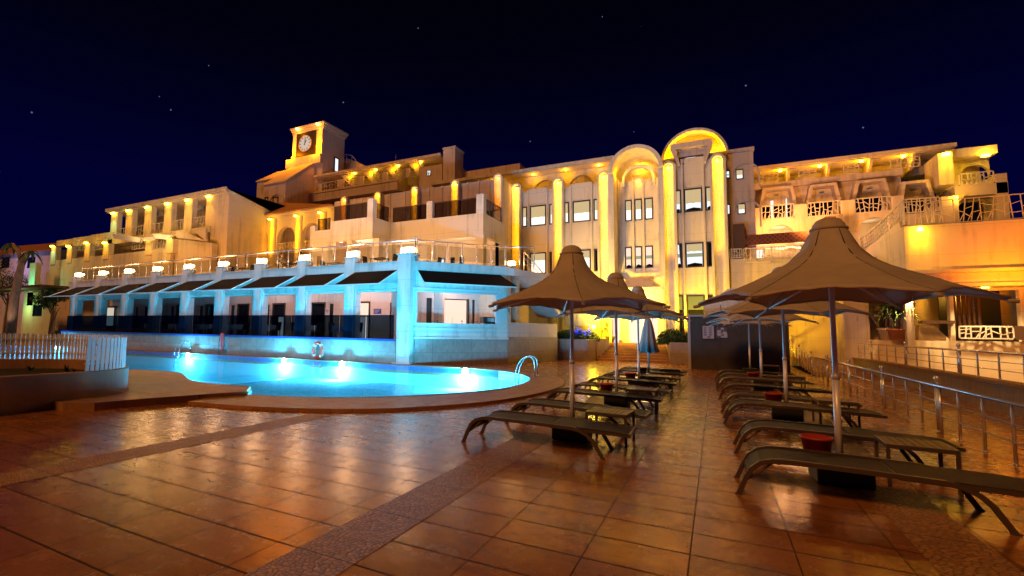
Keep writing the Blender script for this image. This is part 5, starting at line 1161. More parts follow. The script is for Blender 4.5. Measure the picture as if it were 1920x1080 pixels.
# forked palm
pb = W(22, 592, 20.5); pt = empty('palm_tree', (pb.x, 20.5, 0), label='leaning palm with a forked pale trunk at the left edge', cat='palm tree')
def rel(x, y): p = W(x, y, 20.5); return Vector((p.x-pb.x, 0, p.z))
mb = MB(); mb.tube([Vector((0, 0, -.2)), rel(27, 560), rel(36, 515), rel(43, 483)], [.42, .36, .30, .24], 10); mb.tube([rel(41, 492), rel(34, 470), rel(23, 458)], [.2, .17, .15], 8); mb.tube([rel(42, 490), rel(50, 480), rel(58, 472)], [.17, .14, .12], 8); mb.build('trunk', M['bark'], pt, smooth=True)
mb = MB(); rnd = random.Random(3)
for c in (rel(23, 458), rel(58, 472)):
    for k in range(8):
        t = 2*PI*k/8+rnd.uniform(-.3, .3); Ln = rnd.uniform(.6, 1.1); up = rnd.uniform(.1, .9); prev = None
        for j in range(7):
            s = j/6; p = c+Vector((math.cos(t)*Ln*s, math.sin(t)*Ln*s, up*s-1.5*s*s)); wv = Vector((-math.sin(t), math.cos(t), 0))*.16*math.sin(PI*(s*.9+.08))
            cur = (p-wv-Vector((0, 0, .06)), p, p+wv-Vector((0, 0, .06)))
            if prev: mb.face([prev[0], prev[1], cur[1], cur[0]]); mb.face([prev[1], prev[2], cur[2], cur[1]])
            prev = cur
mb.build('crown', M['leaf_dark'], pt)
lamp('palm_uplight', 'SPOT', (pb.x+.9, 19.4, .6), 160, (1, .66, .42), None, .08, target=(pb.x+.8, 20.5, 5), angle=60, blend=.8)
# ================================================================== right guest wing
RO = Vector((7, 36, 6)); rw = empty('right_guest_wing', RO, label='right guest wing with trapezoid dormers, lattice balconies and yellow lamps under its flat roof', cat='building')
Yp = 34.8; Yt = 37.0
p0x, p1x = W(1413, 400, Yp).x, W(1697, 400, Yp).x
ztop, zbot = W(1500, 383, Yp).z, 5.6
pan = [(1428, 1490, 386, 410), (1513, 1579, 380, 405), (1604, 1675, 372, 398), (1694, 1765, 374, 398)]
rects = []
for a, b, t, c in pan[:3]: m_ = (a+b)/2; rects.append((W(a, 395, Yp).x, W(b, 395, Yp).x, W(m_, c, Yp).z, 99))
rects = [(a, b, c, ztop) for a, b, c, d in rects]
mb = LMB(RO); zm = min(r_[2] for r_ in rects)-.05
grid_wall(mb, p0x, p1x, zm, ztop, Yp, .28, rects)
archs = []
for c, l_, r_, yt_ in ((1462, 1434, 1489, 421), (1553, 1520, 1586, 411), (1640, 1610, 1668, 407)):
    zt_ = W(c, yt_, Yp).z; x = W(c, 430, Yp).x; r = (W(r_, 430, Yp).x-W(l_, 430, Yp).x)/2; archs.append((x, r, zt_-r, zbot))
arch_wall(mb, p0x, p1x, zbot, zm, Yp, .28, archs); mb.build('arcade_parapet', M['stucco_warm'], rw)
mb = LMB(RO); mb.box(p0x, p1x, Yp+.05, Yt+1, zm-.2, zm+.05-.02); mb.build('balcony_floor', M['ceiling'], rw)
mb = LMB(RO); mb.box(p0x, p1x+3, Yp+2.0, Yp+2.2, zbot, zm-.2); mb.build('arcade_back', M['stucco_warm'], rw)
for i, (a, b, t, c) in enumerate(pan):
    m_ = (a+b)/2; y = Yp if i < 3 else Yp
    mb = LMB(RO); lattice(mb, W(a, 395, y).x, W(b, 395, y).x, W(m_, c, y).z+.02, W(m_, t, y).z+.1, y+.08, 60+i, w=.055, cells=6); mb.build('lattice_panel', M['offwhite'], rw)
mb = LMB(RO); mb.box(p1x, W(1770, 400, Yp).x, Yp, Yp+.25, zbot, W(1730, 399, Yp).z); mb.box(W(1766, 400, Yp).x, W(1798, 400, Yp).x, Yp-.02, Yp+.3, zbot, W(1780, 368, Yp).z); mb.build('end_parapet', M['stucco_pink'], rw)
for i, (x, r, zs_, zb_) in enumerate(archs): local(lamp('arcade_light', 'POINT', (x, Yp+1.1, zs_+.2), (30, 25, 12)[i], (1, .6, .25), rw, .1), RO)
# dormers on the middle tier
Ym = 36.2
dz0, dz1 = W(1540, 386, Ym).z-.8, W(1540, 345, Ym).z
dorm = [(1416, 1431, 1487, 1500, 350, 363), (1502, 1520, 1570, 1584, 344, 356), (1588, 1607, 1663, 1677, 336, 348), (1680, 1694, 1744, 1760, 338, 350)]
ztt = dz1
for i, (a, b, c, d, yt_, yi) in enumerate(dorm):
    zt_ = W((b+c)/2, yt_, Ym).z; xa, xb, xc_, xd = (W(v_, 370, Ym).x for v_ in (a, b, c, d)); th = .16
    mb = LMB(RO)
    mb.prism([(xa, Ym, dz0), (xa+th, Ym, dz0), (xb+th*.9, Ym, zt_-th), (xc_-th*.9, Ym, zt_-th), (xd-th, Ym, dz0), (xd, Ym, dz0), (xc_, Ym, zt_), (xb, Ym, zt_)], (0, .9, 0)); o = mb.build('dormer', M['stucco_pink'], rw)
    mb = LMB(RO); mb.prism([(xa+th, Ym+.75, dz0), (xd-th, Ym+.75, dz0), (xc_-th, Ym+.75, zt_-th), (xb+th, Ym+.75, zt_-th)], (0, .1, 0)); mb.build('recess_wall', M['stucco_warm'], o)
    mb = LMB(RO); mb.box(xb-.1, xc_-.1, Ym+.66, Ym+.74, dz0, W((b+c)/2, yi+19, Ym).z); mb.build('opening', M['pane_dark'], o)
    if i == 0: mb = LMB(RO); mb.box(W(1447, 380, Ym).x, W(1452, 380, Ym).x, Ym+.6, Ym+.65, dz0, W(1450, 372, Ym).z); mb.box(W(1476, 380, Ym).x, W(1478, 380, Ym).x, Ym+.6, Ym+.65, dz0, W(1450, 370, Ym).z); mb.build('lit_gap', M['win_white'], o)
    mb = LMB(RO); xm_ = (xb+xc_)/2; mb.lathe([(.11, 0), (.11, .04), (.0001, .05)], (xm_, Ym+.6, zt_-.42), 10); mb.build('wall_vent', M['lampbody'], o)
mb = LMB(RO); zU = W(1540, 340, Ym).z
grid_wall(mb, p0x, W(1690, 350, Ym+.9).x, dz0, W(1550, 332, Ym+.9).z, Ym+.9, .2, []); mb.build('middle_wall', M['stucco_pink'], rw)
zq = W(1550, 332, Ym+.6).z
mb = LMB(RO); mb.box(p0x, W(1693, 345, Ym+.6).x, Ym+.5, Ym+3.5, zq-.35, zq); mb.build('roof_terrace', M['stucco_pink'], rw)
# top tier
zr2 = W(1600, 300, Yt).z; xr2 = W(1787, 285, Yt).x
mb = LMB(RO); mb.box(p0x, xr2, Yt+1.6, Yt+1.9, zq, zr2-.1); mb.build('top_wall', M['stucco_warm'], rw)
mb = LMB(RO); mb.box(p0x, xr2, Yt-.3, Yt+6, zr2-.08, zr2+.14); mb.box(p0x, xr2+.05, Yt-.4, Yt-.26, zr2-.02, zr2+.2); mb.build('flat_roof', M['stucco_warm'], rw)
for i, (a, b) in enumerate(((1422, 1460), (1498, 1530), (1582, 1612), (1671, 1728))):
    mb = LMB(RO); lattice(mb, W(a, 335, Ym+.5).x, W(b, 335, Ym+.5).x, zq+.02, zq+.62, Ym+.52, 80+i, w=.05); mb.build('lattice_panel', M['offwhite'], rw)
for px, py in ((1463, 322), (1537, 315), (1615, 305.5), (1694, 298.5)):
    x = W(px, py, Yt).x; mb = LMB(RO); mb.lathe([(.0001, -.12), (.1, -.09), (.11, -.005)], (x, Yt, zr2-.08), 10); mb.build('eave_lamp', M['lamp_yellow'], rw)
    mb = LMB(RO); mb.prism([(x+.35, Yt+1.6, zr2-.08), (x+.35, Yt-.2, zr2-.08), (x+.35, Yt-.1, zr2-.4), (x+.35, Yt+.5, zq+.05), (x+.35, Yt+1.6, zq+.05)], (.14, 0, 0)); mb.prism([(x+.35, Yt-.05, zr2-.3), (x+.95, Yt-.05, zr2-.12), (x+.36, Yt-.05, zr2-.1)], (0, .08, 0)); mb.build('balcony_fin', M['stucco_warm'], rw)
    mb = LMB(RO); z_ = zr2-.45; mb.prism([(x-.55, Yt+1.5, z_), (x+.3, Yt+1.5, z_), (x+.15, Yt+1.5, zq+.15), (x-.35, Yt+1.5, zq+.15)], (0, .08, 0)); mb.build('lit_panel_wall', M['stucco_warm'], rw)
    local(lamp('eave_light', 'POINT', (x-.1, Yt-.1, zr2-.38), 27, (1, .43, .0), rw, .05), RO)
# right end block
Ye = 35.6
e0, e1 = W(1760, 320, Ye).x, W(1788, 320, Ye).x
mb = LMB(RO); mb.box(e0, e1, Ye, Ye+2, W(1774, 346, Ye).z, W(1774, 286, Ye).z); mb.build('lit_column', M['stucco_warm'], rw)
local(lamp('column_light', 'SPOT', ((e0+e1)/2, Ye-.9, W(1774, 289, Ye).z), 200, (1, .5, .02), rw, .06, target=((e0+e1)/2, Ye, W(1774, 330, Ye).z), angle=80, blend=1), RO)
mb = LMB(RO); z = W(1774, 290, Ye).z; mb.box((e0+e1)/2-.15, (e0+e1)/2+.15, Ye-.25, Ye-.02, z-.08, z+.06); mb.build('column_lamp', M['lamp_yellow'], rw)
f0, f1 = W(1788, 320, Ye+.6).x, W(1868, 320, Ye+.6).x
zr3 = W(1830, 290, Ye+.6).z
mb = LMB(RO); mb.box(f0-.4, f1, Ye+.3, Ye+6, zr3-.1, zr3+.35); mb.build('end_roof', M['stucco_pink'], rw)
mb = LMB(RO); xq = W(1828, 330, Ye+1.6).x; zs_ = W(1828, 326, Ye+1.6).z; r = (W(1857, 330, Ye+1.6).x-W(1800, 330, Ye+1.6).x)/2
arch_wall(mb, e1, f1, W(1830, 352, Ye+1.6).z, zr3-.1, Ye+1.6, .2, [(xq, r, zs_-.1, W(1830, 352, Ye+1.6).z)]); mb.box(e1, f1, Ye+2.4, Ye+2.5, 9, zr3); mb.build('end_wall', M['stucco_warm'], rw)
mb = LMB(RO); z = W(1830, 346, Ye).z; mb.box(f0-.2, W(1890, 345, Ye).x, Ye, Ye+2.3, W(1830, 366, Ye).z, z); mb.build('end_balcony', M['stucco_pink'], rw)
mb = LMB(RO); lattice(mb, f0, W(1866, 340, Ye).x, z+.02, z+.68, Ye+.05, 90, w=.06, cells=6); mb.build('lattice_panel', M['offwhite'], rw)
mb = LMB(RO); mb.box(W(1868, 340, Ye).x, W(1889, 340, Ye).x, Ye, Ye+2, 5, W(1878, 325, Ye).z); mb.build('end_pier', M['stucco_pink'], rw)
x = W(1855, 290, Ye).x; local(lamp('eave_light', 'POINT', (x, Ye+.1, zr3-.2), 50, (1, .6, .02), rw, .05), RO)
mb = LMB(RO); mb.box(x-.15, x+.15, Ye+.3, Ye+.5, zr3-.2, zr3-.1); mb.build('eave_lamp', M['lamp_yellow'], rw)
mb = LMB(RO); zt_ = W(1840, 358, Ye+.4).z; zb_ = W(1840, 385, Ye+.4).z; xa, xb, xc_, xd = (W(v_, 370, Ye+.4).x for v_ in (1786, 1812, 1868, 1890))
mb.prism([(xa, Ye+.4, zb_), (xa+.18, Ye+.4, zb_), (xb+.1, Ye+.4, zt_-.18), (xc_-.1, Ye+.4, zt_-.18), (xd-.18, Ye+.4, zb_), (xd, Ye+.4, zb_), (xc_, Ye+.4, zt_), (xb, Ye+.4, zt_)], (0, .9, 0)); o = mb.build('dormer', M['stucco_pink'], rw)
mb = LMB(RO); mb.prism([(xa+.18, Ye+1.2, zb_-1), (xd-.18, Ye+1.2, zb_-1), (xc_-.15, Ye+1.2, zt_-.18), (xb+.15, Ye+1.2, zt_-.18)], (0, .1, 0)); mb.build('recess_wall', M['stucco_warm'], o)
mb = LMB(RO); mb.box(xb-.2, xc_-.3, Ye+1.1, Ye+1.18, zb_-1, zb_+.35); mb.build('opening', M['pane_dark'], o)
mb = LMB(RO); mb.prism([W(1790, 365, Ye-.1), W(1815, 361, Ye-.1), W(1792, 386, Ye-.1)], (0, .15, 0)); mb.build('orange_fin', M['stucco_warm'], rw)
local(lamp('fin_light', 'POINT', W(1800, 368, Ye-1.0), 50, (1, .5, .04), rw, .08), RO)
local(lamp('wing_flood', 'SPOT', (4.6, 31.0, 7.6), 1150, (1.0, .39, .08), rw, .2, target=(5.5, 35, 8.6), angle=125, blend=.9), RO)
# ================================================================== right terrace with trellis canopy
QO = Vector((2.5, 32, 3)); rt = empty('trellis_terrace', QO, label='raised terrace bar with a dark red trellis canopy, string lights and lattice railing', cat='terrace')
Yr = 32.0
a0_, a1_ = .82, W(1610, 500, Yr).x
zfl2 = W(1370, 486, Yr).z
mb = LMB(QO); mb.box(a0_, a1_, Yr, Yr+.3, .0, zfl2-.32); mb.box(a0_, a1_, Yr, Yr+.3, zfl2-.318, zfl2-.0) ; mb.build('terrace_wall', M['stucco_warm'], rt)
mb = LMB(QO); mb.box(a0_, a1_+1, Yr+.3, Yp-.02, zfl2-.5, zfl2-.2); mb.build('terrace_floor', M['planter'], rt)
def lp(a, b, t, c, sd, y): 
    mb = LMB(QO); m_ = (a+b)/2; lattice(mb, W(a, 475, y).x, W(b, 475, y).x, W(m_, c, y).z, W(m_, t, y).z, y, sd, w=.05, cells=4 if b-a < 40 else 7); mb.build('lattice_panel', M['offwhite'], rt)
lp(1367, 1392, 466, 484, 100, Yr-.06); lp(1394, 1447, 464, 492, 101, Yr-.1); lp(1447, 1503, 461, 489, 102, Yr-.1); lp(1503, 1530, 458, 480, 103, Yr-.06)
zc0_, zc1_ = W(1460, 455, Yr).z, W(1460, 438, Yr).z
mb = LMB(QO); mb.box(W(1400, 445, Yr).x, W(1580, 435, Yr).x, Yr+.25, Yr+.33, zc0_, zc1_+.08); mb.box(W(1400, 445, Yr).x, W(1580, 435, Yr).x, Yr+.33, Yr+2.4, zc1_-.1, zc1_); mb.build('trellis_canopy', M['trellis'], rt)
mb = LMB(QO); mb.box(W(1375, 445, Yr).x, W(1397, 445, Yr).x, Yr+.1, Yr+.5, zfl2-.3, W(1387, 419, Yr).z); mb.build('board_panel', M['brownwood'], rt)
mb = LMB(QO); mb.box(W(1545, 420, 33.2).x, W(1565, 420, 33.2).x, 32.8, 33.5, 6.5, W(1555, 408, 33.2).z); mb.build('brick_pier', M['brownwood'], rt)
mb = LMB(QO); pts = [(W(1440+i*7, 468, Yr+1.4).x, Yr+1.4, W(1440, 466.5, Yr+1.4).z+.05*math.sin(i*1.3)) for i in range(14)]; mb.tube(pts, .03, 5); mb.build('string_light', M['lamp_string'], rt)
mb = LMB(QO); mb.box(W(1408, 475, Yr+2).x, W(1432, 475, Yr+2).x, Yr+2.2, Yr+2.3, zfl2-.2, zfl2+.75); mb.build('lit_bar_front', M['win_white'], rt)
mb = LMB(QO); mb.box(W(1437, 458, Yr+1).x, W(1470, 458, Yr+1).x, Yr+1.2, Yr+1.4, zc0_-.1, zc0_-.02); mb.build('ceiling_light', M['win_pink'], rt)
for x, e in ((2.6, 130), (4.2, 110)): local(lamp('terrace_light', 'POINT', (x, Yr+1.0, zc0_-.35), e, (1, .58, .30), rt, .1), QO)
local(lamp('parapet_wash', 'POINT', (3.2, Yr+1.3, zc1_+.5), 270, (1, .42, .12), rt, .2), QO)
# ================================================================== orange lit annex and ramp wall
NO = Vector((9, 28, 0)); na = empty('orange_annex', NO, label='orange lit annex at the right edge with one lamp on its blank upper wall', cat='building')
Yo = 28.0
n0, n1 = W(1697, 470, Yo).x, 16.0
zt_ = W(1800, 418, Yo).z; zled = W(1800, 505, Yo).z; zbt = W(1850, 530, Yo).z
mb = LMB(NO); mb.box(n0, n1, Yo, Yo+.35, zled, zt_); mb.build('blank_wall', M['stucco_warm'], na)
mb = LMB(NO); mb.box(n0, n1, Yo-.22, Yo+.35, zled-.14, zled-.003); mb.build('string_course', M['stucco_warm'], na)
mb = LMB(NO); mb.box(n0, n1, Yo+.12, Yo+.35, zbt, zled-.143); mb.box(n0, n1, Yo-.1, Yo+1.2, zbt-.14, zbt); mb.build('lower_band', M['stucco_warm'], na)
mb = LMB(NO)
ys = [28.0, 31.0, 33.5, 35.5, 38.0]
P = [(n0-.02, Yo, zt_), (n0-.02, Yo+1.2, zt_)]
sl_ = [WX(1690, 413, n0-.02), WX(1640, 455, n0-.02), WX(1606, 480, n0-.02), WX(1590, 500, n0-.02)]
mb.prism([(n0, Yo+.355, 1.0)]+[(n0, Yo+.355, zt_)]+[(n0, max(p.y, Yo+.6), p.z) for p in sl_]+[(n0, sl_[-1].y+.5, 1.0)], (.25, 0, 0)); mb.build('ramp_side_wall', M['stucco_warm'], na)
mb = LMB(NO); lattice(mb, W(1752, 400, Yo).x, n1, zt_+.04, zt_+1.05, Yo+.1, 120, w=.036, cells=19); lattice(mb, n0+.05, W(1750, 400, Yo).x, zt_+.04, zt_+1.1, Yo+.1, 121, w=.036, cells=4); mb.build('lattice_railing', M['offwhite'], na)
mb = LMB(NO); top = [Vector((n0+.1, Yo+.4, zt_+1.05))]+[p+Vector((.1, 0, .85)) for p in sl_]; bot = [Vector((n0+.1, Yo+.4, zt_+.1))]+[p+Vector((.1, 0, .08)) for p in sl_]
for A_, B_, C_, D_ in zip(top, top[1:], bot, bot[1:]):
    mb.tube([A_, B_], .035, 5); mb.tube([C_, D_], .03, 5); rnd = random.Random(int(A_.y*10))
    n = 12
    for k in range(n): t = k/n; t2 = min(1, max(0, t+rnd.uniform(-.14, .14))); mb.tube([C_.lerp(D_, t), A_.lerp(B_, t2)], .02, 4)
    for f_ in (.25, .5, .75): mb.tube([C_.lerp(A_, f_+rnd.uniform(-.08, .08)), D_.lerp(B_, f_+rnd.uniform(-.08, .08))], .018, 4)
mb.build('stair_railing', M['offwhite'], na)
lp_ = W(1725, 430, Yo-.12); mb = LMB(NO); mb.lathe([(.05, .1), (.1, .02), (.12, -.06), (.09, -.07), (.0001, -.05)], (lp_.x, Yo-.16, lp_.z), 12); mb.build('wall_lamp', M['lamp_yellow'], na)
local(lamp('wall_light', 'SPOT', (lp_.x, Yo-.42, lp_.z+.15), 170, (1, .46, .0), na, .06, target=(lp_.x, Yo-.02, lp_.z-2.2), angle=75, blend=1), NO)
local(lamp('wall_glow', 'POINT', (lp_.x, Yo-.45, lp_.z-.3), 25, (1, .55, .02), na, .06), NO)
for x, y, z, e in ((10.2, 26.3, 3.4, 620), (13.2, 26.5, 3.6, 520)): local(lamp('orange_flood', 'SPOT', (x, y, z), e, (1, .23, .0), na, .15, target=(x, 28.1, 5.0), angle=130, blend=1), NO)
# ground floor set back under the band
Yw = 29.0
w0, w1 = W(1612, 640, Yw).x, 16.0
dk = (W(1790, 600, Yw).x, W(1915, 600, Yw).x)
zsill = W(1700, 638, Yw).z
mb = LMB(NO)
aL = (W(1600, 560, Yw).x, .5)
grid_wall(mb, w0-.05, w1, -1.2, zbt, Yw, .3, [(W(1630, 600, Yw).x, W(1782, 600, Yw).x, zsill, W(1700, 553, Yw).z), (dk[0], dk[1], W(1850, 640, Yw).z, zbt-.25)]); mb.build('ground_floor_wall', M['stucco_warm'], na)
mb = LMB(NO); mb.box(w0-.05, w1, Yw+2.2, Yw+2.4, 0, zbt); mb.box(W(1630, 600, Yw).x, W(1782, 600, Yw).x, Yw+.3, Yw+2.2, zsill-.1, zsill-.003); mb.build('niche_back', M['stucco_warm'], na)
mb = LMB(NO); q0 = W(1630, 580, Yw+.6)
arch_wall(mb, q0.x, W(1700, 580, Yw+.6).x, zsill, zbt, Yw+.9, .25, [(W(1643, 600, Yw+.9).x+.4, .95, zsill+.65, zsill)]); mb.build('inner_arch', M['stucco_warm'], na)
mb = LMB(NO); mb.prism([W(1640, 637, Yw+.8), W(1680, 637, Yw+.8), W(1664, 612, Yw+.8)], (0, .4, 0)); mb.build('sloped_plinth', M['stucco_warm'], na); mb = LMB(NO); mb.prism([W(1722, 637, Yw+.5), W(1784, 640, Yw+.5), W(1755, 613, Yw+.5), W(1724, 609, Yw+.5)], (0, .5, 0)); mb.build('sloped_plinth', M['stucco_warm'], na)
mb = LMB(NO); a, b = W(1727, 603, Yw-.1), W(1791, 601, Yw-.1); mb.box(a.x, b.x, Yw-.15, Yw+.25, a.z-.08, a.z+.05); mb.build('counter_top', M['brownwood'], na)
mb = LMB(NO); mb.box(dk[0], dk[1], Yw+1.6, Yw+1.7, 0, zbt); mb.build('dark_room', M['darkvoid'], na)
mb = LMB(NO)
for k in range(7): x = dk[0]+.1+k*.16; mb.tube([(x, Yw+.9, W(1850, 640, Yw).z), (x, Yw+.9, zbt-.3)], .07, 6)
mb.build('curtain', M['brownwood'], na)
a, b = W(1797, 612, Yw-.2), W(1903, 634, Yw-.2)
mb = LMB(NO); lattice(mb, a.x, b.x, W(1850, 636, Yw-.2).z, W(1850, 611, Yw-.2).z, Yw-.2, 131, w=.06, cells=6); mb.build('lattice_panel', M['offwhite'], na)
mb = LMB(NO); mb.box(b.x+.02, n1, Yw-.2, Yw-.15, W(1850, 636, Yw-.2).z, W(1850, 611, Yw-.2).z); mb.build('solid_panel', M['brownwood'], na)
for x, y, z, e, c in ((w0+1.6, Yw+1.2, zbt-.4, 70, (1, .62, .05)), (w0+3.4, Yw+1.2, zbt-.4, 60, (1, .5, .05))): local(lamp('niche_light', 'POINT', (x, y, z), e, c, na, .1), NO)
for x in (7.4, 9.8, 12.4):
    mb = LMB(NO); mb.lathe([(.0001, -.06), (.1, -.05), (.12, 0)], (x, Yw-.5, zbt-.141), 12); mb.build('soffit_lamp', M['lamp_yellow'], na)
    local(lamp('soffit_light', 'SPOT', (x, Yw-.75, zbt-.3), 800, (1, .66, .26), na, .08, target=(x, Yw-.3, 0), angle=110, blend=1), NO)
# ramp side buildings (dim lilac piers and arch between ramp and annex)
SO = Vector((5.8, 32, 0)); sbn = empty('ramp_pier_block', SO, label='tall dim stucco piers with a blind arch along the right side of the brick ramp', cat='wall')
mb = LMB(SO); mb.box(5.2, 6.0, 28.9, 31.2, -.2, 3.9); mb.build('pier', M['stucco_pink'], sbn, bevel=.02)
mb = LMB(SO); mb.box(5.3, 6.0, 31.8, 36.0, .2, 3.4); mb.build('rear_pier', M['stucco_pink'], sbn)
mb = LMB(SO); mb.box(5.0, 5.28, 33.0, 34.6, .6, 2.4); mb.lathe([(.0001, 0)], cap=False) if False else None; mb.build('arched_niche', M['stucco_warm'], sbn)
mb = LMB(SO); mb.box(3.2, 6.2, 42.0, 42.3, .8, 4.6); mb.box(4.9, 5.3, 38.0, 42.0, .8, 4.2); mb.build('end_wall', M['stucco_warm'], sbn)
local(lamp('ramp_light', 'POINT', (3.5, 40.5, 3.2), 160, (1, .6, .0), sbn, .1), SO)
# ================================================================== ramp, retaining wall, rails
mb = MB(); mb.face([(3.42, 24, -.0), (5.45, 24, -.0), (5.25, 42, 1.05), (3.35, 42, 1.05)]); mb.build('ramp', M['brick'], kind='structure')
ro = empty('retaining_wall', (5.6, 10, 0), label='long low stone retaining wall carrying the second steel rail at the right', cat='wall'); KO = Vector((5.6, 10, 0))
mb = LMB(KO); mb.box(5.48, 5.72, -4, 28.9, -1.5, .60); mb.build('wall', M['stone_side'], ro)
mb = LMB(KO); mb.box(5.44, 5.76, -4, 28.9, .602, .665); mb.build('coping', M['planter'], ro)
mb = MB(); mb.face([(5.72, -14, -.9), (60, -14, -.9), (60, 29, -.9), (5.72, 29, -.9)]); mb.build('lower_path', M['coping'], kind='structure')
def guard_rail(name, label, path, zs, h=.78, step=.82, post_every=4, seed=0):
    P = [Vector((x, y, z)) for (x, y), z in zip(path, zs)]; o = empty(name, P[0], label=label, cat='railing'); OO = P[0]
    tot = [0]
    for a, b in zip(P, P[1:]): tot.append(tot[-1]+(b-a).length)
    def at(s):
        for i in range(len(P)-1):
            if s <= tot[i+1]+1e-6: return P[i].lerp(P[i+1], (s-tot[i])/(tot[i+1]-tot[i]))
        return P[-1]
    n = int(tot[-1]/step)
    for i in range(n+1):
        p = at(i*step); mb = LMB(OO); main = i % post_every == 0
        d = (at(min(i*step+.1, tot[-1]))-at(max(i*step-.1, 0))).normalized()
        if main:
            for s in (-.075, 0, .075): mb.tube([p+d*s, p+d*s+Vector((0, 0, h+(.06 if s == 0 else -.02)))], .022, 8)
            mb.lathe([(.0001, h+.05), (.028, h+.06), (.02, h+.075), (.04, h+.10), (.045, h+.13), (.03, h+.165), (.0001, h+.175)], p, 12)
            mb.lathe([(.05, 0), (.05, .012), (.025, .03)], p, 12)
            mb.build('ball_post', M['steel'], o)
        else:
            mb.tube([p, p+Vector((0, 0, h-.11)), p+Vector((0, 0, h-.08)), p+Vector((0, 0, h))], [.02, .02, .012, .012], 8); mb.lathe([(.035, 0), (.035, .01), (.02, .02)], p, 10)
            mb.build('baluster', M['steel'], o)
    mb = LMB(OO); mb.tube([p+Vector((0, 0, h)) for p in P], .03, 10); mb.build('handrail', M['steel'], o)
    for f_ in (.36, .66): mb = LMB(OO); mb.tube([p+Vector((0, 0, h*f_)) for p in P], .011, 6); mb.build('mid_rail', M['steel'], o)
    return o
guard_rail('guard_rail', 'steel guard rail with ball topped posts along the deck edge and ramp', [(3.3, 5.05), (3.35, 24.2), (3.35, 36)], [0, 0, .75], step=.82)
guard_rail('guard_rail', 'steel guard rail on top of the stone retaining wall', [(5.6, 5.4), (5.6, 28.7)], [.665, .665], h=.62, step=1.05, post_every=4)
# ================================================================== kiosk wall with notices
kz = 2.48
kb = empty('notice_wall', (.8, 25.6, 0), label='freestanding dark slate wall carrying notices in front of the entrance', cat='wall'); KB = Vector((.8, 25.6, 0))
mb = LMB(KB); mb.box(-1.02, 2.74, 25.62, 27.0, 0, kz-.08); mb.build('wall', M['kiosk'], kb)
mb = LMB(KB); mb.box(-1.14, -1.022, 25.56, 27.06, 0, kz-.08); mb.box(-1.14, 2.8, 25.56, 27.06, kz-.079, kz); mb.build('edge_band', M['kiosk_edge'], kb)
def poster(px0, px1, py0, py1, name, label, seed):
    p, q = W(px0, py0, 25.6), W(px1, py1, 25.6); o = empty(name, ((p.x+q.x)/2, 25.6, (p.z+q.z)/2), label=label, cat='notice'); w, h = (q.x-p.x)/2, abs(p.z-q.z)/2
    mb = MB(); mb.box(-w, w, -.02, .018, -h, h); mb.build('board', M['posterdark'] if seed else M['poster'], o); return o, w, h
o, w, h = poster(1317, 1339, 611, 635, 'pool_rules_notice', 'framed price style notice with small grey rows on the slate wall', 0)
mb = MB(); mb.box(-w-.04, -w, -.03, .0, -h-.04, h+.04); mb.box(w, w+.04, -.03, 0, -h-.04, h+.04); mb.box(-w, w, -.03, 0, h, h+.04); mb.box(-w, w, -.03, 0, -h-.04, -h); mb.build('frame', M['framedark'], o)
mb = MB()
for r in range(4):
    for c in range(2): x = -w*.8+c*w*.9; z = h*.75-r*h*.36; mb.box(x, x+w*.55, -.026, -.021, z-.03, z); mb.box(x+w*.1, x+w*.4, -.026, -.021, z-.075, z-.05)
mb.build('rows', M['posterdark'], o)
mb = MB(); mb.box(-w*.2, w*.35, -.026, -.021, -h*.92, -h*.62); mb.build('photo', M['terra'], o)
o, w, h = poster(1342, 1364, 614, 634, 'photo_board', 'notice board of small overlapping photographs on the slate wall', 1)
rnd = random.Random(9); mb = MB()
for k in range(16):
    x, z = rnd.uniform(-w*.95, w*.7), rnd.uniform(-h*.95, h*.7); s = rnd.uniform(.05, .12); mb.box(x, min(w, x+s*1.3), -.026-.0006*k, -.021, z, min(h, z+s))
mb.build('photographs', M['poster'], o)
# wave topped screen behind the notice wall
ws = empty('wave_screen', (.6, 28, 0), label='pale wall with a wave shaped top behind the notice wall', cat='wall')
mb = MB(); P = []
for x, y in ((1322, 592), (1321, 566), (1332, 565), (1343, 560), (1352, 551), (1362, 543), (1372, 540), (1382, 542), (1390, 549), (1397, 562), (1400, 592)):
    q = W(x, y, 28); P.append(Vector((q.x-.6, 0, q.z)))
P[0].z = 0; P[-1].z = 0
mb.prism(P, (0, .3, 0)); mb.build('wall', M['stucco'], ws)
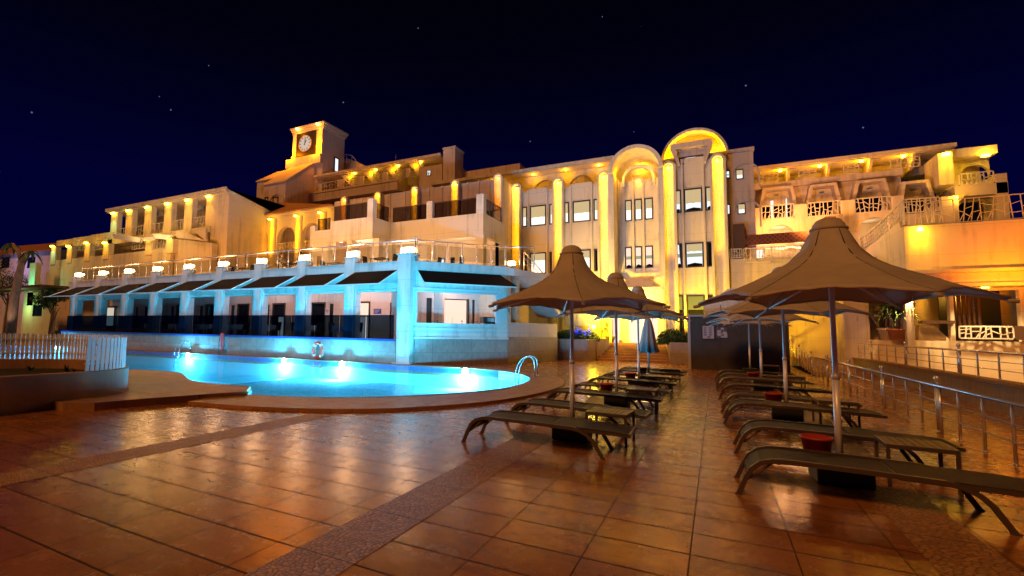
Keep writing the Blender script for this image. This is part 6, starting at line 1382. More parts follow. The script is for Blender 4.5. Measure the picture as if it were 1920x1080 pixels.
# ================================================================== entrance stairs, planters, hedges
es = empty('entrance_stairs', (-4.3, 30, 0), label='broad stone steps rising to the bright hotel entrance', cat='stairs'); EO = Vector((-4.3, 30, 0))
for k in range(7):
    y = 29.5+k*.33; xl_ = -7.0+k*.17; xr_ = -1.55-k*.12; mb = LMB(EO); mb.box(xl_, xr_, y, 31.9, k*.143+(.001 if k else -.02), (k+1)*.143); mb.build('step', M['planter'], es, bevel=.012)
def hedge(name, label, c, r, n, seed):
    o = empty(name, c, label=label, cat='hedge'); rnd = random.Random(seed); mb = MB()
    for i in range(n):
        u = rnd.uniform(0, 2*PI); v = rnd.uniform(-.25, 1); s = (1-v*v)**.5 if v > 0 else 1; f = rnd.uniform(.72, 1.04)+.06*math.sin(u*5+seed)
        p = Vector((r[0]*s*math.cos(u)*f, r[1]*s*math.sin(u)*f, r[2]*v*f)); a = Vector((rnd.gauss(0, 1), rnd.gauss(0, 1), rnd.gauss(0, 1))).normalized(); b = a.cross(Vector((rnd.gauss(0, 1), rnd.gauss(0, 1), 1))).normalized(); q = rnd.uniform(.035, .065)
        mb.face([p-a*q, p+b*q*.55, p+a*q, p-b*q*.55])
    mb.build('leaves', M['leaf_dark'], o, fixn=False)
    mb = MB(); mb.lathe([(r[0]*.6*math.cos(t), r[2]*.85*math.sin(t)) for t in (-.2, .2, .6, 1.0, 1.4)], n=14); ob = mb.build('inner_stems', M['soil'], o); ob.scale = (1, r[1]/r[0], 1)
    return o
lpx = (W(1045, 670, 28.6).x, W(1128, 670, 28.6).x)
pl_ = empty('stone_planter', ((lpx[0]+lpx[1])/2, 29.2, 0), label='stone planter left of the entrance steps', cat='planter', group='stone planters flanking the entrance steps'); O_ = Vector(pl_.location)
mb = LMB(O_); mb.prism([(lpx[0], 28.6, -.01), (lpx[1]-.75, 28.6, -.01), (lpx[1], 31.0, -.01), (lpx[0], 31.0, -.01)], (0, 0, 1.22)); mb.build('box', M['stone'], pl_, bevel=.02)
mb = LMB(O_); mb.prism([(lpx[0]+.1, 28.7, 1.211), (lpx[1]-.8, 28.7, 1.211), (lpx[1]-.15, 30.9, 1.211), (lpx[0]+.1, 30.9, 1.211)], (0, 0, .02)); mb.build('soil', M['soil'], pl_)
rp_ = (W(1243, 670, 29.2).x, W(1292, 670, 29.2).x)
pr_ = empty('stone_planter', ((rp_[0]+rp_[1])/2, 29.6, 0), label='stone planter right of the entrance steps', cat='planter', group='stone planters flanking the entrance steps'); O_ = Vector(pr_.location)
mb = LMB(O_); mb.prism([(rp_[0]+.35, 29.2, -.01), (rp_[1]+.4, 29.2, -.01), (rp_[1]+.4, 31.4, -.01), (rp_[0], 31.4, -.01)], (0, 0, 1.15)); mb.build('box', M['stone'], pr_, bevel=.02)
mb = LMB(O_); mb.box(rp_[0]+.3, rp_[1]+.3, 29.3, 31.3, 1.14, 1.17); mb.build('soil', M['soil'], pr_)
c = W(1077, 628, 29.6); hedge('clipped_hedge', 'dark clipped hedge with blue lights in the planter left of the steps', (c.x, 29.6, 1.23), (1.35, .6, .52), 5200, 1)
c = W(1262, 622, 30.2); hedge('clipped_hedge', 'round dark clipped hedge in the planter right of the steps', (c.x, 30.2, 1.16), (.86, .7, .66), 4200, 2)
c = W(1093, 622, 29.0); o = empty('blue_light_chain', (c.x, 28.98, c.z), label='cluster of blue glowing lights over the left hedge', cat='light chain'); mb = MB(); rnd = random.Random(4)
for k in range(46):
    p = Vector((rnd.uniform(-.5, .42), rnd.uniform(-.1, .25), rnd.gauss(0, .15))); s = rnd.uniform(.02, .05); mb.lathe([(.0001, -s), (s, 0), (.0001, s)], p, 6)
mb.build('bulbs', M['flower_blue'], o); mb = MB(); mb.tube([Vector((-.5+.1*k, .1*math.sin(k*2), .15*math.sin(k*1.7))) for k in range(10)], .008, 4); mb.build('wire', M['black'], o)
lamp('blue_glow', 'POINT', (0, -.3, .1), 6, (.05, .06, 1), o, .1)
c = W(1113, 613, 29.6); fl = empty('garden_floodlight', (c.x, 29.6, c.z), label='dazzling yellow garden floodlight beside the hedge', cat='floodlight')
mb = MB(); mb.lathe([(.0001, -.13), (.1, -.1), (.14, 0), (.1, .1), (.0001, .13)], n=14); mb.build('lens', M['lamp_yellow'], fl); mb = MB(); mb.tube([(0, .05, -.12), (0, .05, -.75)], .03, 6); mb.build('stake', M['lampbody'], fl)
lamp('entrance_flood', 'SPOT', (.25, .1, .25), 2100, (1, .56, .0), fl, .12, target=(1.6, 2.5, 2.0), angle=150, blend=.7)
lamp('deck_spill', 'POINT', (0, -.3, .1), 110, (1, .66, .02), fl, .1)
lamp('door_light', 'POINT', (-3.95, 31.7, 3.2), 190, (1, .6, .18), None, .1)
lamp('right_bay_flood', 'SPOT', (-1.0, 30.9, 1.9), 950, (1, .52, .0), None, .12, target=(-.7, 32, 3.6), angle=150, blend=.9)
lamp('right_terrace_flood', 'SPOT', (2.6, 28.8, .6), 560, (1, .54, .0), None, .12, target=(3.2, 32, 4.0), angle=120, blend=.9)
def yucca(loc, label, seed, hgt=1.0, n=3, cat='plant', name='potted_yucca', pot='terra', pr=.45, ph=.42):
    o = empty(name, loc, label=label, cat=cat); rnd = random.Random(seed)
    mb = MB(); mb.lathe([(pr*.62, 0), (pr*.95, ph*.82), (pr*1.06, ph*.84), (pr*1.06, ph), (pr*.93, ph), (pr*.88, ph*.9), (.0001, ph*.88)], n=22); mb.build('pot', M[pot], o)
    st_ = MB(); lf = MB()
    for s in range(n):
        top = Vector((rnd.uniform(-.5, .5), rnd.uniform(-.2, .2), ph+hgt*rnd.uniform(.35, .62))); st_.tube([Vector((top.x*.3, top.y*.3, ph*.8)), top], [.05, .035], 6)
        for k in range(64):
            az = rnd.uniform(0, 2*PI); el = rnd.uniform(-.55, 1.4); l_ = hgt*rnd.uniform(.36, .58); d = Vector((math.cos(az)*math.cos(el), math.sin(az)*math.cos(el), math.sin(el))); w = d.cross(Vector((0, 0, 1))); w = (w.normalized() if w.length > .01 else Vector((1, 0, 0)))*.022
            base = top+Vector((0, 0, rnd.uniform(-.18, .05))); m1 = base+d*l_*.5; e = base+d*l_-Vector((0, 0, l_*.16)); lf.face([base-w*.6, m1-w, e, m1+w, base+w*.6])
    st_.build('stem', M['bark'], o); lf.build('leaves', M['leaf_yucca'], o, fixn=False); return o
c = W(1661, 637, Yw+.1); yucca((c.x+.0, Yw+.12, zsill), 'spiky yucca in a cream pot on the right annex sill', 5, 1.6, 3, pot='whitepot', pr=.27, ph=.52)
c = W(1687, 638, Yw-.05); yucca((c.x-.05, Yw-.08, zsill), 'spiky yucca in a wide terracotta pot on the right annex sill', 6, 1.75, 5, pot='terra', pr=.40, ph=.50)
c = W(1144, 640, 31.9); yucca((c.x, 32.0, 1.0), 'leafy plant in a dark pot beside the entrance door', 8, 1.0, 2, pot='lampbody', pr=.3, ph=.42)
# ================================================================== parasols
HEXA = [-10+60*k for k in range(6)]
def make_parasol():
    o = empty('parasol'); Rt = 1.37; n = 72; rings = 13
    def edge(deg):
        d = ((deg+10) % 60)-30; q = d/30; r = Rt*math.cos(R(30))/math.cos(R(d))*(1-.055*(1-q*q)); return r, 2.0+.075*(1-q*q)
    def pt(deg, t, lift=0):
        re, ze = edge(deg); d = abs(((deg+10) % 60)-30)/30; r = .15+(re-.15)*t; z = ze+(2.84-ze)*(.37*(1-t)**10+.63*(1-t)**1.2)+.02*math.sin(PI*t)*(d**3)+.010*math.sin(R(deg)*9+t*5)*t*(1-t)*2+.006*math.sin(R(deg)*23+t*11)*t
        return Vector((r*math.cos(R(deg)), r*math.sin(R(deg)), z+lift))
    mb = MB(); G_ = [[mb.b.verts.new(pt(360*k/n-10, j/rings)) for k in range(n)] for j in range(rings+1)]
    for j in range(rings):
        for k in range(n): f = mb.b.faces.new((G_[j][k], G_[j][(k+1) % n], G_[j+1][(k+1) % n], G_[j+1][k])); f.smooth = True
    c = mb.build('canopy', M['fabric'], o, fixn=False); so_ = c.modifiers.new('thickness', 'SOLIDIFY'); so_.thickness = .008; so_.offset = -1
    mb = MB(); mb.tube([pt(360*k/n-10, 1, -.006) for k in range(n)], .011, 6, closed=True)
    mb.build('hem', M['piping'], c)
    mb = MB()
    for a in HEXA: mb.tube([pt(a, j/10, .004) for j in range(11)], .006, 5)
    mb.build('seam', M['piping'] if False else M['sling'], c)
    mb = MB(); mb.lathe([(.185, 2.76), (.165, 2.83), (.15, 2.88), (.115, 2.925), (.06, 2.95), (.0001, 2.955)], n=28, cap=False); cap = mb.build('cap', M['fabric'], o)
    mb = MB(); mb.tube([(.172*math.cos(2*PI*k/28), .172*math.sin(2*PI*k/28), 2.82) for k in range(28)], .014, 6, closed=True); mb.build('cap_band', M['piping'], cap)
    mb = MB(); mb.tube([(0, 0, .3), (0, 0, 2.6)], .027, 14); mb.build('pole', M['alu'], o)
    mb = MB(); mb.tube([(0, 0, .28), (0, 0, 1.12)], .034, 14); mb.lathe([(.034, 1.12), (.04, 1.12), (.04, 1.17), (.028, 1.18)], n=14, cap=False); mb.build('sleeve', M['alu'], o)
    mb = MB(); mb.lathe([(.028, 2.24), (.07, 2.25), (.07, 2.33), (.028, 2.34)], n=14, cap=False); mb.build('hub', M['alu'], o)
    for a in HEXA:
        e = pt(a, 1); d = Vector((math.cos(R(a)), math.sin(R(a)), 0)); mb = MB(); s = Vector((0, 0, 2.29))+d*.06; mb.tube([s, e-Vector((0, 0, .03))], .013, 8); rb_ = mb.build('rib', M['alu'], o)
        mb = MB(); mb.tube([e-Vector((0, 0, .03))-d*.02, e+d*.06-Vector((0, 0, .045))], .02, 8); mb.build('tip', M['piping'], rb_); mb = MB(); mb.tube([e-d*.25+Vector((0, 0, -.02)), e-d*.25+Vector((.01, .01, -.12))], .005, 4); mb.build('tie_cord', M['piping'], rb_)
    mb = MB(); mb.box(-.25, .25, -.25, .25, 0, .28); mb.build('base', M['black'], o, bevel=.02)
    return o
um = make_parasol()
spots = [(-1.95, 7.7, 'nearest tan parasol of the row beside the pool'), (-1.95, 11.6, 'second tan parasol from the front in the pool row'), (-1.95, 15.2, 'third tan open parasol from the front in the pool row'),
         (1.17, 7.05, 'nearest tan parasol of the row beside the guard rail'), (1.17, 11.75, 'second tan parasol from the front in the guard rail row'), (1.17, 17.7, 'third tan parasol from the front in the guard rail row'), (1.17, 23.4, 'farthest tan parasol, just in front of the dark notice wall')]
for i, (x, y, lab) in enumerate(spots):
    o = um if i == 0 else copy_tree(um); o.location = (x, y, 0); o.rotation_euler.z = R((0, 4, -5, 2, -3, 5, 1)[i]); tag(o, lab, 'parasol', 'open parasols over the sun loungers')
cu = empty('closed_parasol', (-1.95, 17.6, 0), label='closed parasol with grey hanging folds before the entrance steps', cat='parasol')
mb = MB(); n = 40; prof = [(.05, 2.12), (.10, 2.02), (.15, 1.8), (.2, 1.45), (.25, 1.15), (.28, .98)]
rings = [[mb.b.verts.new((r*(1+.22*(j/5)*math.cos(8*2*PI*k/n))*math.cos(2*PI*k/n), r*(1+.22*(j/5)*math.cos(8*2*PI*k/n))*math.sin(2*PI*k/n), z+.03*(j == 5)*math.cos(8*2*PI*k/n))) for k in range(n)] for j, (r, z) in enumerate(prof)]
for A, B in zip(rings, rings[1:]):
    for k in range(n): f = mb.b.faces.new((A[k], A[(k+1) % n], B[(k+1) % n], B[k])); f.smooth = True
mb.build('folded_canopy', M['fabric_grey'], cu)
mb = MB(); mb.tube([(0, 0, .3), (0, 0, 2.2)], .028, 12); mb.build('pole', M['alu'], cu)
mb = MB(); mb.box(-.29, .29, -.29, .29, 0, .28); mb.build('base', M['black'], cu, bevel=.02)
# ================================================================== sun loungers
def make_lounger():
    o = empty('sun_lounger'); wd_ = .66
    prof = [(0, .0), (.03, .07), (.075, .18), (.125, .27), (.20, .335), (.30, .365), (.45, .372), (1.0, .365), (1.55, .35), (1.66, .33), (1.76, .28), (1.84, .2), (1.90, .1), (1.96, .0)]
    for y in (0, wd_):
        mb = MB(); L_ = []
        for i, (x, z) in enumerate(prof):
            a = prof[max(0, i-1)]; b = prof[min(len(prof)-1, i+1)]; t = Vector((b[0]-a[0], b[1]-a[1])).normalized(); nx, nz = -t.y*.022, t.x*.022
            if i in (0, len(prof)-1): L_.append(((x-.025, z), (x+.025, z)) if i == 0 else ((x+.025, z), (x-.025, z)))
            else: L_.append(((x+nx, z+nz), (x-nx, z-nz)))
        for (a, b), (c, d) in zip(L_, L_[1:]):
            y0, y1 = y-.018, y+.018
            mb.face([(a[0], y0, a[1]), (c[0], y0, c[1]), (d[0], y0, d[1]), (b[0], y0, b[1])]); mb.face([(a[0], y1, a[1]), (c[0], y1, c[1]), (d[0], y1, d[1]), (b[0], y1, b[1])])
            mb.face([(a[0], y0, a[1]), (c[0], y0, c[1]), (c[0], y1, c[1]), (a[0], y1, a[1])]); mb.face([(b[0], y0, b[1]), (d[0], y0, d[1]), (d[0], y1, d[1]), (b[0], y1, b[1])])
        for x in (0, 1.96): mb.box(x-.03, x+.03, y-.02, y+.02, -.0, .012)
        mb.build('side_frame', M['lframe'], o, merge=True)
    mb = MB(); sp_ = [(.075, .185), (.125, .275), (.20, .34), (.30, .372), (.45, .380), (.8, .375), (1.24, .368)]
    for (xa, za), (xb, zb) in zip(sp_, sp_[1:]):
        mb.prism([(xa, .02, za), (xb, .02, zb), (xb, wd_-.02, zb), (xa, wd_-.02, za)], (0, 0, -.012))
    mb.build('seat', M['sling'], o, smooth=False)
    mb = MB(); mb.prism([(1.26, .02, .372), (2.1, .02, .352), (2.26, .02, .335), (2.26, wd_-.02, .335), (2.1, wd_-.02, .352), (1.26, wd_-.02, .372)], (0, 0, -.012)); bk = mb.build('backrest', M['sling'], o)
    mb = MB()
    for y in (.035, wd_-.035): mb.bar((1.25, y, .345), (2.28, y, .318), .03, .045)
    mb.bar((2.27, .03, .318), (2.27, wd_-.03, .318), .03, .04); mb.bar((1.26, .03, .346), (1.26, wd_-.03, .346), .03, .03); mb.build('backrest_frame', M['lframe'], bk)
    mb = MB()
    for k in range(4):
        for y in (.12, wd_-.12): mb.prism([(1.78+k*.075, y, .315), (1.83+k*.075, y, .315), (1.79+k*.075, y, .275)], (0, .02, 0))
    mb.build('rack_teeth', M['lframe'], bk)
    for x, z in ((.10, .2), (.35, .345), (.95, .345), (1.70, .30)): mb = MB(); mb.bar((x, .018, z), (x, wd_-.018, z), .03, .03); mb.build('crossbar', M['lframe'], o)
    mb = MB(); mb.tube([(.06, .02, .14), (.17, .02, .22), (.3, .02, .345)], .013, 6); mb.build('brace', M['lframe'], o); mb = MB(); mb.tube([(.06, wd_-.02, .14), (.17, wd_-.02, .22), (.3, wd_-.02, .345)], .013, 6); mb.build('brace', M['lframe'], o)
    return o
lo = make_lounger()
LS = [(-3.25, 6.6), (-3.25, 8.3), (-3.22, 10.3), (-3.2, 11.95), (-3.2, 13.9), (-3.18, 15.55), (-3.18, 17.2), (-3.18, 18.6)]
RS = [(.16, 5.96), (.2, 7.95), (.1, 10.48), (.07, 11.95), (.04, 14.2), (.0, 16.4), (-.02, 18.0), (-.05, 19.6)]
ordn = ['nearest', 'second nearest', 'third', 'fourth', 'fifth', 'sixth', 'seventh', 'farthest']
for row, S, nm in ((0, LS, 'pool side'), (1, RS, 'guard rail side')):
    for i, (x, y) in enumerate(S):
        o = lo if (row == 0 and i == 0) else copy_tree(lo); o.location = (x, y, 0); o.rotation_euler.z = R(random.Random(row*10+i).uniform(-2.2, 2.2) if i else (-.6 if row else 1.0))
        tag(o, '%s brown sling sun lounger from the front in the %s row' % (ordn[i], nm), 'sun lounger', 'sun loungers in two rows on the tiled deck')
# ================================================================== side tables and red pots
def make_table():
    o = empty('side_table'); w = .29
    mb = MB()
    for k in range(7): x = -w+.03+k*(2*w-.06)/7; mb.box(x+.005, x+(2*w-.06)/7-.005, -w+.03, w-.03, .435, .452)
    mb.build('slatted_top', M['wood'], o)
    mb = MB(); mb.box(-w, w, -w, -w+.03, .41, .455); mb.box(-w, w, w-.03, w, .41, .455); mb.box(-w, -w+.03, -w+.03, w-.03, .41, .455); mb.box(w-.03, w, -w+.03, w-.03, .41, .455); mb.build('frame', M['lframe'], o, bevel=.004)
    for sx in (-1, 1):
        for sy in (-1, 1): mb = MB(); mb.box(sx*(w-.016)-.016, sx*(w-.016)+.016, sy*(w-.016)-.016, sy*(w-.016)+.016, 0, .41); mb.build('leg', M['lframe'], o)
    return o
tbm = make_table()
TS = [(-1.40, 7.75, 'slatted side table beside the nearest pool side parasol pole'), (-1.38, 11.2, 'slatted side table beside the second pool side parasol'), (-1.36, 14.8, 'slatted side table beside the third pool side parasol'), (-1.34, 18.0, 'slatted side table beside the closed parasol'),
      (1.88, 7.35, 'slatted side table beside the nearest guard rail side parasol'), (1.86, 11.4, 'slatted side table beside the second guard rail side parasol'), (1.86, 17.3, 'slatted side table beside the third guard rail side parasol'), (1.8, 22.9, 'slatted side table in front of the notice wall')]
for i, (x, y, lab) in enumerate(TS):
    o = tbm if i == 0 else copy_tree(tbm); o.location = (x, y, 0); o.rotation_euler.z = R((-3, 2, 0, 4, -2, 3, 1, 2)[i]); tag(o, lab, 'side table', 'slatted side tables between the loungers')
def make_pot():
    o = empty('red_pot'); mb = MB(); mb.lathe([(.115, 0), (.145, .17), (.158, .172), (.16, .2), (.146, .2), (.135, .16), (.0001, .15)], n=24); mb.build('bowl', M['redpot'], o)
    mb = MB(); mb.lathe([(.133, .158), (.07, .17), (.0001, .175)], n=20, cap=False); mb.build('sand', M['soil'], o); return o
po = make_pot()
for i, (x, y, lab) in enumerate([(-2.17, 11.55, 'red plastic ash pot on the base of the second pool side parasol'), (-2.17, 15.15, 'red plastic ash pot on the base of the third pool side parasol'), (-2.15, 17.55, 'red plastic ash pot on the base of the closed parasol'),
                                 (.96, 6.98, 'red plastic ash pot on the base of the nearest guard rail side parasol'), (.96, 11.7, 'red plastic ash pot on the base of the second guard rail side parasol'), (.96, 17.65, 'red plastic ash pot on the base of the third guard rail side parasol')]):
    o = po if i == 0 else copy_tree(po); o.location = (x, y, .281); tag(o, lab, 'pot', 'red pots on the parasol bases')
# ================================================================== round planter with picket fence
pf_in = [(-11.15, 1.5), (-11.15, 3.5), (-11.14, 4.9), (-11.16, 5.5), (-11.34, 6.15), (-11.75, 6.62), (-12.7, 7.02), (-13.9, 7.4), (-15.4, 7.4), (-16.3, 6.9), (-17.1, 6.1), (-18.2, 4.6), (-18.6, 1.5)]
pp = spline(pf_in, 5, closed=False)
pw = empty('round_planter', (-14, 5, 0), label='large brown planter wall with a rounded end beside the pool', cat='planter'); PO = Vector((-14, 5, 0))
cen = Vector((-14.6, 4.2, 0)); inn = [p+(cen-p).normalized()*.28 for p in pp]
mb = LMB(PO); n = len(pp)
for i in range(n-1):
    a, b, c, d = pp[i], pp[i+1], inn[i+1], inn[i]; V = lambda p, z: Vector((p.x, p.y, z))
    mb.face([V(a, -.3), V(b, -.3), V(b, .66), V(a, .66)]); mb.face([V(a, .66), V(b, .66), V(c, .66), V(d, .66)]); mb.face([V(d, .66), V(c, .66), V(c, .3), V(d, .3)])
mb.build('wall', M['planter'], pw, merge=True)
mb = LMB(PO)
for i in range(n-1):
    a, b = pp[i], pp[i+1]; k = 1.012; off = lambda p, s: cen+(p-cen)*(1+s/(p-cen).length)
    for z0, z1, s in ((.0, .2, .03),): A_, B_ = off(a, s), off(b, s); mb.face([V(A_, z0), V(B_, z0), V(B_, z1), V(A_, z1)]); mb.face([V(A_, z1), V(B_, z1), V(b, z1), V(a, z1)])
mb.build('plinth', M['planter'], pw, merge=True)
mb = LMB(PO); sheet(mb, [[(p.x, p.y, 0) for p in inn]], .42); mb.build('soil', M['soil'], pw)
fo = empty('picket_fence', (-13, 7, .66), label='low pale picket fence curving round the back of the planter', cat='fence'); FO = Vector((-13, 7, .66))
path = [p for p in spline(pf_in, 12, closed=False)][36:]
acc = 0; last = path[0]; cnt = 0
inset = lambda p: p+(cen-p).normalized()*.09
dist = [0]
for a, b in zip(path, path[1:]): dist.append(dist[-1]+(b-a).length)
def along(s):
    for i in range(len(path)-1):
        if s <= dist[i+1]: return path[i].lerp(path[i+1], (s-dist[i])/(dist[i+1]-dist[i])), (path[i+1]-path[i]).normalized()
    return path[-1], (path[-1]-path[-2]).normalized()
rnd = random.Random(2); s = 0.05
while s < dist[-1] and cnt < 98:
    p, d = along(s); p = inset(p); nr = Vector((-d.y, d.x, 0)); tl = rnd.uniform(-.012, .012); h_ = .70+rnd.uniform(-.012, .012)
    mb = LMB(FO); A_ = p-d*.036-nr*.008; P = [V(A_, .664), V(A_+d*.072, .664), V(A_+d*(.072+tl), .66+h_-.03), V(A_+d*(.036+tl), .66+h_), V(A_+d*tl, .66+h_-.03)]; mb.prism(P, nr*.016); mb.build('picket', M['white'], fo); s += .108; cnt += 1
for z in (.82, 1.2):
    mb = LMB(FO); q_ = []; s2 = 0.0
    while s2 < min(dist[-1], s): p, d = along(s2); q_.append(V(inset(p)+Vector((-d.y, d.x, 0))*.025, z)); s2 += .2
    for a, b in zip(q_, q_[1:]): mb.bar(a, b, .02, .05)
    mb.build('rail', M['white'], fo)
# low plants in the planter soil
for k, (x, y) in enumerate([(-12.3, 5.6), (-13.2, 6.2), (-14.4, 6.6), (-15.3, 6.2), (-12.6, 4.6)]):
    o = empty('planter_shrub', (x, y, .42), label=['small dark plant in the planter nearest its rounded end', 'small dark plant second from the rounded planter end', 'small dark plant in the middle of the planter', 'small dark plant farthest along the planter', 'small dark plant at the front of the planter'][k], cat='plant', group='small plants in the round planter'); rnd = random.Random(30+k); mb = MB()
    for i in range(26):
        az = rnd.uniform(0, 2*PI); el = rnd.uniform(.2, 1.3); l_ = rnd.uniform(.1, .22); d = Vector((math.cos(az)*math.cos(el), math.sin(az)*math.cos(el), math.sin(el))); w = d.cross(Vector((0, 0, 1))).normalized()*.02; mb.face([(0, 0, 0), d*l_*.6-w, d*l_, d*l_*.6+w])
    mb.build('leaves', M['leaf_dark'], o, fixn=False)
# ================================================================== pool ladders, buoys
def ladder(loc, rz, lab):
    o = empty('pool_ladder', loc, rz, label=lab, cat='pool ladder')
    for y in (-.27, .27):
        mb = MB(); P = [(-.42, y, -.9), (-.42, y, .10), (-.36, y, .35), (-.22, y, .58), (-.05, y, .68), (.12, y, .66), (.22, y, .55), (.24, y, .4), (.24, y, .0)]
        P = [(x, yy, z) for x, yy, z in P]; mb.tube([tuple(v) for v in [Vector(p) for p in P]], .018, 10); r_ = mb.build('side_rail', M['chrome_dark'], o, smooth=True); mb = MB(); mb.lathe([(.05, 0), (.05, .015), (.024, .03)], (.24, y, 0), 12); mb.build('foot_plate', M['steel'], r_)
    for z in (-.25, -.55): mb = MB(); mb.box(-.46, -.38, -.25, .25, z-.015, z+.015); mb.build('tread', M['steel'], o)
    return o
ladder((-5.75, 16.8, .065), R(8), 'chrome pool ladder at the curved right end of the pool')
c = W(345, 664, 18.75); ladder((c.x, 18.75, .065), R(80), 'chrome pool ladder at the far pool edge left of the rescue tube')
c = W(597, 657, 18.9); bo = empty('ring_buoy', (c.x, 18.86, c.z), label='orange ring buoy with white bands on a stand against the pool wall', cat='ring buoy')
mb = MB(); mb.tube([(.29*math.cos(2*PI*k/32), 0, .37*math.sin(2*PI*k/32)) for k in range(32)], .075, 10, closed=True); mb.build('ring', M['orangebuoy'], bo)
for a in (45, 135, 225, 315):
    mb = MB(); mb.tube([(.29*math.cos(R(a+t)), 0, .37*math.sin(R(a+t))) for t in (-9, -3, 3, 9)], .082, 10); mb.build('band', M['white'], bo)
mb = MB(); mb.tube([(.41*math.cos(2*PI*k/24), -.03, .49*math.sin(2*PI*k/24)+.02*math.cos(8*PI*k/24)) for k in range(24)], .01, 5, closed=True); mb.build('grab_line', M['piping'], bo)
mb = MB(); mb.box(-.03, .03, .0, .04, -.6, -.36); mb.box(-.2, .2, -.1, .06, -.66, -.6); mb.build('stand', M['brownwood'], bo)
c = W(418, 643, 18.86); rtb = empty('rescue_tube', (c.x, 18.82, c.z), label='red rescue tube with a black strap hanging on the pool wall', cat='rescue tube')
mb = MB(); mb.tube([(-.08, 0, .52), (-.02, -.02, .5), (.04, -.03, .3), (.06, -.03, 0), (.04, -.03, -.3), (0, -.02, -.42)], [.06, .1, .115, .12, .115, .08], 12); mb.build('float', M['redrubber'], rtb)
mb = MB(); mb.tube([(-.1, -.1, .3), (-.12, -.14, 0), (-.1, -.13, -.3), (-.14, -.1, -.62), (-.05, -.1, -.66), (0, -.1, -.45)], .016, 6); mb.build('strap', M['black'], rtb)
c = W(922, 679, 22.3); rl = empty('rescue_tube', (-9.15, 22.35, .07), R(50), label='dark red float lying on the ground along the bay wall', cat='rescue tube')
mb = MB(); mb.tube([(-.75, 0, 0), (-.6, 0, .0), (.5, 0, 0), (.62, 0, 0)], [.04, .07, .07, .04], 10); mb.build('float', M['redrubber'], rl)
mb = MB(); mb.tube([(.62, 0, 0), (.8, .05, -.03), (.95, -.02, -.05)], .02, 6); mb.build('strap', M['black'], rl)
rl.location = (WG(905, 680).x, WG(905, 680).y, .07)
# ================================================================== terrace furniture and two seated guests
tt = empty('terrace_table', (0, 0, 0)); mb = MB(); mb.box(-.45, .45, -.35, .35, .70, .74); mb.build('tabletop', M['framedark'], tt)
for sx in (-1, 1):
    for sy in (-1, 1): mb = MB(); mb.box(sx*.38-.02, sx*.38+.02, sy*.3-.02, sy*.3+.02, 0, .70); mb.build('leg', M['framedark'], tt)
tts = [(630, 22.6, 'dark terrace table with chairs left of the colonnade'), (712, 22.0, 'dark terrace table behind the corner floodlight'), (545, 21.6, 'dark terrace table beside the two seated guests'), (455, 22.2, 'dark terrace table before the left guest wing'), (795, 24.0, 'dark terrace table under the balcony colonnade')]
CH = []
for i, (px, y, lab) in enumerate(tts):
    o = tt if i == 0 else copy_tree(tt); x = W(px, 488, y).x; o.location = (x, y, zT-.03); tag(o, lab, 'table', 'dark tables on the roof terrace')
    for s in (0, 1):
        c_ = copy_tree(C0); c_.name = 'terrace_chair'; c_.location = (x+(-.75 if s else .75), y, zT-.03); c_.rotation_euler = (0, 0, R(90 if s else -90)); tag(c_, 'dark chair on the %s of the %s' % ('left' if s else 'right', lab.replace('dark ', '')), 'chair', 'dark chairs on the roof terrace')
        CH.append((x+(-.75 if s else .75), y, s))
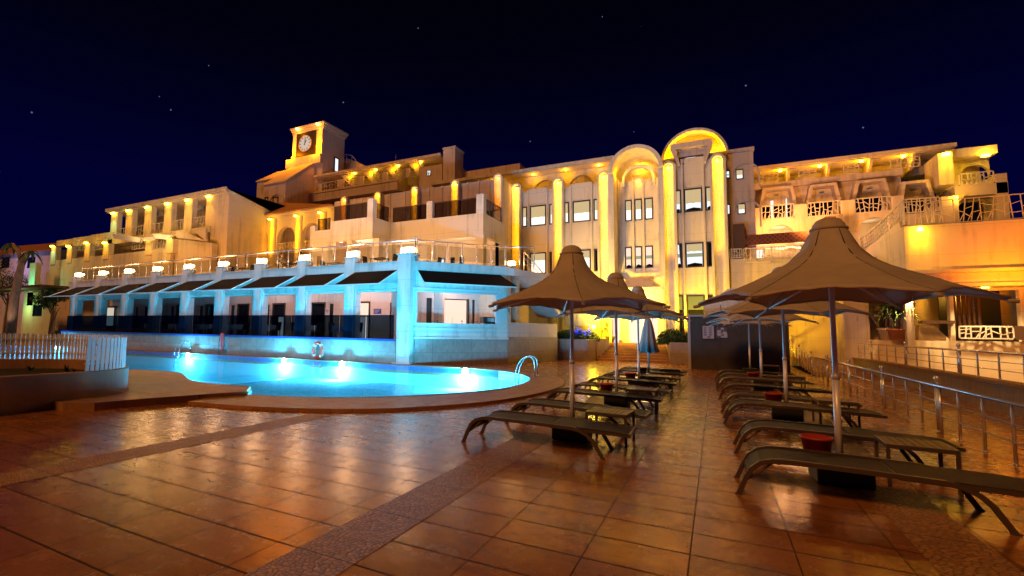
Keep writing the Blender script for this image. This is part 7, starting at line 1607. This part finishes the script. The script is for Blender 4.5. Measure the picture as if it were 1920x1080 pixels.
def seated(name, loc, rz, lab):
    me = bpy.data.meshes.new(name); J = {'pel': (0, 0, .53, .13), 'sp': (0, .03, .75, .125), 'ch': (0, .02, .98, .135), 'nk': (0, 0, 1.13, .055), 'hd': (0, -.02, 1.22, .085), 'ht': (0, -.02, 1.34, .075)}
    E_ = [('pel', 'sp'), ('sp', 'ch'), ('ch', 'nk'), ('nk', 'hd'), ('hd', 'ht')]
    for s, n_ in ((-1, 'l'), (1, 'r')):
        J.update({n_+'s': (s*.19, .02, 1.03, .06), n_+'e': (s*.25, -.10, .78, .045), n_+'w': (s*.15, -.32, .76, .032), n_+'hn': (s*.11, -.40, .765, .03), n_+'h': (s*.1, -.03, .52, .095), n_+'k': (s*.13, -.44, .53, .065), n_+'a': (s*.13, -.42, .1, .042), n_+'t': (s*.14, -.56, .05, .04)})
        E_ += [('ch', n_+'s'), (n_+'s', n_+'e'), (n_+'e', n_+'w'), (n_+'w', n_+'hn'), ('pel', n_+'h'), (n_+'h', n_+'k'), (n_+'k', n_+'a'), (n_+'a', n_+'t')]
    ks = list(J); me.from_pydata([J[k][:3] for k in ks], [(ks.index(a), ks.index(b)) for a, b in E_], [])
    b = bpy.data.objects.new('body', me); COL.objects.link(b); sk = b.modifiers.new('skin', 'SKIN'); sb_ = b.modifiers.new('sub', 'SUBSURF'); sb_.levels = sb_.render_levels = 2
    lay = me.skin_vertices[0].data if me.skin_vertices else None
    if lay is None:
        bm_ = bmesh.new(); bm_.from_mesh(me); bm_.verts.layers.skin.verify(); bm_.to_mesh(me); bm_.free(); lay = me.skin_vertices[0].data
    for i, k in enumerate(ks): lay[i].radius = (J[k][3],)*2; lay[i].use_root = k == 'pel'
    me.materials.append(M['shirt']); o = empty(name, loc, rz, label=lab, cat='person', group='guests sitting on the roof terrace'); b.parent = o
    mb = MB(); mb.lathe([(.0001, 1.17), (.088, 1.18), (.10, 1.26), (.098, 1.33), (.07, 1.40), (.0001, 1.42)], (0, .015, 0), 14); mb.build('hair', M['hair'], o)
    mb = MB(); mb.lathe([(.0001, 1.15), (.05, 1.165), (.078, 1.22), (.085, 1.28), (.078, 1.34), (.0001, 1.37)], (0, -.045, 0), 14)
    mb.tube([(0, -.12, 1.275), (0, -.142, 1.25), (0, -.128, 1.24)], .012, 6); mb.build('face', M['skin'], o); return o
x, y, s_ = CH[5]; seated('person', (x, y-.0, zT-.03), R(90), 'person in grey sitting at the left of the terrace table')
x, y, s_ = CH[4]; seated('person', (x, y-.0, zT-.03), R(-90), 'person in grey sitting at the right of the terrace table')
